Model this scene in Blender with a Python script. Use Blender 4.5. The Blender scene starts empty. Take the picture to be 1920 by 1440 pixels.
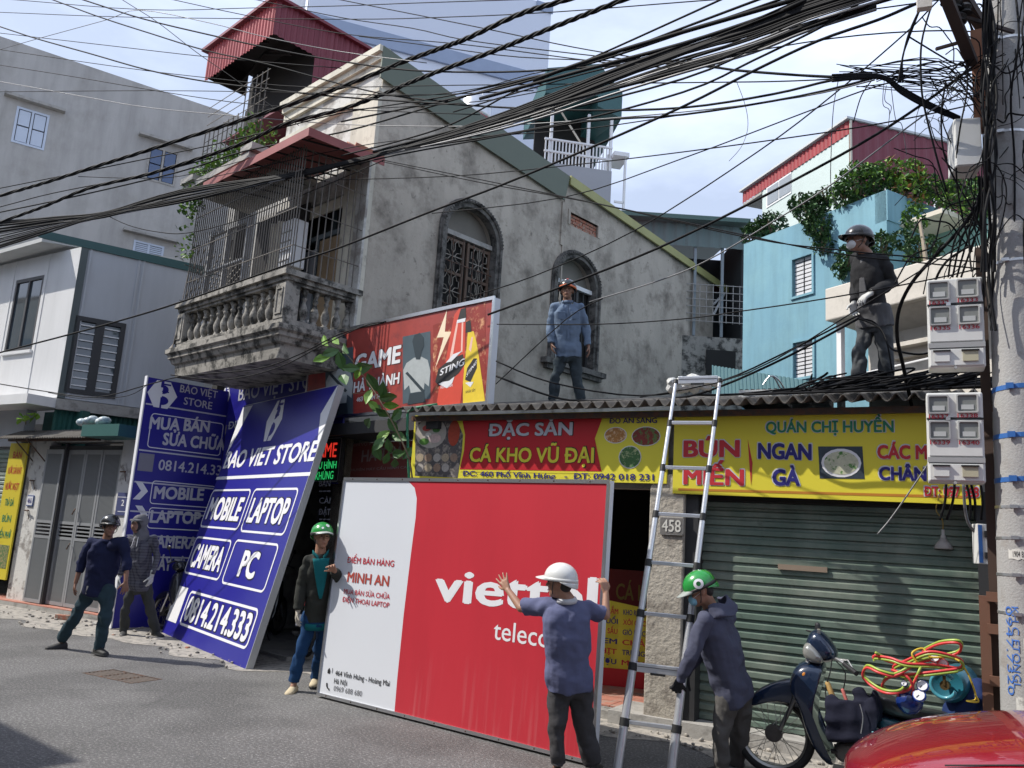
import bpy, bmesh, math, random
from mathutils import Vector, Matrix, noise
from mathutils.geometry import tessellate_polygon
random.seed(7)
SC = bpy.context.scene
COL = SC.collection
R = math.radians
V = Vector

# ---------------------------------------------------------------- camera
FPX, CAMH = 1556.0, 1.75
_p, _r, _az = R(10.526), R(3.644), R(29.877)
_f = V((0, math.cos(_p), math.sin(_p))); _u = V((0, -math.sin(_p), math.cos(_p))); _x = V((1, 0, 0))
_X = math.cos(_r) * _x + math.sin(_r) * _u
_U = -math.sin(_r) * _x + math.cos(_r) * _u
_M = Matrix.Rotation(_az, 3, 'Z')
CX, CU, CF = _M @ _X, _M @ _U, _M @ _f
CAM = V((0, 0, CAMH))
cd = bpy.data.cameras.new('camera'); cam = bpy.data.objects.new('camera', cd); COL.objects.link(cam)
cd.sensor_width = 36; cd.lens = FPX / 1920 * 36; cd.clip_start = 0.05; cd.clip_end = 3000
cam.matrix_world = Matrix.Translation(CAM) @ Matrix((CX, CU, -CF)).transposed().to_4x4()
SC.camera = cam

# ---------------------------------------------------------------- light
SUN_AZ, SUN_EL = 28.0, 47.0          # direction the light travels (world angle), elevation
w = bpy.data.worlds.new('World'); SC.world = w; w.use_nodes = True
nt = w.node_tree; nt.nodes.clear()
wo = nt.nodes.new('ShaderNodeOutputWorld'); bg = nt.nodes.new('ShaderNodeBackground')
sky = nt.nodes.new('ShaderNodeTexSky'); sky.sky_type = 'NISHITA'; sky.sun_disc = False
sky.sun_elevation = R(SUN_EL); sky.sun_rotation = R(90 - (SUN_AZ + 180)); sky.dust_density = 2.2; sky.air_density = 1.0; sky.ozone_density = 1.6
tc = nt.nodes.new('ShaderNodeTexCoord'); mp = nt.nodes.new('ShaderNodeMapping'); mp.inputs['Scale'].default_value = (1.2, 1.2, 3.2)
nz = nt.nodes.new('ShaderNodeTexNoise'); nz.inputs['Scale'].default_value = 1.7; nz.inputs['Detail'].default_value = 7; nz.inputs['Roughness'].default_value = .55
cr = nt.nodes.new('ShaderNodeValToRGB'); cr.color_ramp.elements[0].position = .42; cr.color_ramp.elements[1].position = .68
cr.color_ramp.elements[0].color = (.5, .5, .5, 1); cr.color_ramp.elements[1].color = (.97, .97, .97, 1)
mx = nt.nodes.new('ShaderNodeMix'); mx.data_type = 'RGBA'
mx.inputs[7].default_value = (9.9, 11.3, 14.4, 1)
L = nt.links.new
L(tc.outputs['Generated'], mp.inputs['Vector']); L(mp.outputs[0], nz.inputs['Vector']); L(nz.outputs[0], cr.inputs[0])
L(cr.outputs[0], mx.inputs[0]); L(sky.outputs[0], mx.inputs[6]); L(mx.outputs[2], bg.inputs[0]); L(bg.outputs[0], wo.inputs[0])
bg.inputs[1].default_value = 0.10
sl = bpy.data.lights.new('sun', 'SUN'); sun = bpy.data.objects.new('sun', sl); COL.objects.link(sun)
sl.energy = 5.0; sl.angle = R(0.5); sl.color = (1, .955, .88)
_sd = V((math.cos(R(SUN_AZ)) * math.cos(R(SUN_EL)), math.sin(R(SUN_AZ)) * math.cos(R(SUN_EL)), -math.sin(R(SUN_EL))))
sun.rotation_euler = _sd.to_track_quat('-Z', 'Y').to_euler(); sun.location = (-10, -10, 20)
SC.view_settings.view_transform = 'Standard'; SC.view_settings.look = 'None'; SC.view_settings.gamma = 1
SC.view_settings.exposure = 0.09; SC.view_settings.use_curve_mapping = False
SC.cycles.max_bounces = 6; SC.cycles.use_denoising = True

# ---------------------------------------------------------------- helpers
def ray(px, py): return (px - 960) * CX + (720 - py) * CU + FPX * CF
def at(px, py, d): return CAM + ray(px, py) * (d / FPX)            # a point at depth d in front of the camera
def gr(px, py, z=0.0):
    d = ray(px, py); return CAM + d * ((z - CAMH) / d.z)
class Fr:
    """a plane: o origin, u along, v up, n into the thing"""
    def __init__(s, o, ang=0.0, u=None, v=None):
        s.o = V(o); s.u = V((math.cos(R(ang)), math.sin(R(ang)), 0)) if u is None else V(u).normalized()
        s.v = V((0, 0, 1)) if v is None else V(v).normalized(); s.n = s.v.cross(s.u)
    def p(s, u, n, v): return s.o + s.u * u + s.n * n + s.v * v
    def px(s, x, y, n=0.0):
        d = ray(x, y); t = (s.o + s.n * n - CAM).dot(s.n) / d.dot(s.n); q = CAM + d * t - s.o
        return q.dot(s.u), q.dot(s.v)
    def mat(s): return Matrix((s.u, s.n, s.v)).transposed()
def WF(x=0, y=0, z=0, ang=0): return Fr((x, y, z), ang)

W = {}
def tag(o, label=None, cat=None, group=None, kind=None):
    if label: o['label'] = label
    if cat: o['category'] = cat
    if group: o['group'] = group
    if kind: o['kind'] = kind
    return o
def thing(name, label, cat, loc=(0, 0, 0), group=None):
    o = bpy.data.objects.new(name, None); COL.objects.link(o); o.empty_display_size = .2
    o.location = loc; W[o] = V(loc); return tag(o, label, cat, group)
class MB:
    def __init__(s): s.v = []; s.f = []; s.m = []; s.mi = 0
    def add(s, vs, fs):
        b = len(s.v); s.v += [V(q) for q in vs]; s.f += [tuple(i + b for i in f) for f in fs]; s.m += [s.mi] * len(fs)
        return s
    def box(s, fr, u0, u1, n0, n1, v0, v1):
        q = [fr.p(u, n, v) for v in (v0, v1) for n in (n0, n1) for u in (u0, u1)]
        return s.add(q, [(0, 1, 5, 4), (3, 2, 6, 7), (2, 0, 4, 6), (1, 3, 7, 5), (4, 5, 7, 6), (2, 3, 1, 0)])
    def hexa(s, q): return s.add(q, [(0, 1, 5, 4), (3, 2, 6, 7), (2, 0, 4, 6), (1, 3, 7, 5), (4, 5, 7, 6), (2, 3, 1, 0)])
    def plate(s, fr, out, holes=(), n0=0.0, n1=.02, back=True):
        loops = [list(out)] + [list(h) for h in holes]; flat = [q for l in loops for q in l]
        tris = tessellate_polygon([[V((a, b, 0)) for a, b in l] for l in loops])
        F = [fr.p(a, n0, b) for a, b in flat]; B = [fr.p(a, n1, b) for a, b in flat]; n = len(flat)
        fs = []
        for t in tris:
            a, b, c = [V(flat[i]) for i in t]
            if (b - a).x * (c - a).y - (b - a).y * (c - a).x < 0: t = (t[0], t[2], t[1])
            fs.append(tuple(t))
            if back: fs.append((t[2] + n, t[1] + n, t[0] + n))
        k = 0
        for li, l in enumerate(loops):
            m = len(l); ar = sum(l[i][0] * l[(i + 1) % m][1] - l[(i + 1) % m][0] * l[i][1] for i in range(m))
            for i in range(m):
                a, b = k + i, k + (i + 1) % m
                if (ar > 0) != (li > 0): fs.append((b, a, a + n, b + n))
                else: fs.append((a, b, b + n, a + n))
            k += m
        return s.add(F + B, fs)
    def tube(s, pts, r, seg=6, cap=True, r2=None, sq=None):
        pts = [V(q) for q in pts]; n = len(pts); vs = []; up = None
        for i, q in enumerate(pts):
            t = (pts[min(i + 1, n - 1)] - pts[max(i - 1, 0)])
            t = t.normalized() if t.length > 1e-9 else V((0, 0, 1))
            if up is None: up = t.orthogonal().normalized()
            up = (up - t * up.dot(t)); up = up.normalized() if up.length > 1e-6 else t.orthogonal().normalized()
            sd = t.cross(up); rr = r[i] if isinstance(r, (list, tuple)) else (r if r2 is None else r + (r2 - r) * i / max(n - 1, 1))
            vs += [q + (up * math.cos(a) + sd * math.sin(a)) * rr for a in [2 * math.pi * k / seg for k in range(seg)]]
        fs = [(i * seg + k, i * seg + (k + 1) % seg, (i + 1) * seg + (k + 1) % seg, (i + 1) * seg + k) for i in range(n - 1) for k in range(seg)]
        if cap: fs += [tuple(range(seg))[::-1], tuple((n - 1) * seg + k for k in range(seg))]
        return s.add(vs, fs)
    def loft(s, rings, cap=True):
        m = len(rings[0]); vs = [q for r_ in rings for q in r_]
        fs = [(i * m + k, i * m + (k + 1) % m, (i + 1) * m + (k + 1) % m, (i + 1) * m + k) for i in range(len(rings) - 1) for k in range(m)]
        if cap: fs += [tuple(range(m))[::-1], tuple((len(rings) - 1) * m + k for k in range(m))]
        return s.add(vs, fs)
    def lathe(s, o, prof, seg=12, ax=(0, 0, 1)):
        ax = V(ax).normalized(); a = ax.orthogonal().normalized(); b = ax.cross(a); o = V(o)
        return s.loft([[o + ax * h + (a * math.cos(t) + b * math.sin(t)) * max(r, 1e-4) for t in [2 * math.pi * k / seg for k in range(seg)]] for r, h in prof])
    def ell(s, c, rx, ry=None, rz=None, m=None, su=12, sv=8):
        ry = rx if ry is None else ry; rz = rx if rz is None else rz; m = m or Matrix.Identity(3); c = V(c)
        rings = []
        for i in range(sv + 1):
            t = math.pi * i / sv; z = -math.cos(t); q = max(math.sin(t), 1e-3)
            rings.append([c + m @ V((rx * q * math.cos(a), ry * q * math.sin(a), rz * z)) for a in [2 * math.pi * k / su for k in range(su)]])
        return s.loft(rings)
    def cap(s, a, b, ra, rb, seg=12):
        """tapered capsule"""
        a = V(a); b = V(b); d = b - a; l = d.length
        if l < 1e-6: return s.ell(a, ra)
        m = d.to_track_quat('Z', 'X').to_matrix(); rings = []
        for i in range(5):
            t = math.pi / 2 * (1 - i / 4); rings.append([a + m @ V((ra * max(math.cos(t), .02) * math.cos(k), ra * max(math.cos(t), .02) * math.sin(k), -ra * math.sin(t))) for k in [2 * math.pi * j / seg for j in range(seg)]])
        for i in range(5):
            t = math.pi / 2 * i / 4; rings.append([b + m @ V((rb * max(math.cos(t), .02) * math.cos(k), rb * max(math.cos(t), .02) * math.sin(k), rb * math.sin(t))) for k in [2 * math.pi * j / seg for j in range(seg)]])
        return s.loft(rings)
    def grid(s, fn, nu, nv):
        vs = [fn(i / nu, j / nv) for j in range(nv + 1) for i in range(nu + 1)]
        return s.add(vs, [(j * (nu + 1) + i, j * (nu + 1) + i + 1, (j + 1) * (nu + 1) + i + 1, (j + 1) * (nu + 1) + i) for j in range(nv) for i in range(nu)])
    def mesh(s, name, off):
        me = bpy.data.meshes.new(name); me.from_pydata([q - off for q in s.v], [], s.f)
        if any(s.m): me.polygons.foreach_set('material_index', s.m)
        me.update(); return me
    def build(s, name, mat, parent=None, smooth=False, bevel=0, loc=None, solid=0, fix=False, label=None):
        if parent is not None: off = W[parent]
        elif loc is not None: off = V(loc)
        else:
            xs = [q.x for q in s.v]; ys = [q.y for q in s.v]; off = V(((min(xs) + max(xs)) / 2, (min(ys) + max(ys)) / 2, min(q.z for q in s.v)))
        me = s.mesh(name, off); o = bpy.data.objects.new(name, me); COL.objects.link(o); W[o] = V(off)
        for m in (mat if isinstance(mat, (list, tuple)) else [mat]): me.materials.append(m)
        if fix:
            bm = bmesh.new(); bm.from_mesh(me); bmesh.ops.recalc_face_normals(bm, faces=bm.faces); bm.to_mesh(me); bm.free()
        if parent is not None: o.parent = parent
        else: o.location = off
        if smooth: me.shade_smooth()
        if smooth == 'auto':
            try: me.set_sharp_from_angle(angle=R(38))
            except Exception: pass
        if solid:
            d = o.modifiers.new('s', 'SOLIDIFY'); d.thickness = solid
        if bevel:
            b = o.modifiers.new('b', 'BEVEL'); b.width = bevel; b.segments = 2; b.limit_method = 'ANGLE'; b.angle_limit = R(40)
        if label: o['label'] = label
        return o
def inst(me, name, parent, loc, rot=None, scale=None):
    """a piece that shares mesh data, at world position loc"""
    o = bpy.data.objects.new(name, me); COL.objects.link(o)
    off = W[parent] if parent else V((0, 0, 0)); o.parent = parent; m = Matrix.Translation(V(loc) - off)
    if rot is not None: m = m @ rot.to_4x4()
    if scale: m = m @ Matrix.Diagonal((*scale, 1))
    o.matrix_local = m; W[o] = V(loc); return o
def smooth_path(pts, n=6):
    pts = [V(q) for q in pts]
    if len(pts) < 3: return [pts[0].lerp(pts[-1], i / n) for i in range(n + 1)]
    out = []
    for i in range(len(pts) - 1):
        p0 = pts[max(i - 1, 0)]; p1 = pts[i]; p2 = pts[i + 1]; p3 = pts[min(i + 2, len(pts) - 1)]
        for k in range(n):
            t = k / n; out.append(.5 * ((2 * p1) + (p2 - p0) * t + (2 * p0 - 5 * p1 + 4 * p2 - p3) * t * t + (3 * p1 - p0 - 3 * p2 + p3) * t ** 3))
    out.append(pts[-1]); return out
def rrect(u0, u1, v0, v1, r, n=5):
    out = []
    for cx, cy, a0 in ((u1 - r, v0 + r, -90), (u1 - r, v1 - r, 0), (u0 + r, v1 - r, 90), (u0 + r, v0 + r, 180)):
        for k in range(n + 1):
            a = R(a0 + 90 * k / n); out.append((cx + r * math.cos(a), cy + r * math.sin(a)))
    return out
def arc(cx, cy, rx, ry, a0, a1, n=12): return [(cx + rx * math.cos(R(a0 + (a1 - a0) * k / n)), cy + ry * math.sin(R(a0 + (a1 - a0) * k / n))) for k in range(n + 1)]

# ---------------------------------------------------------------- materials
def srgb(h):
    c = [int(h[i:i + 2], 16) / 255 for i in (0, 2, 4)]
    return tuple((x / 12.92 if x <= .04045 else ((x + .055) / 1.055) ** 2.4) for x in c)
_mc = {}
def mat(name, col, rough=.6, metal=0, var=.12, vs=3.0, bump=0, bs=40, spec=.5, col2=None, mixs=4, lo=.45, hi=.62, emit=0, streak=0, alpha=None, trans=0, coat=0, wrinkle=0, dist=.01, sscale=(2.2, 2.2, .35), spots=0):
    if name in _mc: return _mc[name]
    m = bpy.data.materials.new(name); m.use_nodes = True; n = m.node_tree; nn = n.nodes; b = nn['Principled BSDF']; l = n.links.new
    if isinstance(col, str): col = srgb(col)
    if isinstance(col2, str): col2 = srgb(col2)
    tcn = nn.new('ShaderNodeNewGeometry').outputs['Position']
    def noise_(sc, det=5, ro=.6, mapz=None):
        t = nn.new('ShaderNodeTexNoise'); t.inputs['Scale'].default_value = sc; t.inputs['Detail'].default_value = det; t.inputs['Roughness'].default_value = ro
        if mapz is not None:
            mpn = nn.new('ShaderNodeMapping'); mpn.inputs['Scale'].default_value = mapz; l(tcn, mpn.inputs[0]); l(mpn.outputs[0], t.inputs['Vector'])
        else: l(tcn, t.inputs['Vector'])
        return t.outputs[0]
    def ramp(src, a, b_, ca=(0, 0, 0, 1), cb=(1, 1, 1, 1)):
        r_ = nn.new('ShaderNodeValToRGB'); r_.color_ramp.elements[0].position = a; r_.color_ramp.elements[1].position = b_
        r_.color_ramp.elements[0].color = ca; r_.color_ramp.elements[1].color = cb; l(src, r_.inputs[0]); return r_.outputs[0]
    def mixc(f, a, b_, mode='MIX'):
        x = nn.new('ShaderNodeMix'); x.data_type = 'RGBA'; x.blend_type = mode
        if hasattr(f, 'links'): l(f, x.inputs[0])
        else: x.inputs[0].default_value = f
        for i, q in ((6, a), (7, b_)):
            if hasattr(q, 'links'): l(q, x.inputs[i])
            else: x.inputs[i].default_value = (*q[:3], 1)
        return x.outputs[2]
    out = (*col, 1)
    if var:
        v1 = tuple(min(1, c * (1 + var)) for c in col); v0 = tuple(c * (1 - var) for c in col)
        out = mixc(noise_(vs), v0, v1)
    if col2: out = mixc(ramp(noise_(mixs, 8, .68), lo, hi), out, col2)
    if streak: out = mixc(ramp(noise_(1.0, 6, .65, (9, 9, .9)), .42, .72, (1, 1, 1, 1), (1 - streak,) * 3 + (1,)), out, out) if False else mixc(1.0, out, ramp(noise_(1.0, 6, .65, sscale), .42, .75, (1, 1, 1, 1), (1 - streak,) * 3 + (1,)), 'MULTIPLY')
    if spots: out = mixc(1.0, out, ramp(noise_(6.5, 9, .72), .6, .66, (1, 1, 1, 1), (1 - spots,) * 3 + (1,)), 'MULTIPLY')
    if hasattr(out, 'links'): l(out, b.inputs['Base Color'])
    else: b.inputs['Base Color'].default_value = out
    b.inputs['Roughness'].default_value = rough; b.inputs['Metallic'].default_value = metal; b.inputs['Specular IOR Level'].default_value = spec
    if coat: b.inputs['Coat Weight'].default_value = coat; b.inputs['Coat Roughness'].default_value = .04
    if trans: b.inputs['Transmission Weight'].default_value = trans
    if alpha is not None: b.inputs['Alpha'].default_value = alpha
    if emit:
        b.inputs['Emission Strength'].default_value = emit; b.inputs['Emission Color'].default_value = (*col, 1)
    if bump:
        bn = nn.new('ShaderNodeBump'); bn.inputs['Strength'].default_value = bump; bn.inputs['Distance'].default_value = dist; l(noise_(bs, 6, .65), bn.inputs['Height']); l(bn.outputs[0], b.inputs['Normal'])
        if wrinkle:
            b2 = nn.new('ShaderNodeBump'); b2.inputs['Strength'].default_value = wrinkle; b2.inputs['Distance'].default_value = .03
            l(noise_(5.5, 2, .5, (1, 1, 1.6)), b2.inputs['Height']); l(bn.outputs[0], b2.inputs['Normal']); l(b2.outputs[0], b.inputs['Normal'])
    _mc[name] = m; return m

# ---------------------------------------------------------------- lettering
_fc = {}
def _glyphs(s, bold, sp):
    k = (s, bold, sp)
    if k in _fc: return _fc[k]
    cu = bpy.data.curves.new('t', 'FONT'); cu.body = s; cu.size = 1; cu.offset = bold; cu.space_character = sp; cu.resolution_u = 3
    o = bpy.data.objects.new('t', cu); COL.objects.link(o); dg = bpy.context.evaluated_depsgraph_get()
    me = bpy.data.meshes.new_from_object(o.evaluated_get(dg)); vs = [tuple(v.co[:2]) for v in me.vertices]; fs = [tuple(p.vertices) for p in me.polygons]
    bpy.data.objects.remove(o); bpy.data.curves.remove(cu); bpy.data.meshes.remove(me)
    _fc[k] = (vs, fs); return vs, fs
_hb = {}
def caph(bold):
    if bold not in _hb: _hb[bold] = max(v[1] for v in _glyphs('H', bold, 1)[0]), min(v[1] for v in _glyphs('H', bold, 1)[0])
    return _hb[bold]
def text(mb, fr, s, u0, u1, v0, v1, n=-.003, bold=.02, sp=1.0, shear=0):
    """letters with baseline v0 (or a pair for a slanted baseline) and capital height up to v1, stretched to span u0..u1"""
    bold *= .55; bars = []
    if 'Đ' in s:
        for i, ch in enumerate(s):
            if ch == 'Đ':
                xr = max(q[0] for q in _glyphs(s[:i].replace('Đ', 'D') + 'D', 0, sp)[0]); D_ = _glyphs('D', 0, sp)[0]; xl = xr - (max(q[0] for q in D_) - min(q[0] for q in D_)); bars.append(xl)
        s = s.replace('Đ', 'D')
    vs, fs = _glyphs(s, 0, sp); h1, h0 = caph(0)
    if not vs: return
    xa = min(q[0] for q in vs) - bold; xb = max(q[0] for q in vs) + bold; dv = 0
    if isinstance(v0, tuple): v0, dv = v0[0], v0[1] - v0[0]
    k = 0; b7 = bold * .7
    for xl in bars:
        B_ = []; hm = (h1 + h0) / 2; w7 = .035 + bold * .8
        for x, y in ((xl - .07, hm - w7), (xl + .3, hm - w7), (xl + .3, hm + w7), (xl - .07, hm + w7)):
            a = (x - xa) / (xb - xa); b = (y + b7 - h0) / (h1 - h0 + 2 * b7); B_.append(fr.p(u0 + (u1 - u0) * a + shear * b * (v1 - v0), n - .0012, v0 + dv * a + (v1 - v0) * b))
        mb.add(B_, [(0, 1, 2, 3)])
    offs = [(0, 0)] if bold < .006 else [(0, 0), (bold, 0), (-bold, 0), (0, b7), (0, -b7)] if bold < .03 else [(0, 0), (bold, 0), (-bold, 0), (0, b7), (0, -b7), (b7, b7), (b7, -b7), (-b7, b7), (-b7, -b7)]
    for ox, oy in offs:
        P = []; nn_ = n - k * .00012; k += 1
        for x, y in vs:
            a = (x + ox - xa) / (xb - xa); b = (y + oy + b7 - h0) / (h1 - h0 + 2 * b7)
            P.append(fr.p(u0 + (u1 - u0) * a + shear * b * (v1 - v0), nn_, v0 + dv * a + (v1 - v0) * b))
        mb.add(P, fs)
def tpx(mb, fr, s, x0, y0, x1, y1, cap, n=-.003, bold=.02, sp=1.0, shear=0):
    """lettering whose baseline runs from photo point (x0,y0) to (x1,y1) on the plane fr; cap = cap height in metres"""
    a = fr.px(x0, y0, n); b = fr.px(x1, y1, n)
    text(mb, fr, s, a[0], b[0], (a[1], b[1]), a[1] + cap, n, bold, sp, shear)
def poly_px(mb, fr, pts, n=-.002, th=.001): mb.plate(fr, [fr.px(x, y, n) for x, y in pts], (), n, n + th, back=False)
def line_uv(mb, fr, pts, wd, n=-.003, closed=False):
    """a painted line of width wd along uv points"""
    k = len(pts); L_ = []; Rr = []
    for i in range(k):
        a = V(pts[(i - 1) % k] if closed or i else pts[0]); b = V(pts[(i + 1) % k] if closed or i < k - 1 else pts[-1]); t = (b - a); t = t.normalized() if t.length else V((1, 0)); q = V((-t.y, t.x)) * wd / 2
        L_.append(V(pts[i]) + q); Rr.append(V(pts[i]) - q)
    vs = [fr.p(q.x, n, q.y) for q in L_] + [fr.p(q.x, n, q.y) for q in Rr]
    m = k if closed else k - 1
    mb.add(vs, [(i + k, (i + 1) % k + k, (i + 1) % k, i) for i in range(m)])
# ================================================================ materials
m_asph = mat('asphalt', (.15, .146, .142), .85, var=.22, vs=.8, bump=1, bs=90, dist=.02, col2=(.38, .37, .36), mixs=42, lo=.5, hi=.66, spots=.0)
m_dust = mat('kerb_dust', (.36, .33, .29), .95, var=.2, vs=5, bump=.6, bs=60, dist=.006, col2=(.2, .19, .175), mixs=9, lo=.45, hi=.6)
m_conc = mat('concrete', (.36, .345, .32), .9, var=.18, vs=3, bump=.6, bs=30, dist=.01, col2=(.2, .19, .175), mixs=5, lo=.5, hi=.68)
m_stuc = mat('stained_stucco', (.45, .4, .335), .9, var=.28, vs=1.1, bump=.9, bs=14, dist=.012, col2=(.19, .165, .135), mixs=1.9, lo=.48, hi=.7, streak=.25, sscale=(2.4, 2.4, .6), spots=.42)
m_mold = mat('mouldy_concrete', (.33, .31, .275), .92, var=.2, vs=5, bump=1, bs=26, dist=.01, col2=(.05, .048, .043), mixs=5.5, lo=.47, hi=.6, streak=.45)
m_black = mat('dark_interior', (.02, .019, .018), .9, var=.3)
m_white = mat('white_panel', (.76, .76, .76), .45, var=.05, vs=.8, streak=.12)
m_alu = mat('aluminium', (.62, .63, .65), .3, 1.0, var=.06, vs=9, bump=.1, bs=90)
m_iron = mat('rusty_iron', (.09, .07, .06), .7, .4, var=.3, vs=20, col2=(.16, .08, .05), mixs=14)
m_ironlt = mat('grey_iron_bar', (.33, .31, .29), .6, .3, var=.3, vs=10)
m_glass = mat('window_glass', (.05, .07, .09), .05, 0, var=0, spec=1)
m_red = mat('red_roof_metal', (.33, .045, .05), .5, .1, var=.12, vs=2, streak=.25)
m_maroon = mat('maroon_shaded_red_metal', (.17, .03, .045), .5, .1, var=.1, vs=2)  # roofs, and a darker copy of the red for sides in shade
m_greenflash = mat('olive_flashing', (.115, .135, .10), .5, .1, var=.08, vs=1)
m_yelflash = mat('yellow_flashing', (.36, .35, .14), .5, .1, var=.1, vs=2, streak=.2)
m_cream = mat('cream_plaster', (.6, .55, .45), .85, var=.1, vs=2, bump=.3, bs=20, col2=(.38, .33, .27), mixs=3, lo=.55, hi=.7)
m_tile = mat('red_tile', (.42, .17, .12), .7, var=.2, vs=8, bump=.2, bs=50, col2=(.36, .27, .22), mixs=7, lo=.5, hi=.66)

# ================================================================ ground
S_ = dict(kind='structure')
_gA, _gB, _gC = gr(153, 1262), gr(213, 1255), gr(287, 1276); _gu = (_gB - _gA).normalized(); _gw = V((_gu.y, -_gu.x, 0)); _gl = (_gC - _gB).length; _gW = (_gB - _gA).length
_hole = [(q_.x, q_.y) for q_ in (_gA, _gB, _gB + _gw * _gl, _gA + _gw * _gl)]
if sum(_hole[i][0] * _hole[(i + 1) % 4][1] - _hole[(i + 1) % 4][0] * _hole[i][1] for i in range(4)) < 0: _hole = _hole[::-1]
g0 = MB(); g0.plate(Fr((0, 0, 0), u=(1, 0, 0), v=(0, 1, 0)), [(-60, -14), (60, -14), (60, 60), (-60, 60)], [_hole], 0, .3); tag(g0.build('road', m_asph, fix=True), **S_)
def cracks(m):
    n = m.node_tree; b = n.nodes['Principled BSDF']; src = b.inputs['Base Color'].links[0].from_socket; g = n.nodes.new('ShaderNodeNewGeometry'); v = n.nodes.new('ShaderNodeTexVoronoi'); v.feature = 'DISTANCE_TO_EDGE'; v.inputs['Scale'].default_value = .55
    t = n.nodes.new('ShaderNodeTexNoise'); t.inputs['Scale'].default_value = 3.2; t.inputs['Detail'].default_value = 6; mxv = n.nodes.new('ShaderNodeMix'); mxv.data_type = 'RGBA'; mxv.inputs[0].default_value = .35; n.links.new(g.outputs['Position'], t.inputs['Vector']); n.links.new(g.outputs['Position'], mxv.inputs[6]); n.links.new(t.outputs[1], mxv.inputs[7]); n.links.new(mxv.outputs[2], v.inputs['Vector'])
    r_ = n.nodes.new('ShaderNodeValToRGB'); r_.color_ramp.elements[0].position = .0; r_.color_ramp.elements[1].position = .012; r_.color_ramp.elements[0].color = (.82, .82, .82, 1); n.links.new(v.outputs['Distance'], r_.inputs[0])
    t2 = n.nodes.new('ShaderNodeTexNoise'); t2.inputs['Scale'].default_value = .9; t2.inputs['Detail'].default_value = 7; n.links.new(g.outputs['Position'], t2.inputs['Vector']); r2 = n.nodes.new('ShaderNodeValToRGB'); r2.color_ramp.elements[0].position = .42; r2.color_ramp.elements[1].position = .58; r2.color_ramp.elements[0].color = (.72, .72, .72, 1); n.links.new(t2.outputs[0], r2.inputs[0])
    for q_ in (r_, r2):
        mx_ = n.nodes.new('ShaderNodeMix'); mx_.data_type = 'RGBA'; mx_.blend_type = 'MULTIPLY'; mx_.inputs[0].default_value = 1; n.links.new(src, mx_.inputs[6]); n.links.new(q_.outputs[0], mx_.inputs[7]); src = mx_.outputs[2]
    n.links.new(src, b.inputs['Base Color'])
cracks(m_asph)
# strip of rubble and dust along the kerb on the shop side
kd = MB()
def dust_y(x): return 8.05 + (-x - 2) * .03 + .12 * math.sin(x * 1.7) + .08 * math.sin(x * 4.3 + 1)
kd.grid(lambda a, b: V((-22 + 24 * a, (dust_y(-22 + 24 * a) - .35 - .25 * math.sin((-22 + 24 * a) * 2.6) ** 2) * (1 - b) + 9.6 * b, .004 + .012 * b + .008 * noise.noise(V((a * 60, b * 20, 0))) * min(1, b * 6))), 220, 14)
tag(kd.build('dusty_verge', m_dust, smooth=True), **S_)
pv = MB(); pv.box(WF(), -22, -11.75, 9.02, 9.6, 0.0, .08)
pvo = tag(pv.build('pavement_left', m_conc), **S_)
tm = MB().box(WF(), -.146, .146, -.146, .146, 0, .014); tmo = tm.mesh('tile', V((0, 0, 0))); tmo.materials.append(m_tile)
for i in range(34):
    for j in range(2):
        x = -21.8 + i * .3
        inst(tmo, 'tile', pvo, (x, 9.17 + j * .3, .081 + random.uniform(0, .004)), Matrix.Rotation(random.uniform(-.01, .01), 3, 'Z'))
pv = MB(); pv.box(WF(), -6.2, 2.2, 8.42, 13.5, 0.0, .1); pv.box(WF(), -6.2, -3.35, 8.3, 8.42, 0, .09)
pvo2 = tag(pv.build('pavement_right', m_conc), **S_)
for i in range(10):
    for j in range(8):
        x = -6.0 + i * .3
        inst(tmo, 'tile', pvo2, (x, 8.6 + j * .3, .101 + random.uniform(0, .004)), Matrix.Rotation(random.uniform(-.01, .01), 3, 'Z'))

# drain grate
dg = thing('drain_grate', 'rusty slotted iron drain grate sunk in the road in front of the walking man', 'drain', gr(222, 1271))
fd = Fr(_gA, u=_gu, v=(0, 0, 1))
def gq(u, w_, z): return _gA + _gu * u + _gw * w_ + V((0, 0, z))
def gbox(q, u0, u1, w0, w1, z0, z1): q.hexa([gq(u, w_, z) for z in (z0, z1) for w_ in (w0, w1) for u in (u0, u1)])
b_ = MB(); gbox(b_, .002, _gW - .002, .002, _gl - .002, -.29, -.28); b_.build('pit', mat('pit_dark', (.02, .018, .016), 1), dg, fix=True)
b_ = MB()
for r_ in ((.0, _gW, 0, .022), (.0, _gW, _gl - .022, _gl), (0, .022, .022, _gl - .022), (_gW - .022, _gW, .022, _gl - .022), (.022, _gW - .022, _gl * .34, _gl * .34 + .02), (.022, _gW - .022, _gl * .67, _gl * .67 + .02)): gbox(b_, *r_, -.02, .003)
b_.build('frame', m_iron, dg, fix=True)
m_wb = mat('worn_bar', (.17, .14, .12), .8, var=.3, vs=20)
for i in range(7): b_ = MB(); u_ = (i + 1) * _gW / 8; gbox(b_, u_ - .009, u_ + .009, .02, _gl - .02, -.012, .001); b_.build('bar', m_wb, dg, fix=True)

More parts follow.
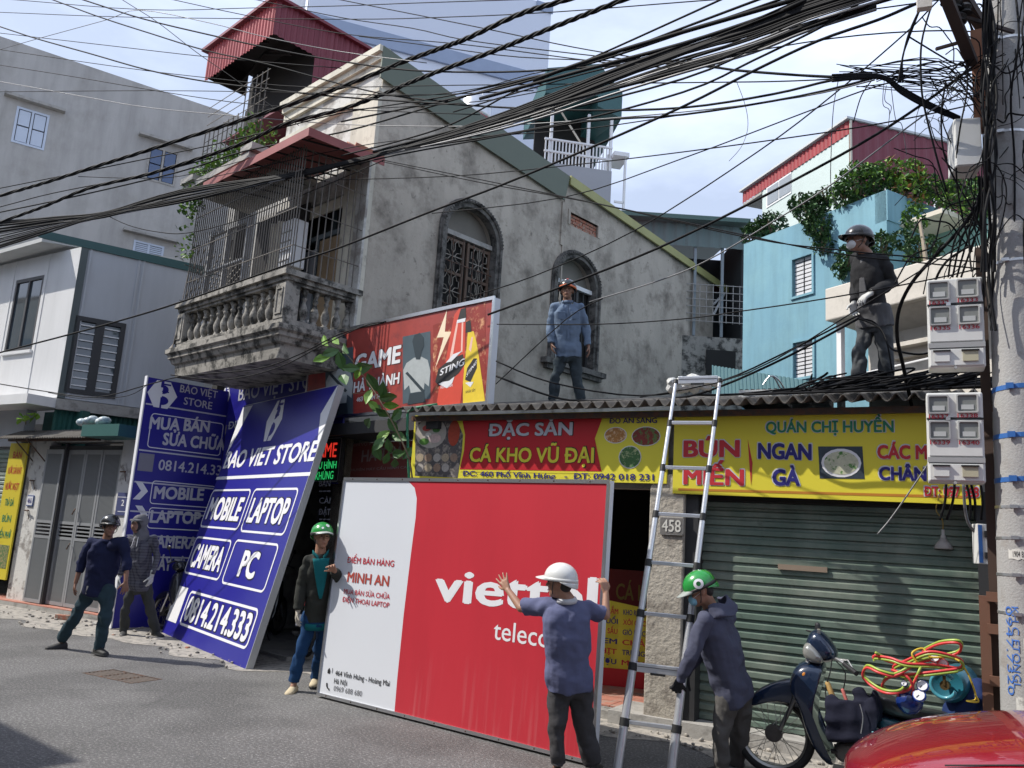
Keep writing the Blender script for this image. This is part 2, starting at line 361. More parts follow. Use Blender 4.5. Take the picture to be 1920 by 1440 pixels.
# rubble
def stone(mb, c, r, fl=.55):
    b0 = len(mb.v); mb.ell(c, r, r * random.uniform(.6, 1), r * fl, Matrix.Rotation(random.uniform(0, 3), 3, 'Z'), 7, 5)
    for i in range(b0, len(mb.v)): mb.v[i] = V(c) + (mb.v[i] - V(c)) * (1 + .35 * noise.noise(mb.v[i] * 23 + V((b0, 0, 0))))
m_brick = mat('brick', (.36, .13, .08), .9, var=.25, vs=12, bump=.7, bs=60, col2=(.3, .25, .2), mixs=18)
bb_ = gr(118, 1163); bk = MB(); fk = Fr(bb_ + V((0, 0, .012)), 22); bk.box(fk, -.12, .12, -.05, .05, 0, .075); tag(bk.build('brick', m_brick, bevel=.008), 'whole red brick lying at the kerb left of the walking man', 'brick')
rb = [(172, 1160, .1, 'pale flat broken slab at the kerb left of the hooded man'), (182, 1172, .09, 'pale slab fragment lowest in the small heap by the hooded man'), (205, 1150, .07, 'small grey rubble lump nearest the motorbike wheel by the hooded man'), (167, 1142, .08, 'grey concrete lump topmost of the heap against the gate pillar')]
for x, y, r_, lb in rb:
    q = MB(); c = gr(x, y); stone(q, c + V((0, 0, r_ * .2)), r_, .35); tag(q.build('rubble_stone', m_conc), lb, 'stone')
for x, y, r_, mm, lb in ((351, 1216, .035, m_brick, 'dark red brick chip right below the leaning blue sign'), (370, 1226, .04, mat('tar_chip', (.05, .05, .05), .9), 'black chip lowest beside the edge of the leaning blue sign'), (213, 1192, .03, m_brick, 'brown chip on the dust left of the hooded man')):
    q = MB(); c = gr(x, y); stone(q, c + V((0, 0, r_ * .3)), r_, .5); tag(q.build('rubble_chip', mm), lb, 'stone')
q = MB()
for i in range(420):
    x = random.uniform(-17, -7.9) if i % 3 else random.uniform(-3.3, 0); y = dust_y(x) + random.uniform(-.6, .7) if i % 3 else random.uniform(7.7, 8.3)
    stone(q, V((x, y, .02)), random.choice((.008, .012, .02, .03)), .6)
tag(q.build('gravel', m_dust), 'loose gravel and crumbs scattered along the kerb', 'gravel', kind='stuff')
q = MB()
for i in range(150):
    c = gr(random.uniform(0, 1100), random.uniform(1230, 1430)); q.add([c + V((random.uniform(-.015, .015), random.uniform(-.015, .015), .004)) for _ in range(4)], [(0, 1, 2, 3)])
tag(q.build('litter', m_conc), 'tiny pale crumbs and flattened scraps scattered on the asphalt', 'litter', kind='stuff')

# street side behind the camera (casts the shade at lower left)
def backhouse(x0, x1, h, mm, lb, dep=8):
    fr = Fr((-13.7, 1.45, 0), -10); t = thing('shophouse', lb, 'building', fr.p((x0 + x1) / 2, 0, 0), 'shophouses across the street')
    q = MB(); q.box(fr, x0, x1, -dep, 0, 0, h); q.build('wall', mm, t)
    for k in range(int((x1 - x0) // 1.8)):
        for z in (3.6, 6.0):
            if z + 1.4 < h: w_ = MB(); w_.box(fr, x0 + .5 + k * 1.8, x0 + 1.5 + k * 1.8, -.02, .03, z, z + 1.3); w_.build('window', m_glass, t)
    q = MB(); q.box(fr, x0 + .3, x1 - .3, -.02, .04, 0, 2.8); q.build('shutter', mat('grey_shutter', (.3, .32, .33), .5, .3), t)
m_ochre = mat('ochre_render', (.5, .4, .26), .85, var=.1)
for a, b, h, mm, lb in ((-30, -4, 8.8, m_cream, 'tall cream house far to the left on the near side of the street'), (-4, 2.4, 6.9, m_conc, 'grey house on the near side of the street left of the camera'), (2.4, 9.0, 6.4, m_ochre, 'ochre house on the near side of the street behind the camera')):
    backhouse(a, b, h, mm, lb)
for a, b, h, mm, lb in ((9.0, 13.6, 7.2, m_white, 'white house on the near side of the street straight behind the camera'), (13.6, 19, 6.6, m_cream, 'low cream house on the near side of the street right of the camera'), (19, 30, 7.4, m_conc, 'grey house on the near side of the street far right')):
    backhouse(a, b, h, mm, lb)
# ================================================================ grey block far left
m_greyr = mat('grey_render', (.42, .405, .385), .9, var=.06, vs=.7, bump=.4, bs=9, dist=.01, col2=(.33, .315, .29), mixs=.8, lo=.5, hi=.75, streak=.28)
FGB = Fr(at(430, 213, 27), 64.7)
gb = thing('grey_building', 'tall plain grey rendered building at far left with small shuttered windows', 'building', FGB.p(-4, 0, 0))
u0 = FGB.px(-160, 30)[0]; u1 = FGB.px(600, 300)[0]; vt = lambda u: FGB.px(430, 213)[1]
zt = FGB.px(430, 213)[1]
def winrect(fr, x0, y0, x1, y1):
    a = fr.px(x0, y0); b = fr.px(x1, y1); return a[0], b[0], a[1], b[1]
hl = []
WN = [((30, 200), (93, 215), (83, 283), (22, 266)), ((280, 271), (335, 288), (328, 351), (271, 336)), ((250, 450), (308, 462), (303, 500), (246, 495))]
for w4 in WN:
    P = [FGB.px(*q) for q in w4]; ua = (P[0][0] + P[3][0]) / 2; ub = (P[1][0] + P[2][0]) / 2; va = (P[2][1] + P[3][1]) / 2; vb = (P[0][1] + P[1][1]) / 2
    hl.append((ua, ub, va, vb))
q = MB(); z0 = -FGB.o.z
q.plate(FGB, [(u0, z0), (u1, z0), (u1, zt), (u0, zt)], [[(a, c), (b, c), (b, d), (a, d)] for a, b, c, d in hl], 0, .25)
q.box(FGB, u0, u1, .25, 7, z0, zt - .02); q.build('wall', m_greyr, gb)
m_shut = mat('pale_blue_shutter', (.5, .56, .66), .5, var=.06)
m_navyf = mat('blue_glass_shutter', (.08, .12, .22), .25, var=.1)
for i, (a, b, c, d) in enumerate(hl):
    fo = MB(); t_ = .06
    for r_ in ((a, b, c, c + t_), (a, b, d - t_, d), (a, a + t_, c + t_, d - t_), (b - t_, b, c + t_, d - t_), ((a + b) / 2 - t_ / 2, (a + b) / 2 + t_ / 2, c + t_, d - t_)): fo.box(FGB, r_[0], r_[1], -.02, .06, r_[2], r_[3])
    wo_ = fo.build('window', m_shut if i != 1 else m_conc, gb)
    for k in (0, 1):
        x0 = a + t_ + k * ((b - a) / 2 - t_ / 2); x1 = x0 + (b - a) / 2 - 1.5 * t_
        for z in (0, 1):
            y0 = c + t_ + z * (d - c - 2 * t_) / 2; y1 = y0 + (d - c - 2 * t_) / 2
            pn = MB()
            if i == 2:
                for s_ in range(5): pn.box(FGB, x0, x1, .0, .03, y0 + s_ * (y1 - y0) / 5, y0 + (s_ + .7) * (y1 - y0) / 5)
            else: pn.box(FGB, x0 + .02, x1 - .02, .0, .04, y0 + .02, y1 - .02)
            pn.build('shutter_panel', m_navyf if i == 1 else m_shut, wo_)
    hd = MB(); hd.box(FGB, a - .35, b + .35, -.22, 0, d + .18, d + .26); hd.build('canopy', m_conc, gb)

# ================================================================ white panel house
FW = Fr((-15.05, 9.19, 0), -2.5); FWS = Fr((-15.12, 9.19, 0), 62)
ph = thing('panel_house', 'white metal panel upper storey with dark green roof edge left of the gate', 'building', FW.p(-2, 0, 0))
zb, ztop = 3.82, 6.8
a, b = FW.px(35, 536), FW.px(57, 656); wl, wr, wb, wt = FW.px(20, 600)[0] - .05, FW.px(70, 600)[0] - .02, b[1] + .0, FW.px(60, 520)[1]
q = MB(); q.plate(FW, [(-6, zb), (-.05, zb), (-.05, ztop), (-6, ztop)], [[(wl, wb), (wr, wb), (wr, wt), (wl, wt)]], 0, .12); q.build('front_panel', m_white, ph)
for x in (wl - .12, wr + .1, wl - 1.6): q = MB(); q.box(FW, x, x + .025, -.012, -.002, zb, ztop); q.build('seam_strip', m_white, ph)
wf = MB()
for r_ in ((wl, wr, wb, wb + .07), (wl, wr, wt - .07, wt), (wl, wl + .06, wb + .07, wt - .07), (wr - .06, wr, wb + .07, wt - .07), ((wl + wr) / 2 - .03, (wl + wr) / 2 + .03, wb + .07, wt - .07)): wf.box(FW, r_[0], r_[1], .0, .08, r_[2], r_[3])
wfo = wf.build('window', mat('dark_frame', (.07, .07, .075), .5), ph)
for k in (0, 1):
    gp = MB(); x0 = wl + .06 + k * ((wr - wl) / 2 - .03); gp.box(FW, x0, x0 + (wr - wl) / 2 - .09, .03, .045, wb + .07, wt - .07); gp.build('pane', m_glass, wfo)
q = MB(); q.box(FW, wl - .03, wr + .03, -.05, 0, wb - .06, wb); q.build('sill', m_white, wfo)
# side wall, its shade put into a greyer panel colour
sp = lambda x, y: FWS.px(x, y)
ws = [sp(143, 592), sp(237, 607), sp(215, 750), sp(118, 733)]
sa, sb, sc_, sd_ = (ws[0][0] + ws[3][0]) / 2, (ws[1][0] + ws[2][0]) / 2, (ws[2][1] + ws[3][1]) / 2, (ws[0][1] + ws[1][1]) / 2
uend = sp(345, 500)[0] + .7
m_panel = mat('shaded_sandwich_panel', (.44, .46, .49), .45, var=.05, vs=.8, streak=.15)
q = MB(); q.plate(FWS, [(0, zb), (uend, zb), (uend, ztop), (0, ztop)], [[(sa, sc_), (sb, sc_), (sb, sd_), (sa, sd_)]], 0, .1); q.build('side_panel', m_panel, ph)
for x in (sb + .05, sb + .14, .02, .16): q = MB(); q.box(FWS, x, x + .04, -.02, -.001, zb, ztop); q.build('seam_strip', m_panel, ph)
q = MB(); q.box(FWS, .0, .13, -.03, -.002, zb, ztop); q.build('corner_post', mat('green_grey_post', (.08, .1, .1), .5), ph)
wf = MB(); t_ = .09; md = (sa + sb) / 2
for r_ in ((sa, sb, sc_, sc_ + t_), (sa, sb, sd_ - t_, sd_), (sa, sa + t_, sc_ + t_, sd_ - t_), (sb - t_, sb, sc_ + t_, sd_ - t_), (md - .08, md + .08, sc_ + t_, sd_ - t_)): wf.box(FWS, r_[0], r_[1], -.03, .06, r_[2], r_[3])
wfo = wf.build('window', mat('black_frame', (.03, .03, .032), .5), ph)
for k in (0, 1):
    x0 = sa + t_ if k == 0 else md + .08; x1 = md - .08 if k == 0 else sb - t_
    gp = MB(); gp.box(FWS, x0, x1, .04, .05, sc_ + t_, sd_ - t_); gp.build('pane', m_glass, wfo)
    for s_ in range(9):
        z = sc_ + t_ + .06 + s_ * (sd_ - sc_ - 2 * t_) / 9; bb = MB(); bb.box(FWS, x0, x1, -.012, .008, z, z + .022); bb.build('bar', m_white, wfo)
# roof: white soffit + green edge
q = MB(); zr = 7.0
q.hexa([FW.p(-7, -.42, 6.72), FW.p(-.75, -.42, 6.86), FW.p(-7, 3, 7.1), FW.p(.35, 2.2, 7.1), FW.p(-7, -.42, 6.8), FW.p(-.75, -.42, 6.94), FW.p(-7, 3, 7.18), FW.p(.35, 2.2, 7.18)]); q.build('roof', mat('pale_roof_sheet', (.5, .5, .48), .6, var=.2, vs=3), ph)
P = [FWS.p(-.75, -.04, 6.95), FWS.p(-.75, -.04, 6.8), FWS.p(2.4, -.04, 6.93), FWS.p(2.4, -.04, 6.76)]
q = MB(); d_ = V((.0, .12, 0)); q.hexa([P[1], P[3], P[1] + d_, P[3] + d_, P[0], P[2], P[0] + d_, P[2] + d_]); q.build('roof_edge', mat('dark_green_paint', (.03, .09, .09), .5), ph)
# ledge and lower storey
q = MB(); q.box(FW, -6, -.05, -.55, .2, zb - .2, zb - .02); q.build('ledge', m_white, ph)
q = MB(); q.box(FW, -6, -1.05, .0, .2, 2.9, zb - .2); q.build('lower_wall', mat('blue_grey_wall', (.42, .44, .47), .8), ph)
q = MB(); q.box(FWS, 0, uend, -.06, .1, zb - .22, zb - .02); q.build('side_ledge', m_conc, ph)
q = MB()
q.grid(lambda a, b: FWS.p(.0 + a * uend, .06 - .02 * (1 if int(a * 60) % 2 else -1), 2.9 + b * .72), 60, 1); q.build('green_cladding', mat('dark_green_cladding', (.025, .1, .085), .5), ph)
q = MB(); q.box(FW, -1.05, .25, .35, .5, 2.9, zb - .2); q.build('cladding_front', mat('dark_green_cladding', (0, 0, 0)), ph)
q = MB(); q.box(FW, -6, uend, 2.6, 2.8, 0, 3.8); q.box(FW, -6, -5.8, 0, 2.6, 0, 3.8); q.build('inner_wall', m_conc, ph)
# roller shutter at the frame edge
m_shutg = mat('green_grey_shutter', (.2, .26, .22), .5, .2, var=.12, vs=2, col2=(.3, .33, .3), mixs=3)
rs = thing('roller_shutter', 'green grey roller shutter at the left edge behind the yellow menu board', 'shutter', FW.p(-3, .2, 0))
slm = MB()
def slat_mesh(w_, h, d=.02):
    q = MB(); f0 = WF(); pr_ = [(0, 0), (-d, h * .12), (-d, h * .62), (-.002, h * .8), (0, h)]
    q.add([f0.p(x, n, z) for x in (0, w_) for n, z in pr_], [(i, i + 5, i + 6, i + 1) for i in range(4)]); return q.mesh('slat', V((0, 0, 0)))
sm = slat_mesh(4.7, .085); sm.materials.append(m_shutg)
for k in range(32): inst(sm, 'slat', rs, FW.p(-6, .05, .12 + k * .085), FW.mat())

# yellow vertical board
m_yel = mat('yellow_print', (.62, .5, .03), .5, var=.04)
m_tred = mat('red_ink', (.5, .02, .03), .5, var=0); m_tgreen = mat('green_ink', (.01, .2, .1), .5, var=0); m_tblue = mat('navy_ink', (.015, .012, .16), .5, var=0)
m_twhite = mat('white_ink', (.72, .72, .74), .5, var=0); m_tblack = mat('black_ink', (.015, .015, .015), .5, var=0)
FY = Fr(FG_o := (-15.07, 9.12, 0), -1.5)
ya, yb = FY.px(34, 826), FY.px(68, 830); yc, yd = FY.px(-18, 1075), FY.px(20, 1080)
by = thing('menu_board', 'tall narrow yellow menu board with red and green lettering beside the white pillar', 'sign', FY.p(-.8, 0, .5))
yu0, yu1, yv0, yv1 = -1.22, -.62, .42, 2.95
q = MB(); q.box(FY, yu0, yu1, 0, .03, yv0, yv1); q.build('panel', m_yel, by)
zz = yv1 - .12
for s_, m_ in (('BÁN', m_tred), ('NƯỚC GIẢI KHÁT', m_tred), ('NƯỚC NGỌT', m_tred), ('TRÀ ĐÁ', m_tgreen), ('BÚN', m_tgreen), ('MIẾN PHỞ', m_tgreen)):
    q = MB(); ww = .23 if len(s_) > 7 else .15; text(q, FY, s_, -.92 - ww, -.92 + ww, zz - .17, zz - .04, n=-.003, bold=.03); q.build('lettering', m_, by); zz -= .3
q = MB(); q.box(FY, yu0 + .05, yu1 - .05, -.004, -.001, yv0 + .2, yv0 + .62); q.build('picture', mat('food_photo', (.3, .25, .12), .5, var=.4, vs=14, col2=(.08, .16, .05), mixs=22, lo=.45, hi=.55), by)

# ================================================================ gate house
gh = thing('gate_house', 'low rendered shed front with white flaking pillars around grey folding gates', 'building', FY.p(1, .2, 0))
m_flake = mat('flaking_white_plaster', (.6, .59, .56), .9, var=.1, vs=4, bump=.8, bs=16, dist=.01, col2=(.27, .25, .23), mixs=4.2, lo=.52, hi=.62)
FGt = Fr((-15.07, 9.19, 0), -1.5)
q = MB(); q.plate(FGt, [(-.62, .0), (2.75, .0), (2.75, 3.15), (-.62, 3.15)], [[(.0, .0), (2.19, .0), (2.19, 2.97), (.0, 2.97)]], 0, .25); q.build('wall', m_flake, gh)
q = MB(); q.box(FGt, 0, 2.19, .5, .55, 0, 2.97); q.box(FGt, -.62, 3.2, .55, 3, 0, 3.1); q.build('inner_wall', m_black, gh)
# corrugated awning
def corr(fr, u0, u1, n0, v0, n1, v1, amp, pitch, name, mm, parent, seg=8, th=.008, rows=3, wob=0):
    nu = max(8, int(abs(u1 - u0) / pitch * seg)); q = MB()
    def fn(a, b): return fr.p(u0 + (u1 - u0) * a, n0 + (n1 - n0) * b, v0 + (v1 - v0) * b + amp * math.sin(2 * math.pi * (u1 - u0) * a / pitch) + wob * noise.noise(V((a * 9, b * 2, 5))))
    q.grid(fn, nu, rows); o = q.build(name, mm, parent, smooth=True, solid=th); return o
m_fibro = mat('weathered_fibro_cement', (.13, .12, .108), .95, var=.25, vs=5, bump=.6, bs=40, col2=(.08, .07, .06), mixs=5, lo=.45, hi=.62)
aw = thing('awning', 'weathered corrugated awning over the grey folding gates', 'awning', FGt.p(.5, -.3, 2.9))
corr(FGt, -1.1, 1.75, -.42, 3.0, .05, 3.2, .012, .076, 'sheet', m_fibro, aw, seg=6)
q = MB(); q.box(FGt, -1.1, 1.75, -.2, -.14, 2.97, 3.03); q.build('batten', m_iron, aw)
for x in (-.5, -.1): q = MB(); q.tube([FGt.p(x, -.4, 2.98), FGt.p(x, .02, 2.6)], .012); q.build('bracket', m_iron, aw)
q = MB(); q.box(FGt, 1.72, 2.75, -.5, .05, 3.0, 3.2); tag(q.build('green_gutter_box', mat('teal_sheet', (.03, .11, .1), .5)), 'dark teal metal box canopy next to the corrugated awning', 'canopy')
q = MB()
for i in range(5): q.ell(FGt.p(1.45 + i * .16, -.35 + .03 * (i % 2), 3.27 + .02 * (i % 3)), .11, .09, .07, Matrix.Rotation(i, 3, 'Z'), 8, 6)
tag(q.build('plastic_bag', mat('bag_plastic', (.55, .6, .62), .4, var=.3, vs=9, col2=(.2, .3, .35), mixs=8), smooth=True), 'white and blue plastic bag lying on the end of the corrugated awning', 'bag')
# folding gate
fg = thing('folding_gate', 'pair of tall grey metal folding gates with finely ribbed panels', 'gate', FGt.p(1.1, -.02, .1))
m_gate = mat('gate_grey_paint', (.33, .34, .35), .45, .2, var=.06, vs=2, streak=.15)
m_gate2 = mat('gate_rib_grey', (.24, .25, .255), .45, .2, var=.08, vs=2)
ribm = {}
leafs = [(.02, .56, -.06, 2.83), (.6, 1.12, .02, 2.83), (1.13, 1.62, .02, 2.83), (1.64, 2.17, .02, 2.83)]
for k, (a, b, n, zt_) in enumerate(leafs):
    q = MB(); z = (.11, 1.28, 1.5, 2.83); t_ = .045
    for r_ in ((a, a + t_, z[0], z[3]), (b - t_, b, z[0], z[3]), (a + t_, b - t_, z[0], z[0] + .06), (a + t_, b - t_, z[1] - .05, z[1] + .0), (a + t_, b - t_, z[2], z[2] + .05), (a + t_, b - t_, z[3] - .08, z[3])): q.box(FGt, r_[0], r_[1], n, n + .03, r_[2], r_[3])
    for s_ in range(3): q.box(FGt, a + t_, b - t_, n + .005, n + .02, z[1] + .035 + s_ * .065, z[1] + .06 + s_ * .065)
    lo_ = q.build('gate_leaf', m_gate, fg)
    q = MB()
    for (c, d) in ((z[0] + .06, z[1] - .05), (z[2] + .05, z[3] - .08)):
        nr = 14; w_ = (b - a - 2 * t_) / nr
        for i in range(nr): q.box(FGt, a + t_ + i * w_, a + t_ + (i + .55) * w_, n + .006, n + .02, c, d)
        q.box(FGt, a + t_, b - t_, n + .02, n + .024, c, d)
    q.build('ribbed_panel', m_gate2, lo_)
for z in (1.15, 1.75): q = MB(); q.tube([FGt.p(1.1, -.01, z + .03), FGt.p(1.14, -.05, z), FGt.p(1.11, -.06, z - .07)], .012); q.build('latch', m_iron, fg)
q = MB(); q.box(FGt, .56, .6, -.05, .02, .1, 2.95); q.box(FGt, 0, 2.19, -.01, .04, 2.83, 2.9); q.build('track', mat('dark_iron', (.05, .05, .05), .6, .3), fg)
# plates
pl_ = thing('number_plate', 'small white house number plate on the pillar left of the folding gates', 'plate', FGt.p(-.33, -.02, 1.85))
q = MB(); q.box(FGt, -.44, -.24, -.02, -.002, 1.78, 1.98); q.build('panel', mat('blue_enamel', (.1, .14, .3), .4), pl_); q = MB(); q.box(FGt, -.43, -.25, -.023, -.0205, 1.8, 1.96); q.build('face', m_twhite, pl_)
q = MB(); text(q, FGt, '466', -.41, -.27, 1.83, 1.93, n=-.0245, bold=.04); q.build('lettering', m_tblue, pl_)
pl_ = thing('wall_plaque', 'small blue plaque right of the folding gates', 'plate', FGt.p(2.4, -.02, 1.85))
q = MB(); q.box(FGt, 2.27, 2.62, -.02, -.002, 1.72, 2.1); q.build('panel', mat('slate_blue_enamel', (.07, .08, .18), .4), pl_); q = MB(); text(q, FGt, '2', 2.4, 2.48, 1.88, 1.98, n=-.022, bold=.03)
q.box(FGt, 2.29, 2.6, -.0225, -.0205, 2.02, 2.03); q.box(FGt, 2.33, 2.56, -.0225, -.0205, 1.78, 1.79); q.build('lettering', m_twhite, pl_)
for i, (x, z) in enumerate(((-.33, 2.25), (-.35, 1.7), (2.36, 2.45))):
    q = MB(); q.tube([FGt.p(x - .08, -.04, z), FGt.p(x + .08, -.06, z)], .014); q.tube([FGt.p(x, 0, z), FGt.p(x, -.06, z)], .012); q.tube([FGt.p(x + .05, -.05, z), FGt.p(x + .06, -.01, z - .16)], .006)
    tag(q.build('wall_bracket', m_iron), ('rusty wall bracket above the house number plate', 'rusty wall bracket just below the house number plate', 'rusty triangular bracket above the blue plaque')[i], 'bracket')
def leaf(mb, c, ln, wd, m, curl=.15, mi=0):
    mb.mi = mi; P = [(0, -.5, 0), (-.32, -.2, .06), (-.5, .1, .1), (-.3, .42, .04), (0, .62, -curl), (.3, .42, .04), (.5, .1, .1), (.32, -.2, .06), (0, .05, -.04)]
    mb.add([V(c) + m @ V((x * wd, y * ln, z * wd)) for x, y, z in P], [(0, 8, 2, 1), (2, 8, 4, 3), (8, 0, 7, 6), (8, 6, 5, 4)])
def rrot(): return Matrix.Rotation(random.uniform(0, 6.3), 3, 'Z') @ Matrix.Rotation(random.uniform(-1.1, 1.1), 3, 'X') @ Matrix.Rotation(random.uniform(-.8, .8), 3, 'Y')
m_leafA = mat('fresh_leaf', (.16, .3, .035), .5, var=.3, vs=20); m_leafB = mat('green_leaf', (.055, .13, .03), .5, var=.35, vs=15); m_leafC = mat('dark_leaf', (.03, .075, .022), .5, var=.35, vs=12)
m_stem = mat('stem', (.13, .1, .06), .8)
sd = thing('seedling', 'bright green seedling growing out of the wall above the yellow board', 'plant', at(48, 790, 15.2))
q = MB()
for i in range(16): leaf(q, at(48 + random.uniform(-15, 15), 782 + random.uniform(-8, 8), 15.2) + V((0, random.uniform(-.1, .1), 0)), .13, .11, rrot())
q.build('foliage', m_leafA, sd); q = MB(); q.tube([at(48, 796, 15.2), at(49, 785, 15.2)], .01); q.build('stem', m_stem, sd)
# ================================================================ central stained house
HC = V((-7.79, 9.0, 0)); FB = Fr(HC, -14.2); FC = Fr(HC, 75.8); BF = Fr((-8.09, 7.81, 0), -14.2)
FCB = Fr(BF.p(0, 0, 0), 75.8)      # side plane of the balcony (n points left)
hs = thing('old_house', 'old stained two storey house with arched side windows and a caged balcony', 'house', HC)
def archhole(a, b, z0, zs, zt, n=14): return [(a, z0), (b, z0)] + arc((a + b) / 2, zs, (b - a) / 2, zt - zs, 0, 180, n)
H1 = archhole(1.47, 2.66, 4.7, 6.62, 7.16); H2 = archhole(4.24, 5.44, 4.98, 6.55, 7.1)
vh = [(4.56, 7.68), (5.42, 7.68), (5.42, 7.93), (4.56, 7.93)]
q = MB(); q.plate(FC, [(0, 0), (9.88, 0), (9.88, 7.95), (4.35, 8.5), (0, 8.92)], [H1, H2, vh], 0, .24)
q.build('side_wall', m_stuc, hs)
q = MB(); q.plate(FB, [(-2.75, 3.93), (-.02, 3.93), (-.02, 8.95), (-2.75, 8.95)], [[(-2.3, 4.4), (-.45, 4.4), (-.45, 6.85), (-2.3, 6.85)]], 0, .22)
m_wst = mat('peeling_whitewash', (.6, .585, .55), .9, var=.1, vs=4, bump=.9, bs=18, dist=.012, col2=(.3, .275, .245), mixs=2.4, lo=.48, hi=.6, streak=.35)
q.build('front_wall', m_wst, hs)
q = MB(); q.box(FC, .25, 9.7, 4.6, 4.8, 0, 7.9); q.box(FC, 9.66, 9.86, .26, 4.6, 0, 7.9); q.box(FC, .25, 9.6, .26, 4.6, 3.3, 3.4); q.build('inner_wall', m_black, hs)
# gable front cornice
m_corn = mat('cream_cornice', (.62, .58, .48), .8, var=.1, vs=3, streak=.4, col2=(.3, .27, .22), mixs=4, lo=.55, hi=.68)
q = MB()
for a, b, c in ((-.16, 8.93, 9.03), (-.1, 8.83, 8.93), (-.05, 8.7, 8.83), (-.08, 8.3, 8.36)): q.box(FB, -2.8, .02 + (-a) * .3, a, .05, b, c)
q.box(FB, -.62, .03, -.07, -.001, 3.9, 8.3); q.box(FB, -2.75, -.62, -.03, -.001, 6.62, 6.8); q.build('cornice', m_corn, hs)
q = MB(); q.box(FB, -.22, .035, -.11, -.07, 3.9, 7.25); q.box(FB, -.72, .05, -.13, .0, 7.25, 7.36); q.build('pilaster', m_wst, hs)
# roof and flashings along the gable
q = MB()
q.hexa([FC.p(-.05, -.03, 8.97), FC.p(4.4, -.03, 8.55), FC.p(-.05, 5, 9.9), FC.p(4.4, 5, 9.4), FC.p(-.05, -.03, 9.0), FC.p(4.4, -.03, 8.58), FC.p(-.05, 5, 9.94), FC.p(4.4, 5, 9.44)]) if False else None
q.hexa([FC.p(-.1, -.05, 8.96), FC.p(10.4, -.05, 7.93), FC.p(-.1, 5, 8.96), FC.p(10.4, 5, 7.93), FC.p(-.1, -.05, 9.0), FC.p(10.4, -.05, 7.97), FC.p(-.1, 5, 9.0), FC.p(10.4, 5, 7.97)])
q.build('roof', m_maroon, hs)
q = MB(); q.hexa([FC.p(-.1, -.075, 8.5), FC.p(4.3, -.075, 8.07), FC.p(-.1, -.05, 8.5), FC.p(4.3, -.05, 8.07), FC.p(-.1, -.075, 9.03), FC.p(4.42, -.075, 8.585), FC.p(-.1, -.05, 9.03), FC.p(4.42, -.05, 8.585)]); q.build('green_flashing', m_greenflash, hs)
q = MB(); q.hexa([FC.p(4.42, -.1, 8.42), FC.p(10.42, -.1, 7.84), FC.p(4.42, -.06, 8.42), FC.p(10.42, -.06, 7.84), FC.p(4.42, -.1, 8.6), FC.p(10.42, -.1, 8.0), FC.p(4.42, -.06, 8.6), FC.p(10.42, -.06, 8.0)]); q.build('yellow_flashing', m_yelflash, hs)
q = MB(); q.tube([FC.p(10.35, -.05, 7.88), FC.p(9.9, 0, 7.45)], .025); q.tube([FC.p(10.35, -.05, 7.88), FC.p(9.9, 0, 7.2)], .03); q.build('eaves_strut', m_white, hs)
q = MB(); q.box(FC, 4.3, 4.36, -.03, -.001, 7.2, 8.05); q.box(FC, 4.36, 4.4, -.02, -.001, 4, 8.4); q.build('wall_seam', m_stuc, hs)
m_trim = mat('sooty_plaster_trim', (.17, .16, .145), .9, var=.3, vs=6, bump=.8, bs=30, col2=(.035, .033, .03), mixs=6, lo=.42, hi=.6)
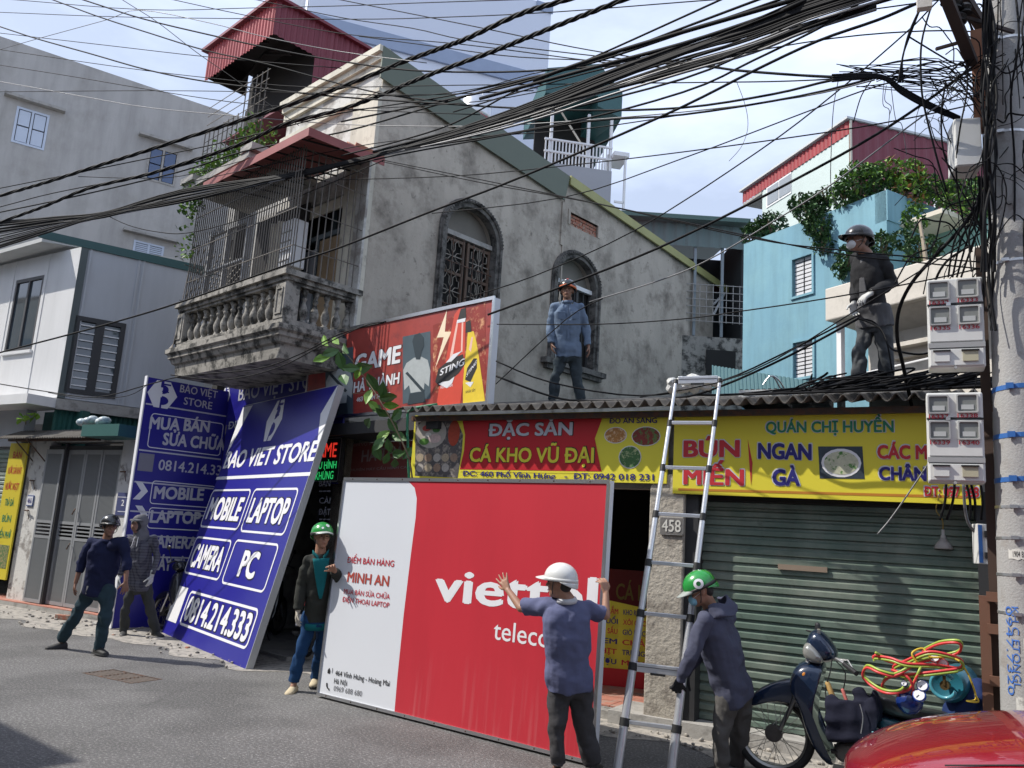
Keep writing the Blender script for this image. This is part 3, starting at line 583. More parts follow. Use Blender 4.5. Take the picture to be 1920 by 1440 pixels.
def arch_window(a, b, z0, zs, zt, sill, grille, nm):
    q = MB(); o1 = [(a - .17, z0)] + [(a, z0)]
    def ring(w0, w1, n0, n1):
        inn = [(a - w0, z0), ] + arc((a + b) / 2, zs, (b - a) / 2 + w0, zt - zs + w0, 180, 0, 20) + [(b + w0, z0)]
        out = [(a - w1, z0), ] + arc((a + b) / 2, zs, (b - a) / 2 + w1, zt - zs + w1, 180, 0, 20) + [(b + w1, z0)]
        vs = []; m = len(inn)
        for n in (n0, n1): vs += [FC.p(x, n, y) for x, y in inn] + [FC.p(x, n, y) for x, y in out]
        fs = []
        for i in range(m - 1):
            fs += [(i, i + m, i + m + 1, i + 1), (i + 2 * m, i + 1 + 2 * m, i + m + 1 + 2 * m, i + m + 2 * m), (i, i + 1, i + 1 + 2 * m, i + 2 * m), (i + m, i + 3 * m, i + 1 + 3 * m, i + m + 1)]
        q.add(vs, fs)
    ring(-.03, .04, -.05, .1); ring(.04, .09, -.08, -.0); ring(.09, .12, -.04, -.0)
    k = 34
    for i in range(k):
        t = R(180 * i / (k - 1)); x = (a + b) / 2 - ((b - a) / 2 + .065) * math.cos(t); z = zs + (zt - zs + .065) * math.sin(t)
        q.box(Fr(FC.p(x, 0, z), 75.8), -.016, .016, -.105, -.09, -.016, .016)
    wn = q.build('arched_window', m_trim, hs, fix=True)
    if sill: q = MB(); q.box(FC, a - .28, b + .28, -.14, .05, z0 - .1, z0); q.box(FC, a - .2, b + .2, -.09, 0, z0 - .18, z0 - .1); q.build('sill', m_trim, wn)
    q = MB(); q.plate(FC, [(a, zs + .05), (b, zs + .05)] + arc((a + b) / 2, zs, (b - a) / 2, zt - zs, 5, 175, 14), (), .2, .23); q.build('tympanum', mat('shadowed_recess_plaster', (.2, .185, .16), .9, var=.25, vs=3), wn)  # shadow of the recess is put into the darker plaster colour
    q = MB(); q.box(FC, a - .04, b + .04, .06, .13, zs - .04, zs + .04); q.build('transom', m_conc if grille else m_white, wn)
    if grille:
        q = MB()
        for k in (0, 1):
            x0 = a + .03 + k * (b - a) / 2; x1 = x0 + (b - a) / 2 - .06
            for r_ in ((x0, x0 + .05), (x1 - .05, x1)): q.box(FC, r_[0], r_[1], .1, .14, z0, zs - .05)
            for z in (z0, z0 + .62, z0 + 1.24, zs - .12): q.box(FC, x0 + .05, x1 - .05, .1, .14, z, z + .05)
        q.build('frame', mat('brown_wood', (.13, .085, .06), .7, var=.3, vs=12), wn)
        g = MB()
        for k in (0, 1):
            cx = a + .03 + k * (b - a) / 2 + ((b - a) / 2 - .06) / 2
            for z in (z0 + .34, z0 + .95, z0 + 1.54):
                for sx in (-1, 1):
                    for sz in (-1, 1):
                        pts = [(0, .05), (.05, .1), (.05, .2), (.12, .24), (.17, .17), (.22, .17), (.22, .07), (.12, .06), (.05, 0)]
                        pts = [FC.p(cx + sx * x * .8, .09, z + sz * y * 1.15) for x, y in pts]; g.tube(pts, .009, 4, False)
                g.tube([FC.p(cx - .22, .09, z), FC.p(cx + .22, .09, z)], .009, 4); g.tube([FC.p(cx, .09, z - .28), FC.p(cx, .09, z + .28)], .009, 4)
        g.build('scroll_grille', mat('old_grille_metal', (.3, .27, .23), .6, .2), wn)
        for i in range(6):
            x = a + .02 + i * (b - a - .04) / 5; q = MB(); q.tube([FC.p(x, .04, z0), FC.p(x, .04, zs - .05)], .01, 5); q.build('bar', m_iron, wn)
        for z in (z0 + .7, zs - .5): q = MB(); q.tube([FC.p(a, .045, z), FC.p(b, .045, z)], .01, 5); q.build('bar', m_iron, wn)
        q = MB(); q.box(FC, a, b, .2, .22, z0, zs); q.build('pane', m_black, wn)
    else:
        q = MB(); q.box(FC, b - .45, b - .39, .1, .14, z0, zs - .04); q.box(FC, b - .06, b, .1, .14, z0, zs - .04); q.box(FC, a, a + .05, .1, .14, z0, zs - .04); q.box(FC, b - .22, b - .2, .12, .14, z0, zs - .04); q.build('frame', mat('dark_frame2', (.05, .05, .05), .6), wn)
        q = MB(); q.box(FC, a, b, .18, .2, z0, zs); q.build('pane', m_black, wn)
arch_window(1.47, 2.66, 4.7, 6.62, 7.16, False, True, 1)
arch_window(4.24, 5.44, 4.98, 6.55, 7.1, True, False, 2)
# brick vent: single bricks
vb_ = MB()
for r_ in ((4.5, 5.48, 7.93, 7.98), (4.5, 4.56, 7.68, 7.93), (5.42, 5.48, 7.68, 7.93)): vb_.box(FC, r_[0], r_[1], -.02, .05, r_[2], r_[3])
vbo = vb_.build('vent_frame', m_stuc, hs)
bmm = MB().box(WF(), 0, .205, 0, .1, 0, .052).mesh('brick', V((0, 0, 0))); bmm.materials.append(m_brick)
for r_ in range(4):
    for c in range(5):
        x = 4.57 + c * .215 - (.1 if r_ % 2 else 0)
        sx = 1
        if x < 4.56: sx = (x + .205 - 4.56) / .205; x = 4.56
        if x + .205 > 5.42: sx = (5.42 - x) / .205
        if sx > .15: inst(bmm, 'brick', vbo, FC.p(x, .03 + random.uniform(0, .015), 7.684 + r_ * .061), FC.mat(), (sx * .97, 1, 1))
q = MB(); q.box(FC, 4.56, 5.42, .06, .2, 7.68, 7.93); q.build('mortar', m_conc, vbo)

# ---- balcony
bal = hs
def molding(prof, name, mm):
    """sweep a profile (outward, z) round the two outer sides of the balcony"""
    U0 = -3.22; q = MB(); rows = []
    for o, z in prof: rows.append([BF.p(U0 - o, 1.2, z), BF.p(U0 - o, -o, z), BF.p(o, -o, z), BF.p(o, 1.2, z)])
    vs = [p_ for r_ in rows for p_ in r_]; fs = []
    for i in range(len(rows) - 1):
        for k in range(3): fs.append((i * 4 + k, i * 4 + k + 1, (i + 1) * 4 + k + 1, (i + 1) * 4 + k))
    m = len(rows) - 1; fs += [(3, 2, 1, 0), (m * 4, m * 4 + 1, m * 4 + 2, m * 4 + 3)]
    q.add(vs, fs); return q.build(name, mm, bal)
molding([(-.05, 3.93), (-.03, 4.12), (.01, 4.14), (.03, 4.2), (.06, 4.22), (.06, 4.27), (.1, 4.3), (.1, 4.37), (-.3, 4.39)], 'balcony_slab', m_mold)
def rail(z0, z1, o, name):
    q = MB(); d = .2
    for a, b, c, e in ((-3.22 - o, o, -o, d), (o - d - o, o, d, 1.2), (-3.22 - o, -3.22 + d, d, 1.2)):
        q.box(BF, a, b, c, e, z0, z1)
    return q
q = rail(4.391, 4.47, 0, ''); q.build('bottom_rail', m_mold, bal)
q = rail(5.0, 5.06, .02, ''); b2 = rail(5.061, 5.14, .07, ''); q.add(b2.v, b2.f); b2 = rail(4.96, 4.999, -.01, ''); q.add(b2.v, b2.f); q.build('handrail', m_mold, bal)
for u in (-3.0, -.0):
    q = MB(); q.box(BF, u - .24, u + .0, -.01, .22, 4.471, 4.96); q.build('post', m_mold, bal)
    q = MB(); f_ = BF
    for r_ in ((u - .2, u - .04, 4.53, 4.55), (u - .2, u - .04, 4.88, 4.9), (u - .2, u - .18, 4.55, 4.88), (u - .06, u - .04, 4.55, 4.88)): q.box(f_, r_[0], r_[1], -.025, -.012, r_[2], r_[3])
    q.build('post_panel', m_mold, bal)
bprof = [(.05, 0), (.05, .05), (.03, .06), (.045, .1), (.062, .17), (.065, .23), (.05, .3), (.028, .37), (.024, .42), (.04, .44), (.04, .47), (.024, .49), (.035, .55), (.048, .58), (.048, .64)]
bl = MB(); bl.lathe((0, 0, 0), bprof, 10); blm = bl.mesh('baluster', V((0, 0, 0))); blm.materials.append(m_mold); blm.shade_smooth()
for i in range(13): inst(blm, 'baluster', bal, BF.p(-2.9 + i * (2.58 / 12), .1, 4.47), Matrix.Rotation(random.uniform(0, 3), 3, 'Z'), (1, 1, .77))
for i in range(5): inst(blm, 'baluster', bal, BF.p(-.1, .36 + i * .18, 4.47), Matrix.Rotation(random.uniform(0, 3), 3, 'Z'), (1, 1, .77))
# upper door wall content
q = MB(); q.box(FB, -1.3, -.46, .02, .06, 4.2, 6.2); q.build('plywood_board', mat('plywood', (.34, .24, .14), .8, var=.2, vs=5), hs)
q = MB(); q.box(FB, -1.85, -1.34, .04, .07, 4.2, 6.1); q.build('door', mat('pale_grey_door', (.32, .34, .38), .6), hs)
q = MB(); q.box(FB, -2.3, -.45, .0, .07, 6.22, 6.3); q.box(FB, -1.34, -1.3, .0, .07, 4.2, 6.22); q.box(FB, -1.0, -.96, .0, .07, 6.3, 6.85); q.build('door_frame', mat('dark_teal_frame', (.05, .07, .08), .5), hs)
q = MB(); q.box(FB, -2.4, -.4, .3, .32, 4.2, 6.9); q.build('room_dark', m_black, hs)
q = MB(); q.box(FB, -.42, -.18, -.06, -.035, 4.25, 6.9); q.build('door_jamb', mat('blueish_white_jamb', (.5, .52, .55), .7, streak=.3), hs)
ac = thing('air_conditioner', 'white air conditioner unit hung behind the balcony bars', 'air conditioner', BF.p(-1, .6, 5.5))
q = MB(); q.box(BF, -1.2, -.85, .5, .75, 5.5, 6.25); q.build('casing', m_white, ac, bevel=.02); q = MB()
for k in range(4): q.box(BF, -1.17, -.88, .485, .499, 5.6 + k * .15, 5.61 + k * .15)
q.build('grille', m_conc, ac)
cur = MB(); cur.grid(lambda a, b: BF.p(-1.75 + a * .4, .6 + .04 * math.sin(a * 14 + b), 5.1 + b * 1.25), 16, 6); tag(cur.build('curtain', m_cream, smooth=True), 'cream cloth hanging behind the balcony bars', 'curtain')
# white window case at the left end of the balcony
q = MB()
for r_ in ((-3.1, -1.75, 6.32, 6.42), (-3.1, -3.0, 5.2, 6.32), (-1.85, -1.75, 5.2, 6.32), (-3.1, -1.75, 5.7, 5.74), (-2.45, -2.4, 5.2, 6.32)): q.box(BF, r_[0], r_[1], .25, .31, r_[2], r_[3])
q.build('white_window_case', mat('greyed_white_paint', (.4, .41, .43), .6, streak=.4), hs)  # white toned down to grey with darker streaks
q = MB(); q.box(BF, -3.2, -1.6, 1.15, 1.19, 4.3, 6.9); q.build('rear_shade_panel', m_black, hs)  # black sheet added to paint the shade behind the bars
m_cage = mat('rusty_cage_bar', (.13, .115, .1), .65, .3, var=.35, vs=9)
# iron cage
cg = thing('balcony_cage', 'iron bar cage closing the old balcony above its balustrade', 'cage', BF.p(-1.5, 0, 5.1))
brm = MB().tube([(0, 0, 0), (0, 0, 1)], .0095, 5).mesh('bar', V((0, 0, 0))); brm.materials.append(m_cage)
for i in range(46):
    u = -3.15 + i * 3.15 / 45; inst(brm, 'bar', cg, BF.p(u, .03, 5.14), None, (1, 1, 1.82))
for i in range(11): inst(brm, 'bar', cg, BF.p(-.02, .08 + i * .108, 5.11), None, (1, 1, 1.85))
for z in (5.5, 6.05, 6.6, 6.92):
    q = MB(); q.tube([BF.p(-3.17, .03, z), BF.p(0, .03, z), BF.p(-.0, 1.18, z)], .009, 4); q.build('cross_rail', m_cage, cg)
q = MB()
for i in range(12): q.tube([BF.p(-3.2 - i * .012, -.04 - i * .0, 4.4), BF.p(-3.25 - i * .01, .1 + i * .1, 6.2)], .007, 4)
for z in (4.6, 5.2, 5.8): q.tube([BF.p(-3.22, -.03, z), BF.p(-3.3, 1.15, z)], .007, 4)
q.build('side_bar', m_cage, cg)
# red canopy over the cage
cn = thing('canopy', 'faded red sheet metal canopy over the balcony cage', 'canopy', BF.p(-1, 0, 6.8))
q = MB(); e = .22
O = [BF.p(-2.5, -e, 6.97), BF.p(.5, -e, 6.97), BF.p(.4, 1.12, 7.08)]; I = [BF.p(-2.5, 1.17, 7.34), BF.p(-.5, 1.17, 7.34), BF.p(-.4, 1.18, 7.34)]
q.add([O[0], O[1], O[2], I[0], I[1], I[2]], [(0, 1, 4, 3), (1, 2, 5, 4)]); q.build('sheet', mat('faded_red_sheet', (.28, .075, .07), .6, var=.15, vs=3, streak=.2), cn, solid=.01)
q = MB(); dz = V((0, 0, -.12)); q.add([O[0], O[1], O[2], O[0] + dz, O[1] + dz, O[2] + dz], [(0, 3, 4, 1), (1, 4, 5, 2)]); q.build('valance', mat('faded_red_sheet', 0), cn, solid=.01)
q = MB(); 
for i in range(9): q.tube([BF.p(-2.5 + i * .33, -.2, 6.94), BF.p(-2.5 + i * .33, 1.15, 7.15)], .015, 4)
q.build('rafter', m_black, cn)
q = MB(); q.grid(lambda a, b: BF.p(.1 + .3 * a, .6 + .5 * b, 7.12 + .08 * math.sin(a * 6.3)), 8, 2); q.build('loose_tile', mat('terracotta', (.5, .22, .15), .7), cn, solid=.015)
# clutter behind the bars
for i, (u, n, z0, z1) in enumerate(((-2.9, .5, 5.15, 6.3), (-2.6, .7, 5.15, 6.0), (-2.2, .45, 5.15, 5.9), (-1.95, .8, 5.15, 6.4), (-1.6, .9, 5.15, 6.2))):
    q = MB(); q.tube([BF.p(u, n, z0), BF.p(u + .12 * (-1) ** i, n, z1)], .02, 5); tag(q.build('leaning_pole', m_cage if i % 2 else m_ironlt), ('grey pole at the far left end of the balcony clutter', 'dark pole second from the left behind the balcony bars', 'short grey pole in the middle of the balcony clutter', 'tall dark pole beside the cream cloth on the balcony', 'pole directly left of the cream cloth on the balcony')[i], 'pole')
# upper little balcony with plants
ub = thing('rooftop_planter', 'small upper terrace with wire lattice and climbing green plants left of the gable', 'planter', BF.p(-3, .6, 7))
q = MB(); q.box(BF, -3.5, -1.35, -.1, 1.1, 7.12, 7.22); q.box(BF, -3.55, -3.1, -.15, .3, 7.22, 7.32); q.box(BF, -1.6, -1.25, -.12, .2, 7.23, 7.34); q.build('ledge', m_conc, ub)
q = MB(); q.box(BF, -3.5, -2.7, 1.3, 5, .0, 7.11); q.build('support_wall', m_conc, ub)
for i in range(13): inst(brm, 'bar', ub, BF.p(-3.3 + i * .16, .05, 7.22), None, (1, 1, .95 + .5 * (i > 7)))
for i in range(9): q = MB(); q.tube([BF.p(-3.3, .05, 7.35 + i * .16), BF.p(-3.3 + (.95 if i > 4 else 0), .05, 7.35 + i * .16), BF.p(-1.3, .05, 7.35 + i * .16)], .006, 4); q.build('wire', m_cage, ub)
q = MB()
for i in range(900):
    u = random.uniform(-3.4, -1.4); z = 7.3 + abs(random.gauss(0, .16)) + (.35 * random.random() if u > -1.9 else 0); leaf(q, BF.p(u, random.uniform(-.12, .4), z), .075, .05, rrot(), mi=random.choice((0, 0, 1)))
for i in range(240): u = random.uniform(-3.5, -3.0); leaf(q, BF.p(u, random.uniform(-.15, .1), random.uniform(5.9, 7.2) if random.random() < .4 else random.uniform(6.7, 7.2)), .08, .055, rrot(), mi=random.choice((0, 1)))
q.build('foliage', [m_leafA, m_leafB], ub)

# ---- red rooftop shed behind
so = at(520, 0, 15.5); FS = Fr(so, -14.2); FSC = Fr(so, 75.8)
sh = thing('rooftop_shed', 'dark red corrugated rooftop shed with an open black underside', 'shed', so - V((0, 0, 3)))
ul = FS.px(390, 98)[0]; dz1 = FS.px(520, 57)[1]; ur = FSC.px(700, 105)[0]; uo = FSC.px(592, 98)[0]
def cor_wall(fr, u0, u1, v0, v1, nm, mm, par, amp=.012, pitch=.12, n=0):
    k = int(abs(u1 - u0) / pitch * 4); q = MB(); q.grid(lambda a, b: fr.p(u0 + (u1 - u0) * a, n + amp * (1 if int(a * k) % 4 < 2 else -1), v0 + (v1 - v0) * b), k, 1); return q.build(nm, mm, par, solid=.004)
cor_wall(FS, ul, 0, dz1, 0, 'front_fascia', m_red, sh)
cor_wall(FSC, 0, uo, dz1, 0, 'side_fascia', m_maroon, sh); cor_wall(FSC, uo, ur + .1, -2.6, 0, 'side_cladding', m_maroon, sh)  # side sheets take the darker red, their shade is in the colour
q = MB(); q.box(FS, ul - .1, .1, -.1, ur + .15, 0.0, .06); q.build('roof', m_maroon, sh)
q = MB(); q.box(FS, ul, -.05, .05, ur, -.08, -.04); q.box(FS, ul + .05, -.02, uo + .1, uo + .15, -2.6, -.09); q.box(FS, ul + .02, ul + .06, .05, uo, -.6, -.09); q.build('ceiling', m_black, sh)
for i in range(4): q = MB(); q.tube([FS.p(ul * .2, .2 + i * .5, -.55), FS.p(ul * .6, .2 + i * .5, -.12), FS.p(ul, .2 + i * .5, -.55)], .03, 4); q.build('truss', m_black, sh)
pb = at(470, 250, 17.3); 
for (x0, y0, x1, y1) in ((468, 165, 462, 262), (487, 150, 480, 262)):
    q = MB(); a = FS.px(x0, y0, 1.2); b = FS.px(x1, y1, 1.2); q.box(FS, b[0] - .05, b[0] + .05, 1.15, 1.25, b[1] - 1.0, -.1); q.build('post', m_black, sh)
q = MB(); q.box(FS, FS.px(461, 200, 1.7)[0], -.1, 1.7, 1.8, -2.7, -.1); q.build('back_wall', m_black, sh)
q = MB(); q.box(FS, ul + .6, -.2, .6, 5, -9.5, -2.65); q.build('support', m_conc, sh)
# ground floor bay under the balcony: dark shopfront
bay = thing('phone_shop', 'open dark ground floor shopfront under the stained balcony', 'shop', FB.p(-2, 0, 0))
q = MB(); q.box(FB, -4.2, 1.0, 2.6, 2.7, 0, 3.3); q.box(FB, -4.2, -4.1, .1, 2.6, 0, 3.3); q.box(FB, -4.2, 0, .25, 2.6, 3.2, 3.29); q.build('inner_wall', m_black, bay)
q = MB(); q.box(FB, -4.1, -.0, -.6, 2.6, .002, .06); q.build('floor', m_conc, bay)
q = MB(); q.box(FB, -.25, .0, .0, .2, 0, 3.25); q.build('pillar', m_black, bay)
for i in range(7):
    q = MB(); x = -3.2 + i * .5; q.box(FB, x, x + .42, 1.6, 1.9, .06, .9 + .3 * (i % 2)); q.build('display_case', mat('dim_blue_box', (.04, .05, .09), .4, var=.5, vs=8), bay)
for i in range(9):
    q = MB(); x = -1.9 + i * .19; q.tube([FB.p(x, .9, 1.0), FB.p(x + .02, .9, 2.0)], .012, 5); q.build('hanging_tube', mat('pale_tube', (.3, .3, .33), .4), bay)
# ================================================================ right-hand shops
FA = Fr((0, 8.22, 0), 0)
lt = thing('lean_to_shop', 'low row of shops under a corrugated roof with a rough pillar and dark opening', 'shop', (-3, 8.5, 0))
m_pill = mat('rough_cement_render', (.42, .38, .32), .95, var=.15, vs=5, bump=1, bs=22, dist=.02, col2=(.25, .22, .185), mixs=4, lo=.5, hi=.62)
q = MB(); q.box(FA, -3.0, -2.63, 0, .45, 0, 2.5); q.build('pillar', m_pill, lt, bevel=.015)
q = MB(); q.box(FA, -6.1, .35, .12, .3, 2.35, 3.12); q.box(FA, -5.95, -5.8, .0, .3, 0, 3.1); q.build('lintel', m_conc, lt)
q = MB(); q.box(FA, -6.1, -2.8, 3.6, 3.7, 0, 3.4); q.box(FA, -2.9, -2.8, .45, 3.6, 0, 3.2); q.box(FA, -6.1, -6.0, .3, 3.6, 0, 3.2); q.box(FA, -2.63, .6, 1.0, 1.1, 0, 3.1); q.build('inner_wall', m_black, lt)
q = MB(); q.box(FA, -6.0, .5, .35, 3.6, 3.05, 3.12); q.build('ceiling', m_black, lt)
rf = corr(FA, -6.08, .42, -.3, 3.19, 4.6, 4.15, .036, .146, 'corrugated_roof', m_fibro, lt, seg=8, rows=10, wob=.012)
q = MB(); q.box(FA, -6.05, .4, -.1, -.05, 3.08, 3.14); q.build('batten', m_iron, lt)
# number plate 458
pl_ = thing('number_plate', 'weathered stone plate reading 458 set in the rough pillar', 'plate', FA.p(-2.8, 0, 1.96))
a = FA.px(1241, 1000); b = FA.px(1280, 972); q = MB(); q.plate(FA, rrect(a[0] - .02, b[0] + .015, a[1] - .01, b[1] + .01, .02), (), -.02, -.001); q.build('panel', m_conc, pl_, bevel=.003)
q = MB(); q.box(FA, a[0] - .012, b[0] + .007, -.022, -.0205, a[1], b[1]); q.build('face', mat('dark_plate', (.16, .15, .14), .9, bump=.5), pl_)
q = MB(); text(q, FA, '458', a[0] + .005, b[0] - .008, a[1] + .02, b[1] - .02, n=-.026, bold=.03); q.build('lettering', mat('chalky_white', (.6, .58, .53), .9, bump=.5), pl_)

# roller shutter (recessed)
sr = thing('roller_shutter', 'wide green grey roller shutter behind the parked motorbike', 'shutter', FA.p(-1.2, .22, 0))
sm2 = slat_mesh(2.6, .089, .024); m_shut2 = mat('green_shutter', (.135, .19, .155), .4, .2, var=.12, vs=1.4, col2=(.27, .3, .25), mixs=1.5, lo=.42, hi=.7, streak=.25, spots=.25); sm2.materials.append(m_shut2)
for k in range(26): inst(sm2, 'slat', sr, FA.p(-2.58, .24, .13 + k * .0895), None)
q = MB(); q.box(FA, -2.63, -2.5, .05, .3, 0, 2.4); q.build('guide_rail', mat('dark_guide', (.04, .04, .042), .6, .3), sr)
q = MB(); q.box(FA, -.06, .04, .05, .3, 0, 2.4); q.build('guide_rail', mat('dark_guide', 0), sr)
q = MB(); q.box(FA, -2.6, 0, .12, .5, 2.25, 2.4); q.build('box', m_black, sr)
q = MB(); q.box(FA, -1.75, -1.3, .19, .21, 1.62, 1.67); q.build('label_strip', mat('brown_tape', (.25, .19, .14), .7), sr)
q = MB(); q.box(FA, -3.35, .3, -.05, .6, .005, .13); tag(q.build('doorstep', m_conc), kind='structure')

# ---------------------------------------------------------------- red and yellow food sign
m_sred = mat('red_print', (.5, .012, .02), .45, var=.05, vs=1); m_syel = mat('bright_yellow_print', (.76, .67, .05), .45, var=.05, vs=1)
m_syel2 = mat('mustard_print', (.72, .62, .04), .5, var=.06, vs=1.2)
FR = Fr((0, 8.2, 0), 0)
s1 = thing('shop_sign', 'red banner sign reading ĐẶC SẢN CÁ KHO VŨ ĐẠI with dish pictures', 'sign', FR.p(-4.4, 0, 2.4))
TL, TR, BR_, BL_ = FR.px(778, 782), FR.px(1247, 768), FR.px(1256, 907), FR.px(776, 893)
u0, u1, v0, v1 = TL[0], (TR[0] + BR_[0]) / 2, 2.4, 3.16
q = MB(); q.box(FR, u0, u1, 0, .04, v0, v1); q.build('panel', m_syel, s1)
n = -.002
def P(fr, pts, nn=n): return [fr.px(x, y, nn) for x, y in pts]
q = MB(); q.plate(FR, P(FR, [(866, 783), (1133, 773), (1116, 822), (1128, 884), (862, 880), (870, 845), (872, 815)]), (), n, n + .001, back=False); q.build('red_field', m_sred, s1)
q = MB(); q.plate(FR, P(FR, [(779, 784), (848, 783), (862, 800), (868, 815), (866, 845), (858, 896), (778, 892)]), (), n, n + .001, back=False); q.build('picture_ground', mat('dark_photo', (.09, .08, .08), .5, var=.6, vs=25, col2=(.3, .26, .22), mixs=18, lo=.5, hi=.6), s1)
def disc(mb, fr, x, y, rx, ry, n, k=18):
    a = fr.px(x, y, n); b = fr.px(x + rx, y, n); c = fr.px(x, y - ry, n); r1 = b[0] - a[0]; r2 = c[1] - a[1]
    mb.plate(fr, [(a[0] + r1 * math.cos(2 * math.pi * i / k), a[1] + r2 * math.sin(2 * math.pi * i / k)) for i in range(k)], (), n, n + .0008, back=False)
q = MB(); disc(q, FR, 808, 812, 29, 28, -.004); q.build('dish', mat('pale_plate', (.42, .38, .33), .5, var=.3, vs=18), s1)
for x, y, r_, c in ((800, 803, 8, (.45, .06, .05)), (815, 822, 12, (.6, .45, .42)), (795, 828, 9, (.1, .25, .04)), (818, 806, 7, (.07, .2, .05)), (803, 815, 6, (.7, .66, .6)), (851, 812, 11, (.4, .05, .02))):
    q = MB(); disc(q, FR, x, y, r_, r_ * (.7 if x < 850 else 2.2), -.006); q.build('food', mat('food%d' % (x + y), c, .5, var=.4, vs=40), s1)
for k in range(9):
    q = MB(); disc(q, FR, 787 + (k % 5) * 16, 858 + (k // 5) * 19, 7, 8, -.004, 12); q.build('jar_lid', mat('jar_photo%d' % (k % 3), ((.4, .32, .22), (.3, .2, .14), (.42, .38, .34))[k % 3], .5, var=.5, vs=60), s1)
for x, y, rx, ry, c, c2 in ((1154, 816, 20, 14, (.45, .2, .05), (.7, .5, .3)), (1211, 818, 26, 17, (.22, .03, .02), (.1, .2, .05)), (1181, 857, 20, 20, (.05, .14, .04), (.35, .4, .2))):
    q = MB(); disc(q, FR, x, y, rx + 1.5, ry + 1.5, -.004); q.build('plate_rim', m_twhite, s1)
    q = MB(); disc(q, FR, x, y, rx, ry, -.006); q.build('food', mat('dish%d' % x, c, .5, var=.5, vs=50, col2=c2, mixs=28, lo=.52, hi=.58), s1)
def tx(fr, sgn, s_, x0, y0, x1, y1, cap, mm, bold=.045, o=None, ob=.1, n=-.006, nm='lettering', shear=0):
    if o: q = MB(); tpx(q, fr, s_, x0 - 2, y0 + 1, x1 + 2, y1 + 1, cap + .016, n=n + .0022, bold=ob, shear=shear); q.build('letter_outline', o, sgn)
    q = MB(); tpx(q, fr, s_, x0, y0, x1, y1, cap, n=n, bold=bold, shear=shear); q.build(nm, mm, sgn)
m_ink = mat('grey_white_ink', (.55, .56, .6), .5, var=.05)
tx(FR, s1, 'ĐẶC SẢN', 917, 818, 1073, 816, .145, m_ink, .06, m_tblack, .085)
tx(FR, s1, 'CÁ KHO VŨ ĐẠI', 880, 866, 1113, 868, .165, m_syel, .055, m_tblack, .075)
tx(FR, s1, 'ĐC: 460 Phố Vĩnh Hưng', 868, 892, 1041, 898, .06, m_tblue, .045)
tx(FR, s1, '-  ĐT: 0942 018 231', 1058, 898, 1226, 901, .066, m_tblue, .045)
tx(FR, s1, 'ĐỒ ĂN SẴNG', 1143, 794, 1232, 793, .055, m_tblue, .045)
q = MB(); line_uv(q, FR, P(FR, [(862, 883), (1128, 887), (1116, 822), (1134, 773)], -.005), .007, -.005); q.build('trim_line', m_syel, s1)
# ---------------------------------------------------------------- yellow noodle sign
s2 = thing('shop_sign', 'long yellow sign reading QUÁN CHỊ HUYỀN above the green roller shutter', 'sign', FR.p(-1.3, 0, 2.3))
u0 = BR_[0] + .03; u1 = FR.px(1838, 900)[0]
q = MB(); q.plate(FR, [(u0, FR.px(1262, 925)[1]), (u1, FR.px(1835, 947)[1]), (u1, 3.14), (u0, 3.15)], (), 0, .04); q.build('panel', m_syel2, s2)
for zz in (3.1, 2.345): q = MB(); q.box(FR, u0 + .06, u1 - .02, -.002, -.0012, zz - .012, zz + .012); q.build('orange_band', mat('orange_print', (.5, .2, .02), .5), s2)
tx(FR, s2, 'QUÁN CHỊ HUYỀN', 1436, 811, 1676, 810, .105, m_tgreen, .055, m_ink, .1)
tx(FR, s2, 'BÚN', 1281, 857, 1387, 857, .17, m_tred, .07, m_ink, .11)
tx(FR, s2, 'MIẾN', 1281, 908, 1395, 911, .16, m_tred, .07, m_ink, .11)
tx(FR, s2, 'NGAN', 1421, 860, 1522, 863, .155, m_tblue, .085, m_ink, .12)
tx(FR, s2, 'GÀ', 1448, 910, 1500, 911, .155, m_tblue, .085, m_ink, .12)
tx(FR, s2, 'CÁC MÓN', 1645, 860, 1790, 862, .125, m_tred, .08, m_ink, .12)
tx(FR, s2, 'CHÂN GÀ', 1648, 900, 1795, 903, .12, m_tblue, .08, m_ink, .12)
tx(FR, s2, 'ĐT: 097 668', 1734, 930, 1836, 932, .085, m_tred, .06, m_ink, .1)
q = MB(); q.plate(FR, P(FR, [(1402, 823), (1411, 868), (1408, 910), (1405, 870)], -.004), (), -.004, -.003, back=False); q.build('bracket_mark', m_tred, s2)
q = MB(); q.plate(FR, P(FR, [(1534, 837), (1617, 837), (1621, 898), (1537, 897)], -.003), (), -.003, -.002, back=False); q.build('picture_ground', mat('dark_photo2', (.03, .045, .06), .5, var=.6, vs=20), s2)
q = MB(); disc(q, FR, 1577, 868, 38, 27, -.005); q.build('bowl', m_twhite, s2); q = MB(); disc(q, FR, 1577, 868, 33, 22, -.007); q.build('food', mat('noodle_photo', (.5, .5, .36), .5, var=.4, vs=30, col2=(.06, .2, .03), mixs=16, lo=.54, hi=.6), s2)

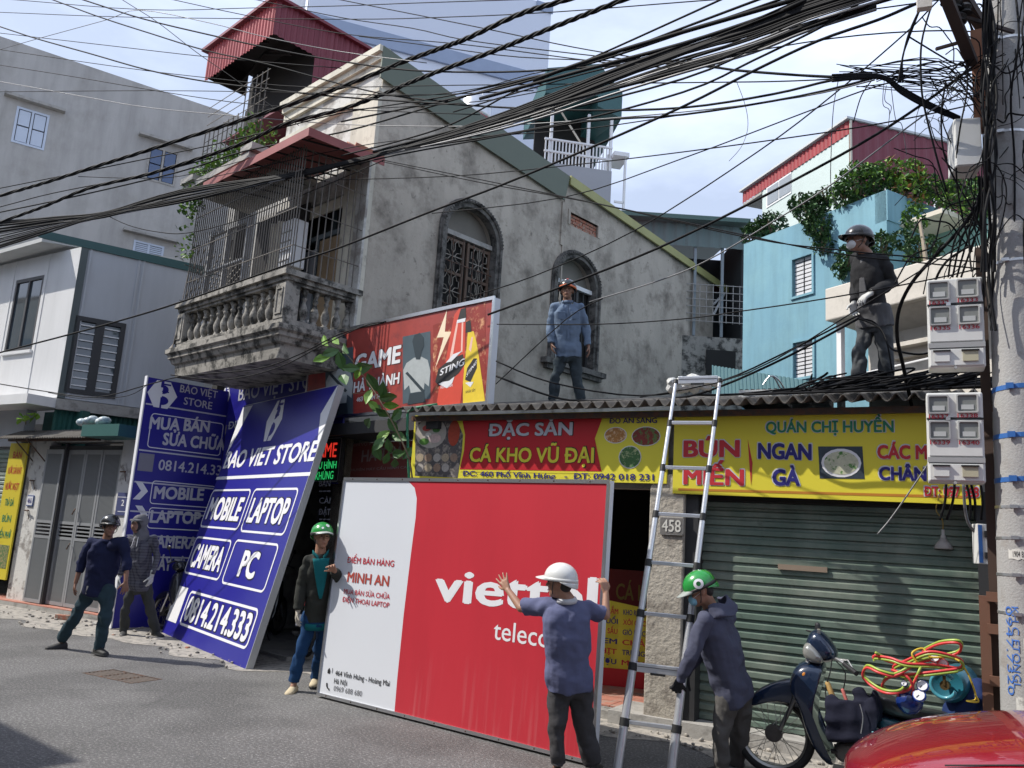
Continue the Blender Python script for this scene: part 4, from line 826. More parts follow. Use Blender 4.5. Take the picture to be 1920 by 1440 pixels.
# ---------------------------------------------------------------- GAME light box
GO = gr(914, 757, 3.25); FG = Fr(GO, -14.2)
s3 = thing('light_box_sign', 'big red light box sign reading GAME HÀ THÀNH with two drink bottles', 'sign', FG.p(-1.8, .1, 0))
m_sr3 = mat('game_red', (.33, .05, .04), .4, var=.3, vs=3, col2=(.12, .03, .035), mixs=4, lo=.5, hi=.75)
q = MB(); q.box(FG, -3.82, .0, .002, .1, 0.0, 1.27); q.build('case', mat('light_box_case', (.6, .62, .66), .4, .1, streak=.1), s3)
q = MB(); q.box(FG, -3.8, -.02, -.002, .0015, .03, 1.24); q.build('face', m_sr3, s3)
q = MB()
for r_ in ((-3.82, .01, -.01, .03), (-3.82, .01, 1.24, 1.285), (-3.83, -3.8, .03, 1.24), (-.02, .01, .03, 1.24)): q.box(FG, r_[0], r_[1], -.02, .0, r_[2], r_[3])
q.build('frame', m_alu, s3)
q = MB(); q.plate(FG, P(FG, [(812, 610), (910, 567), (911, 756), (812, 770)]), (), -.004, -.003, back=False); q.build('fiery_ground', mat('fiery_print', (.26, .03, .02), .4, var=.3, vs=6, col2=(.75, .4, .2), mixs=9, lo=.52, hi=.7), s3)
q = MB(); q.plate(FG, P(FG, [(838, 581), (819, 633), (832, 632), (816, 690), (846, 622), (834, 622)], -.005), (), -.005, -.004, back=False); q.build('lightning_bolt', mat('pale_bolt', (.85, .7, .5), .4), s3)
tx(FG, s3, 'GAME', 664, 698, 750, 680, .24, m_twhite, .07, mat('dark_red_shadow', (.08, .02, .02), .5), .1)
tx(FG, s3, 'HÀ THÀNH', 662, 737, 748, 719, .15, m_twhite, .06, mat('dark_red_shadow', 0), .09)
tx(FG, s3, '463 VĨNH HƯNG', 668, 754, 731, 744, .065, m_twhite, .05)
# bottles
for nm, pts, mm in (('red_bottle', [(817, 768), (825, 715), (835, 680), (845, 625), (852, 590), (861, 578), (871, 577), (873, 600), (872, 640), (870, 700), (862, 765)], mat('bottle_red', (.62, .08, .05), .35, var=.15, vs=9)),
                    ('yellow_bottle', [(868, 761), (868, 715), (871, 680), (875, 650), (877, 622), (888, 621), (893, 640), (898, 670), (902, 700), (910, 757)], mat('bottle_yellow', (.75, .55, .05), .35, var=.15, vs=9))):
    q = MB(); q.plate(FG, P(FG, pts, -.006), (), -.006, -.005, back=False); q.build(nm, mm, s3)
q = MB(); q.plate(FG, P(FG, [(864, 579), (873, 577), (874, 596), (858, 600)], -.007), (), -.007, -.0062, back=False); q.plate(FG, P(FG, [(873, 604), (882, 600), (884, 622), (873, 624)], -.007), (), -.007, -.0062, back=False); q.build('bottle_cap', m_tblack, s3)
q = MB(); q.plate(FG, P(FG, [(816, 716), (822, 692), (846, 672), (868, 664), (872, 682), (860, 700), (840, 716), (824, 724)], -.0075), (), -.0075, -.0068, back=False)
q.plate(FG, P(FG, [(872, 712), (876, 690), (888, 672), (894, 672), (894, 690), (882, 716)], -.0075), (), -.0075, -.0068, back=False); q.build('logo_burst', m_tblack, s3)
for pts in ([(838, 700), (845, 660), (856, 605), (859, 606), (850, 660), (843, 702)], [(866, 598), (869, 598), (867, 660), (864, 660)], [(879, 655), (884, 632), (887, 632), (883, 660)]):
    q = MB(); q.plate(FG, P(FG, pts, -.0066), (), -.0066, -.0061, back=False); q.build('highlight', mat('pale_highlight', (.8, .5, .42), .4), s3)
for x0, y0, x1, y1, cp in ((824, 705, 870, 684, .085), (874, 708, 893, 682, .055)):
    a = FG.px(x0, y0, -.009); b = FG.px(x1, y1, -.009); q = MB(); text(q, FG, 'STING', a[0], b[0], (a[1], b[1]), a[1] + cp, n=-.009, bold=.05, shear=.15); q.build('lettering', m_twhite, s3)
for pts in ([(822, 720), (838, 728), (848, 718), (852, 706), (842, 714), (830, 716)], [(836, 680), (850, 664), (866, 658), (856, 668), (846, 678)], [(872, 718), (882, 726), (888, 716), (880, 716)], [(857, 600), (873, 596), (872, 603), (856, 606)]):
    q = MB(); q.plate(FG, P(FG, pts, -.0085), (), -.0085, -.0079, back=False); q.build('flourish', m_twhite, s3)
tx(FG, s3, 'HỒNG SÂM', 826, 729, 848, 725, .035, m_twhite, .03); tx(FG, s3, 'NHÂN SÂM', 873, 738, 891, 734, .035, m_tblack, .03)
# two generic figures printed on the box (plain helmeted figure)
m_figd = mat('print_dark', (.03, .045, .055), .4); m_figw = mat('print_shirt', (.4, .43, .43), .4, var=.2, vs=14); m_figb = mat('print_ground', (.07, .1, .12), .4, var=.3, vs=4)
def fig(ox, s=1.0):
    T = lambda pts: [(ox + x * s, 745 + (y - 745) * s - (ox - 782) * .21 * 0) for x, y in pts]
    sl = lambda pts: P(FG, [(ox + x * s, y + (-.225) * (ox - 782 + x * s) + 0) for x, y in pts], -.006)
    q = MB(); q.plate(FG, [FG.px(ox + x, y - .2 * (ox - 782 + x), -.004) for x, y in ((-27, 626), (25, 626), (25, 752), (-27, 752))], (), -.004, -.003, back=False); q.build('figure_ground', m_figb, s3)
    q = MB(); q.plate(FG, [FG.px(ox + x, y - .15 * (ox - 782 + x), -.0055) for x, y in ((-26, 690), (-20, 678), (-6, 670), (8, 670), (20, 678), (25, 700), (22, 728), (14, 720), (12, 735), (-12, 735), (-15, 720), (-24, 728))], (), -.0055, -.0048, back=False); q.build('figure_shirt', m_figw, s3)
    q = MB(); q.plate(FG, [FG.px(ox + x, y, -.007) for x, y in ((-9, 640), (-5, 628), (5, 624), (12, 632), (13, 648), (8, 660), (6, 674), (-2, 674), (-5, 660))], (), -.007, -.0062, back=False)
    q.plate(FG, [FG.px(ox + x, y - .15 * (ox - 782 + x), -.0066) for x, y in ((-14, 736), (13, 736), (16, 756), (-18, 756))], (), -.0066, -.006, back=False)
    q.plate(FG, [FG.px(ox + x, y, -.0075) for x, y in ((-22, 700), (-18, 697), (14, 732), (10, 736))], (), -.0075, -.007, back=False); q.build('figure_helmet', m_figd, s3)
fig(782); fig(637)
# HA THANH banner below, on the wall behind
FH = Fr(FG.p(0, .35, 0), -14.2)
s4 = thing('banner', 'faded dark red banner reading HÀ THÀNH in the shade under the light box', 'sign', FH.p(-1.5, 0, 0))
a = FH.px(642, 888); b = FH.px(772, 830); q = MB(); q.box(FH, a[0], .1, 0, .03, -.98, -.32); q.build('panel', mat('dull_red_print', (.16, .035, .03), .6, var=.15), s4)
tx(FH, s4, 'HÀ THÀNH', 677, 867, 790, 855, .17, mat('dull_grey_ink', (.22, .17, .17), .6), .05)
tx(FH, s4, 'DỊCH VỤ INTERNET - GAME', 652, 838, 770, 828, .035, mat('dull_grey_ink', 0), .02); tx(FH, s4, 'CHUYÊN MÁY CẤU HÌNH CAO', 652, 884, 770, 878, .035, mat('dull_grey_ink', 0), .02)
q = MB(); q.box(FH, a[0] - .6, -.75, -.42, .3, -.26, -.1); q.build('valance', mat('dark_sheet', (.03, .03, .032), .7), s4)

# ---------------------------------------------------------------- Bao Viet signs
m_bblue = mat('royal_blue_print', (.016, .014, .235), .35, var=.06, vs=.8); m_bnavy = m_bblue
m_edge = mat('sign_edge_grey', (.45, .46, .47), .4, .3)
def logo(fr, sgn, cx, cy, s_, n=-.004, inner=None, sx=1.0):
    q = MB(); o = [(-.5, 0), (-.22, .5), (.05, .5), (.05, -.5), (-.22, -.5)]
    o = [(-.52, 0), (-.25, .5), (.22, .5), (.5, 0), (.22, -.5), (-.25, -.5)]
    q.plate(fr, [(cx + x * s_ * sx, cy + y * s_) for x, y in o], (), n, n + .001, back=False); q.build('logo', m_twhite, sgn)
    q = MB()
    for x0, x1, y0, y1 in ((-.06, .0, -.56, -.1), (-.1, .0, .26, .56), (-.04, .2, .09, .14), (-.06, .24, .36, .42)): q.box(fr, cx + x0 * s_ * sx, cx + x1 * s_ * sx, n - .0015, n - .0005, cy + y0 * s_, cy + y1 * s_)
    q.plate(fr, [(cx + x * s_ * sx, cy + y * s_) for x, y in arc(-.02, .19, .2, .17, -90, 90, 8)], (), n - .0015, n - .0005, back=False)
    q.plate(fr, [(cx + x * s_ * sx, cy + y * s_) for x, y in arc(-.02, -.22, .24, .17, -90, 90, 8)], (), n - .0015, n - .0005, back=False)
    q.build('logo_cut', inner or m_bblue, sgn)
def frame_box(fr, sgn, u0, u1, v0, v1, r, w_, n=-.004):
    q = MB(); line_uv(q, fr, rrect(u0, u1, v0, v1, r), w_, n, True); q.build('outline_box', m_twhite, sgn)
# leaning panel
BL = V((-11.0, 8.91, .0)); BR2 = V((-7.83, 7.62, .0)); TLp = V((-10.68, 9.70, 3.62)); TRp = V((-7.52, 8.38, 3.64))
FL_ = Fr(BL, u=(BR2 - BL), v=((TLp - BL) + (TRp - BR2)))
WL, HL = (BR2 - BL).length, 3.728
s5 = thing('leaning_sign', 'large royal blue sign panel leaning back at the kerb reading BAO VIET STORE', 'sign', BL)
q = MB(); q.box(FL_, 0, WL, 0, .09, 0, HL); q.build('panel', m_bblue, s5)
q = MB(); q.box(FL_, WL + .001, WL + .012, 0, .092, 0, HL); q.box(FL_, 0, WL, 0, .092, HL + .001, HL + .01); q.build('edge_trim', m_edge, s5)
def PL(x, y, n=-.004): return FL_.px(x, y, n)
def polyL(pts, nm='white_shape', n=-.003): q = MB(); q.plate(FL_, [PL(x, y, n) for x, y in pts], (), n, n + .001, back=False); q.build(nm, m_twhite, s5)
tri_h = .62
q = MB(); q.plate(FL_, [(0, HL - .02), (.42, HL - .02), (.02, HL - .86), (0, HL - .86)], (), -.003, -.002, back=False); q.build('white_corner', m_twhite, s5)
q = MB(); a = PL(601, 776); q.plate(FL_, [(WL, HL - .01), (WL - .02, HL - .01), (a[0], a[1]), (WL, HL - .95)], (), -.003, -.002, back=False); q.build('white_corner', m_twhite, s5)
c = PL(512, 795); logo(FL_, s5, c[0], c[1] + .06, .66, sx=.85)
q = MB(); a = PL(417, 879); b = PL(588, 864); text(q, FL_, 'BAO VIET STORE', a[0], b[0], (a[1], b[1]), a[1] + .29, n=-.005, bold=.06); q.build('lettering', m_twhite, s5)
q = MB(); a = PL(405, 898); b = PL(582, 887); q.box(FL_, a[0], b[0], -.004, -.003, (a[1] + b[1]) / 2 - .025, (a[1] + b[1]) / 2 + .025); q.build('white_rule', m_twhite, s5)
boxes = [((390, 992), (455, 920), 'MOBILE', .33), ((463, 997), (556, 917), 'LAPTOP', .33), ((350, 1082), (425, 1008), 'CAMERA', .33), ((424, 1105), (522, 1020), 'PC', .36)]
def cbox(x0, y0, x1, y1):
    a = PL(x0, y0); b = PL(x1, y1); return a, b
for (pa, pb_, s_, cp), (bx) in zip(boxes, (((377, 985), (449, 995), (466, 920), (399, 918)), ((452, 997), (534, 1001), (558, 918), (476, 916)), ((344, 1072), (411, 1088), (433, 1013), (370, 1008)), ((415, 1094), (496, 1108), (522, 1020), (442, 1014)))):
    pp = [PL(*t) for t in bx]; ua = (pp[0][0] + pp[3][0]) / 2; ub = (pp[1][0] + pp[2][0]) / 2; va = (pp[0][1] + pp[1][1]) / 2; vb = (pp[2][1] + pp[3][1]) / 2
    frame_box(FL_, s5, ua, ub, va, vb, .08, .03); cu_ = (ua + ub) / 2; cv = (va + vb) / 2; hw = (ub - ua) * (.44 if s_ != 'PC' else .2)
    q = MB(); text(q, FL_, s_, cu_ - hw, cu_ + hw, cv - .195, cv + .195, n=-.0038, bold=.11); q.build('letter_outline', m_tblack, s5)
    q = MB(); text(q, FL_, s_, cu_ - hw + .01, cu_ + hw - .01, cv - .18, cv + .18, n=-.006, bold=.075); q.build('lettering', m_twhite, s5)
pp = [PL(*t) for t in ((336, 1166), (460, 1218), (484, 1148), (360, 1106))]; ua = (pp[0][0] + pp[3][0]) / 2; ub = (pp[1][0] + pp[2][0]) / 2; va = (pp[0][1] + pp[1][1]) / 2; vb = (pp[2][1] + pp[3][1]) / 2
frame_box(FL_, s5, ua, ub, va, vb, .08, .035)
q = MB(); text(q, FL_, '0814.214.333', ua + .07, ub - .07, (va + vb) / 2 - .19, (va + vb) / 2 + .19, n=-.0038, bold=.1); q.build('letter_outline', m_tblack, s5)
q = MB(); text(q, FL_, '0814.214.333', ua + .08, ub - .08, (va + vb) / 2 - .175, (va + vb) / 2 + .175, n=-.006, bold=.06); q.build('lettering', m_twhite, s5)
pp = [PL(*t) for t in ((310, 1160), (330, 1170), (352, 1103), (335, 1097))]; ua = (pp[0][0] + pp[3][0]) / 2; ub = (pp[1][0] + pp[2][0]) / 2; va = (pp[0][1] + pp[1][1]) / 2; vb = (pp[2][1] + pp[3][1]) / 2
q = MB(); q.box(FL_, ua, ub, -.004, -.003, va, vb); q.build('white_square', m_twhite, s5)
q = MB(); q.tube([FL_.p(.3, .12, HL - .2), FL_.p(.3, 1.0, HL * .3)], .02); q.build('rear_prop', m_iron, s5)

# fixed side panel and header
FP = Fr((-11.66, 8.53, 0), 75.8)
s6 = thing('fixed_side_sign', 'shaded blue wall sign listing MUA BÁN SỬA CHỮA behind the leaning panel', 'sign', FP.p(.7, 0, 0))
PW = FP.px(432, 733)[0]
q = MB(); q.box(FP, 0, PW, 0, .07, .02, 3.94); q.build('panel', m_bblue, s6); q = MB(); q.box(FP, -.02, -.001, -.01, .08, .02, 3.96); q.build('edge_trim', m_twhite, s6)
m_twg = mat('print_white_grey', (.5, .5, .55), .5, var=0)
c = FP.px(305, 740); logo(FP, s6, c[0], c[1], .44, sx=1.1)
def tp(s_, x0, y0, x1, y1, cap, bold=.07):
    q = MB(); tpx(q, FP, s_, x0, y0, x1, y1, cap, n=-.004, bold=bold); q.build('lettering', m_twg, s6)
tp('BẢO VIỆT', 337, 735, 407, 747, .125, .03); tp('STORE', 344, 758, 397, 768, .125, .03)
tp('MUA BÁN', 279, 804, 392, 811, .2); tp('SỬA CHỮA', 304, 834, 421, 845, .2)
tp('0814.214.333', 296, 881, 425, 893, .17, .03); tp('MOBILE', 287, 935, 381, 939, .2); tp('LAPTOP', 280, 980, 375, 983, .2); tp('CAMERA', 275, 1026, 368, 1030, .2); tp('MÁY TÍNH', 282, 1068, 366, 1074, .2)
for y0, y1 in ((757, 772), (845, 870), (905, 915), (960, 961), (1005, 1005), (1044, 1044)):
    a = FP.px(275, y0); q = MB(); q.box(FP, .02, PW - .02, -.003, -.002, a[1] - .012, a[1] + .012); q.build('white_rule', m_twg, s6)
for (x0, y0, x1, y1) in ((281, 940, 400, 912), (276, 986, 400, 960)):
    a = FP.px(x0, y0); b = FP.px(x1, y1); frame_box(FP, s6, a[0], PW - .05, a[1] - .03, b[1] + .0, .05, .014)
a = FP.px(276, 838); b = FP.px(280, 774); frame_box(FP, s6, a[0], PW - .05, a[1], b[1], .05, .014)
for y in (920, 965): a = FP.px(262, y); q = MB(); q.plate(FP, [(a[0] - .09, a[1] + .14), (a[0] + .02, a[1] + .14), (a[0] + .13, a[1]), (a[0] + .02, a[1] - .14), (a[0] - .09, a[1] - .14), (a[0] + .02, a[1])], (), -.003, -.002, back=False); q.build('chevron', m_twhite, s6)
a = FP.px(257, 882); b = FP.px(290, 852); q = MB(); q.box(FP, a[0], b[0], -.003, -.002, a[1], b[1]); q.build('grey_square', mat('grey_square', (.2, .2, .24), .5), s6)
hd_o = FP.p(PW - .02, -.02, 0)
FHd = Fr(hd_o, -14.2)
s7 = thing('header_sign', 'shaded blue header sign reading BẢO VIỆT STORE under the balcony', 'sign', FHd.p(1.5, 0, 0))
a = FHd.px(425, 780); zt = FHd.px(430, 720)[1]
q = MB(); q.box(FHd, .0, 2.9, .0, .08, 3.35, zt); q.build('panel', m_bblue, s7)
c = FHd.px(424, 743); logo(FHd, s7, c[0], c[1], .3)
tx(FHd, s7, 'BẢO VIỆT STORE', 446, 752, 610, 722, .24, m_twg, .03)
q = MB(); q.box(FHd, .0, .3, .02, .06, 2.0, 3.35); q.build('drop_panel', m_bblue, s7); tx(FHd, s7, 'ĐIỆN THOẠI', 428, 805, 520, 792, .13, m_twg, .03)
# LED sign + vertical sign in the bay
FLd = Fr(FG.p(-3.2, .02, 0), -14.2)
s8 = thing('led_sign', 'black LED sign with glowing red GAME above green CẤU HÌNH KHỦNG', 'sign', FLd.p(0, 0, 2.5))
P4 = [FLd.px(x, y) for x, y in ((578, 905), (634, 905), (636, 824), (580, 822))]
ua, ub, va, vb = P4[0][0] - .2, P4[1][0], P4[0][1], P4[3][1]
q = MB(); q.plate(FLd, rrect(ua, ub, va, vb, .04), (), 0, .06); q.build('panel', m_tblack, s8); q = MB(); line_uv(q, FLd, rrect(ua + .02, ub - .02, va + .02, vb - .02, .03), .008, -.002, True); q.build('rim_line', m_conc, s8)
m_lr = mat('led_red', (1, .05, .03), .5, var=0, emit=.55); m_lg = mat('led_green', (.05, .9, .25), .5, var=0, emit=.42)
tx(FLd, s8, 'GAME', 583, 858, 630, 857, .2, m_lr, .015); tx(FLd, s8, 'CẤU HÌNH', 584, 880, 630, 878, .1, m_lg, .015); tx(FLd, s8, 'KHỦNG', 591, 900, 624, 898, .11, m_lg, .015)
s9 = thing('vertical_sign', 'narrow dark blue vertical sign reading BÁN CÀI ĐẶT below the LED sign', 'sign', FLd.p(0, 0, 1.2))
a = FLd.px(586, 1100); b = FLd.px(630, 905); q = MB(); q.box(FLd, a[0], b[0], .01, .04, .7, b[1] - .01); q.build('panel', m_bblue, s9)
for s_, y in (('BÁN', 912), ('---', 925), ('CÀI', 944), ('ĐẶT', 965), ('---', 978), ('SỬA', 1000)): tx(FLd, s9, s_, 598, y, 619, y, .08 if s_ != '---' else .09, m_twg, .03, n=-.004)

# ---------------------------------------------------------------- Viettel panel
VL = V((-6.13, 7.01, 0)); VR = V((-2.78, 6.52, 0)); VT = V((-6.12, 7.06, 2.29)); VT2 = V((-2.76, 6.62, 2.26))
FV = Fr(VL + V((0, 0, .02)), u=(VR - VL), v=((VT - VL) + (VT2 - VR))); WV, HV = 3.385, 2.27
s10 = thing('carried_sign', 'large red and white telecom shop sign held upright by two men', 'sign', VL)
m_vred = mat('telecom_red', (.5, .03, .045), .35, var=.06, vs=1, streak=.1)
def grime(m, zt=1.1, col=(.62, .45, .43), amt=.55):
    n = m.node_tree; b = n.nodes['Principled BSDF']; src = b.inputs['Base Color'].links[0].from_socket; g = n.nodes.new('ShaderNodeNewGeometry'); mp_ = n.nodes.new('ShaderNodeMapping'); mp_.inputs['Scale'].default_value = (22, 22, .7); n.links.new(g.outputs['Position'], mp_.inputs[0])
    t = n.nodes.new('ShaderNodeTexNoise'); t.inputs['Scale'].default_value = 1; t.inputs['Detail'].default_value = 5; n.links.new(mp_.outputs[0], t.inputs['Vector']); r_ = n.nodes.new('ShaderNodeValToRGB'); r_.color_ramp.elements[0].position = .53; r_.color_ramp.elements[1].position = .72; n.links.new(t.outputs[0], r_.inputs[0])
    s_ = n.nodes.new('ShaderNodeSeparateXYZ'); n.links.new(g.outputs['Position'], s_.inputs[0]); mr = n.nodes.new('ShaderNodeMapRange'); mr.inputs[1].default_value = zt; mr.inputs[2].default_value = .1; mr.inputs[3].default_value = 0; mr.inputs[4].default_value = amt; n.links.new(s_.outputs[2], mr.inputs[0])
    ml = n.nodes.new('ShaderNodeMath'); ml.operation = 'MULTIPLY'; n.links.new(r_.outputs[0], ml.inputs[0]); n.links.new(mr.outputs[0], ml.inputs[1]); mx_ = n.nodes.new('ShaderNodeMix'); mx_.data_type = 'RGBA'; n.links.new(ml.outputs[0], mx_.inputs[0]); n.links.new(src, mx_.inputs[6]); mx_.inputs[7].default_value = (*col, 1); n.links.new(mx_.outputs[2], b.inputs['Base Color'])
grime(m_vred, .7, (.58, .25, .25), .22); m_vwh = mat('telecom_white', (.66, .68, .72), .35, var=.04, vs=1)
q = MB(); q.box(FV, 0, WV, 0, .07, 0, HV); q.build('panel', m_vwh, s10)
def PV(x, y, n=-.002): return FV.px(x, y, n)
edge = [PV(x, y) for x, y in ((764, 901), (777, 915), (781, 935), (779, 970), (770, 1040), (757, 1150), (745, 1270), (739, 1340))]
q = MB(); q.plate(FV, [(edge[-1][0], .03), (WV - .02, .03), (WV - .02, HV - .02), (edge[0][0], HV - .02)] + edge[:-1], (), -.0025, -.0012, back=False); q.build('red_field', m_vred, s10)
q = MB()
for r_ in ((0, WV, -.0, .03), (0, WV, HV - .03, HV + .005), (-.005, .02, .03, HV - .03), (WV - .025, WV + .005, .03, HV - .03)): q.box(FV, r_[0], r_[1], -.012, .0, r_[2], r_[3])
q.build('frame', m_alu, s10)
for i in range(9):
    for v_ in (.015, HV - .012): q = MB(); q.ell(FV.p(.15 + i * .38, -.013, v_), .008, .005, .008, None, 6, 4); q.build('rivet', m_iron, s10)
def tv(s_, x0, y0, x1, y1, cap, mm, bold, sp=1, nm='lettering', sh=0):
    q = MB(); a = PV(x0, y0, -.004); b = PV(x1, y1, -.004); text(q, FV, s_, a[0], b[0], (a[1], b[1]), a[1] + cap, n=-.004, bold=bold, shear=sh, sp=sp); q.build(nm, mm, s10)
tv('viettel', 812, 1127, 1118, 1156, .31, m_twhite, .05)
tv('telecom', 924, 1199, 1064, 1222, .165, m_twhite, .012)
tv('ĐIỂM BÁN HÀNG', 651, 1055, 738, 1063, .062, m_vred, .02); tv('MINH AN', 650, 1091, 728, 1100, .105, mat('brown_red_ink', (.4, .06, .04), .5), .05)
tv('MUA BÁN SỬA CHỮA', 644, 1113, 730, 1124, .05, m_vred, .02); tv('ĐIỆN THOẠI LAPTOP', 642, 1128, 729, 1140, .05, m_vred, .02)
tv('464 Vĩnh Hưng - Hoàng Mai', 628, 1266, 730, 1287, .05, m_tblack, .015); tv('Hà Nội', 626, 1281, 650, 1286, .05, m_tblack, .015); tv('0969 688 680', 625, 1295, 678, 1306, .05, mat('grey_ink', (.15, .15, .16), .5), .008)
tv('I', 622, 1262, 623, 1262, .05, m_tblack, .01)
q = MB(); a = PV(614, 1262); q.plate(FV, [(a[0], a[1]), (a[0] + .04, a[1]), (a[0] + .04, a[1] + .03), (a[0] + .02, a[1] + .055), (a[0], a[1] + .03)], (), -.004, -.003, back=False)
a = PV(612, 1290); q.tube([FV.p(a[0] + x, -.005, a[1] + y) for x, y in ((0, .05), (.005, .02), (.025, 0), (.045, -.005))], .007, 5); q.build('contact_icon', m_tblack, s10)
# ================================================================ tall pale building behind
FT = Fr(at(1026, 150, 30), 50)
m_tall = mat('pale_blue_white_wall', (.62, .66, .75), .6, var=.03, vs=.3)
tb = thing('tall_building', 'tall plain pale blue white building rising behind the old house', 'building', FT.p(-6, 0, 0) - V((0, 0, FT.o.z)))
ul = FT.px(577, 30)[0]; zt = FT.px(1033, 10)[1]
q = MB(); q.box(FT, ul, 0, 0, 6, -FT.o.z, zt + .0); q.box(FT, ul, -2.0, .0, 6, zt + .001, zt + 9); q.build('wall', m_tall, tb)
a = FT.px(690, 72); b = FT.px(1020, 158); q = MB(); q.box(FT, a[0] - 2.4, b[0], -.1, -.001, b[1] - .25, b[1] + .3); q.build('blue_band', mat('slate_blue_band', (.28, .34, .46), .6), tb)
q = MB(); q.box(FT, -.6, .05, -.06, -.001, zt - .35, zt); q.build('roof_edge', mat('slate_blue_band', 0), tb)
q = MB(); q.box(FT, ul - .6, ul - .1, .3, .8, -FT.o.z, zt + 8); q.build('corner_pipe', m_white, tb)
# ---- rooftop terrace with green roof
FO = Fr(at(1020, 290, 23), 40)
rt = thing('rooftop_terrace', 'grey rendered tower top with white railing under a dark green roof', 'building', FO.p(1, 1, 0) - V((0, 0, FO.o.z)))
u1 = FO.px(1148, 300)[0]; zr = FO.px(1030, 262)[1] * 0; 
q = MB(); q.box(FO, -.1, u1, 0, 4, -FO.o.z, -.2); q.build('wall', mat('grey_blue_render', (.34, .35, .37), .9, var=.1, vs=1.5, bump=.3), rt)
q = MB(); q.box(FO, u1 - .05, u1 + .55, -.3, 1.2, -3.4, -2.2); q.build('side_parapet', m_conc, rt)
for k in range(20):
    q = MB(); u = .02 + k * (u1 - .1) / 19; q.box(FO, u, u + .035, .02, .05, -.2, .48); q.build('baluster', m_white, rt)
for z in (.48, .12): q = MB(); q.box(FO, 0, u1, .0, .06, z, z + .05); q.build('rail', m_white, rt)
for k in range(8): q = MB(); q.box(FO, u1 - .02, u1 + .0, .1 + k * .3, .14 + k * .3, -.2, .5); q.build('baluster', m_white, rt)
for u in (.15, u1 * .62, u1 - .08): q = MB(); q.box(FO, u, u + .08, .05, .13, -.2, 1.75 if u < 1 else 1.45); q.build('post', m_white, rt)
q = MB(); q.tube([FO.p(.3, .2, 1.7), FO.p(1.3, .2, .3)], .03); q.build('brace', m_cream, rt)
q = MB(); q.hexa([FO.p(-.1, -.2, 1.75), FO.p(u1 * .72, -.2, 1.9), FO.p(-.1, 3, 1.9), FO.p(u1 * .72, 3, 2.2), FO.p(-.1, -.2, 2.5), FO.p(u1 * .72, -.2, 2.9), FO.p(-.1, 3, 2.6), FO.p(u1 * .72, 3, 2.9)])
q.hexa([FO.p(u1 * .72, -.2, 1.6), FO.p(u1 + .25, .1, 1.5), FO.p(u1 * .72, 3, 1.5), FO.p(u1 + .25, 3, 1.2), FO.p(u1 * .72, -.2, 2.88), FO.p(u1 + .25, .1, 2.3), FO.p(u1 * .72, 3, 2.9), FO.p(u1 + .25, 3, 2.2)]); q.build('roof', mat('dark_teal_cladding', (.03, .1, .1), .5, var=.1), rt, fix=True)
q = MB(); q.box(FO, 0, u1 - .1, 1.6, 1.7, -.2, 2.0); q.box(FO, .6, 1.0, 1.2, 1.5, -.2, .9); q.build('back_wall', m_black, rt)
q = MB(); q.box(FO, u1 + .3, u1 + .36, -.2, -.14, -3.4, .2); q.box(FO, u1 - .02, u1 + .42, -.25, .6, .18, .3)
for k in range(5): q.box(FO, u1 + .05, u1 + .33, -.2, -.16, -1.2 - k * .35, -1.14 - k * .35)
q.build('stair_frame', m_white, rt)
# ---- water tank on the ridge
wt_ = thing('water_tank', 'small shiny steel water tank with pipes on the ridge behind the gable', 'tank', at(890, 200, 18))
q = MB(); c = at(893, 205, 17); q.lathe(c - V((0, 0, .25)), [(.01, 0), (.3, .0), (.32, .1), (.32, .4), (.2, .5), (.01, .52)], 14); q.build('body', m_alu, wt_, smooth=True)
for i in range(5): q = MB(); q.tube([c + V((.05 * i - .1, 0, -.4)), c + V((.1 * i - .2, -.1, .28))], .012); q.build('pipe', m_white, wt_)
# ---- grey green shed at right of gable
FX = Fr(at(1180, 405, 19), 30)
gs = thing('roof_shed', 'dark grey green sheet metal shed with wire mesh beyond the gable end', 'shed', FX.p(2, 0, 0) - V((0, 0, FX.o.z)))
ur = FX.px(1400, 447)[0]; zb_ = FX.px(1300, 462)[1]
m_gg = mat('grey_green_cladding', (.13, .17, .165), .6, var=.1)
cor_wall(FX, -.3, ur, zb_ - .0, -.1, 'cladding', m_gg, gs, pitch=.25)
q = MB(); q.hexa([FX.p(-.4, -.3, -.1), FX.p(ur, -.3, -.1), FX.p(-.4, 5, .5), FX.p(ur, 5, .5), FX.p(-.4, -.3, .0), FX.p(ur, -.3, .0), FX.p(-.4, 5, .6), FX.p(ur, 5, .6)]); q.build('roof', mat('dark_green_sheet', (.07, .13, .11), .5), gs)
q = MB(); q.box(FX, -.3, ur, 2, 2.1, -FX.o.z, -.2); q.box(FX, ur - .05, ur, .2, 2, -FX.o.z, -.1); q.build('inner_wall', mat('dark_grey_interior', (.045, .05, .055), .8), gs)
for k in range(5): q = MB(); q.box(FX, .9 + k * .62, .96 + k * .62, .05, .12, -2.7, zb_ + .05); q.build('post', mat('grey_post', (.22, .25, .27), .6), gs)
for k in range(16): q = MB(); q.box(FX, 1.2 + k * .15, 1.215 + k * .15, 0, .015, -2.4, -1.5); q.build('wire', m_ironlt, gs)
for k in range(6): q = MB(); q.box(FX, 1.2, ur, -.015, 0, -2.38 + k * .17, -2.365 + k * .17); q.build('wire', m_ironlt, gs)
q = MB(); q.box(FX, 1.0, ur + .2, -.1, 1.9, -FX.o.z, -2.75); q.build('lower_wall', m_mold, gs)
q = MB(); q.box(FX, ur - .9, ur - .25, -.13, -.101, -3.6, -3.05); q.build('opening', m_black, gs)

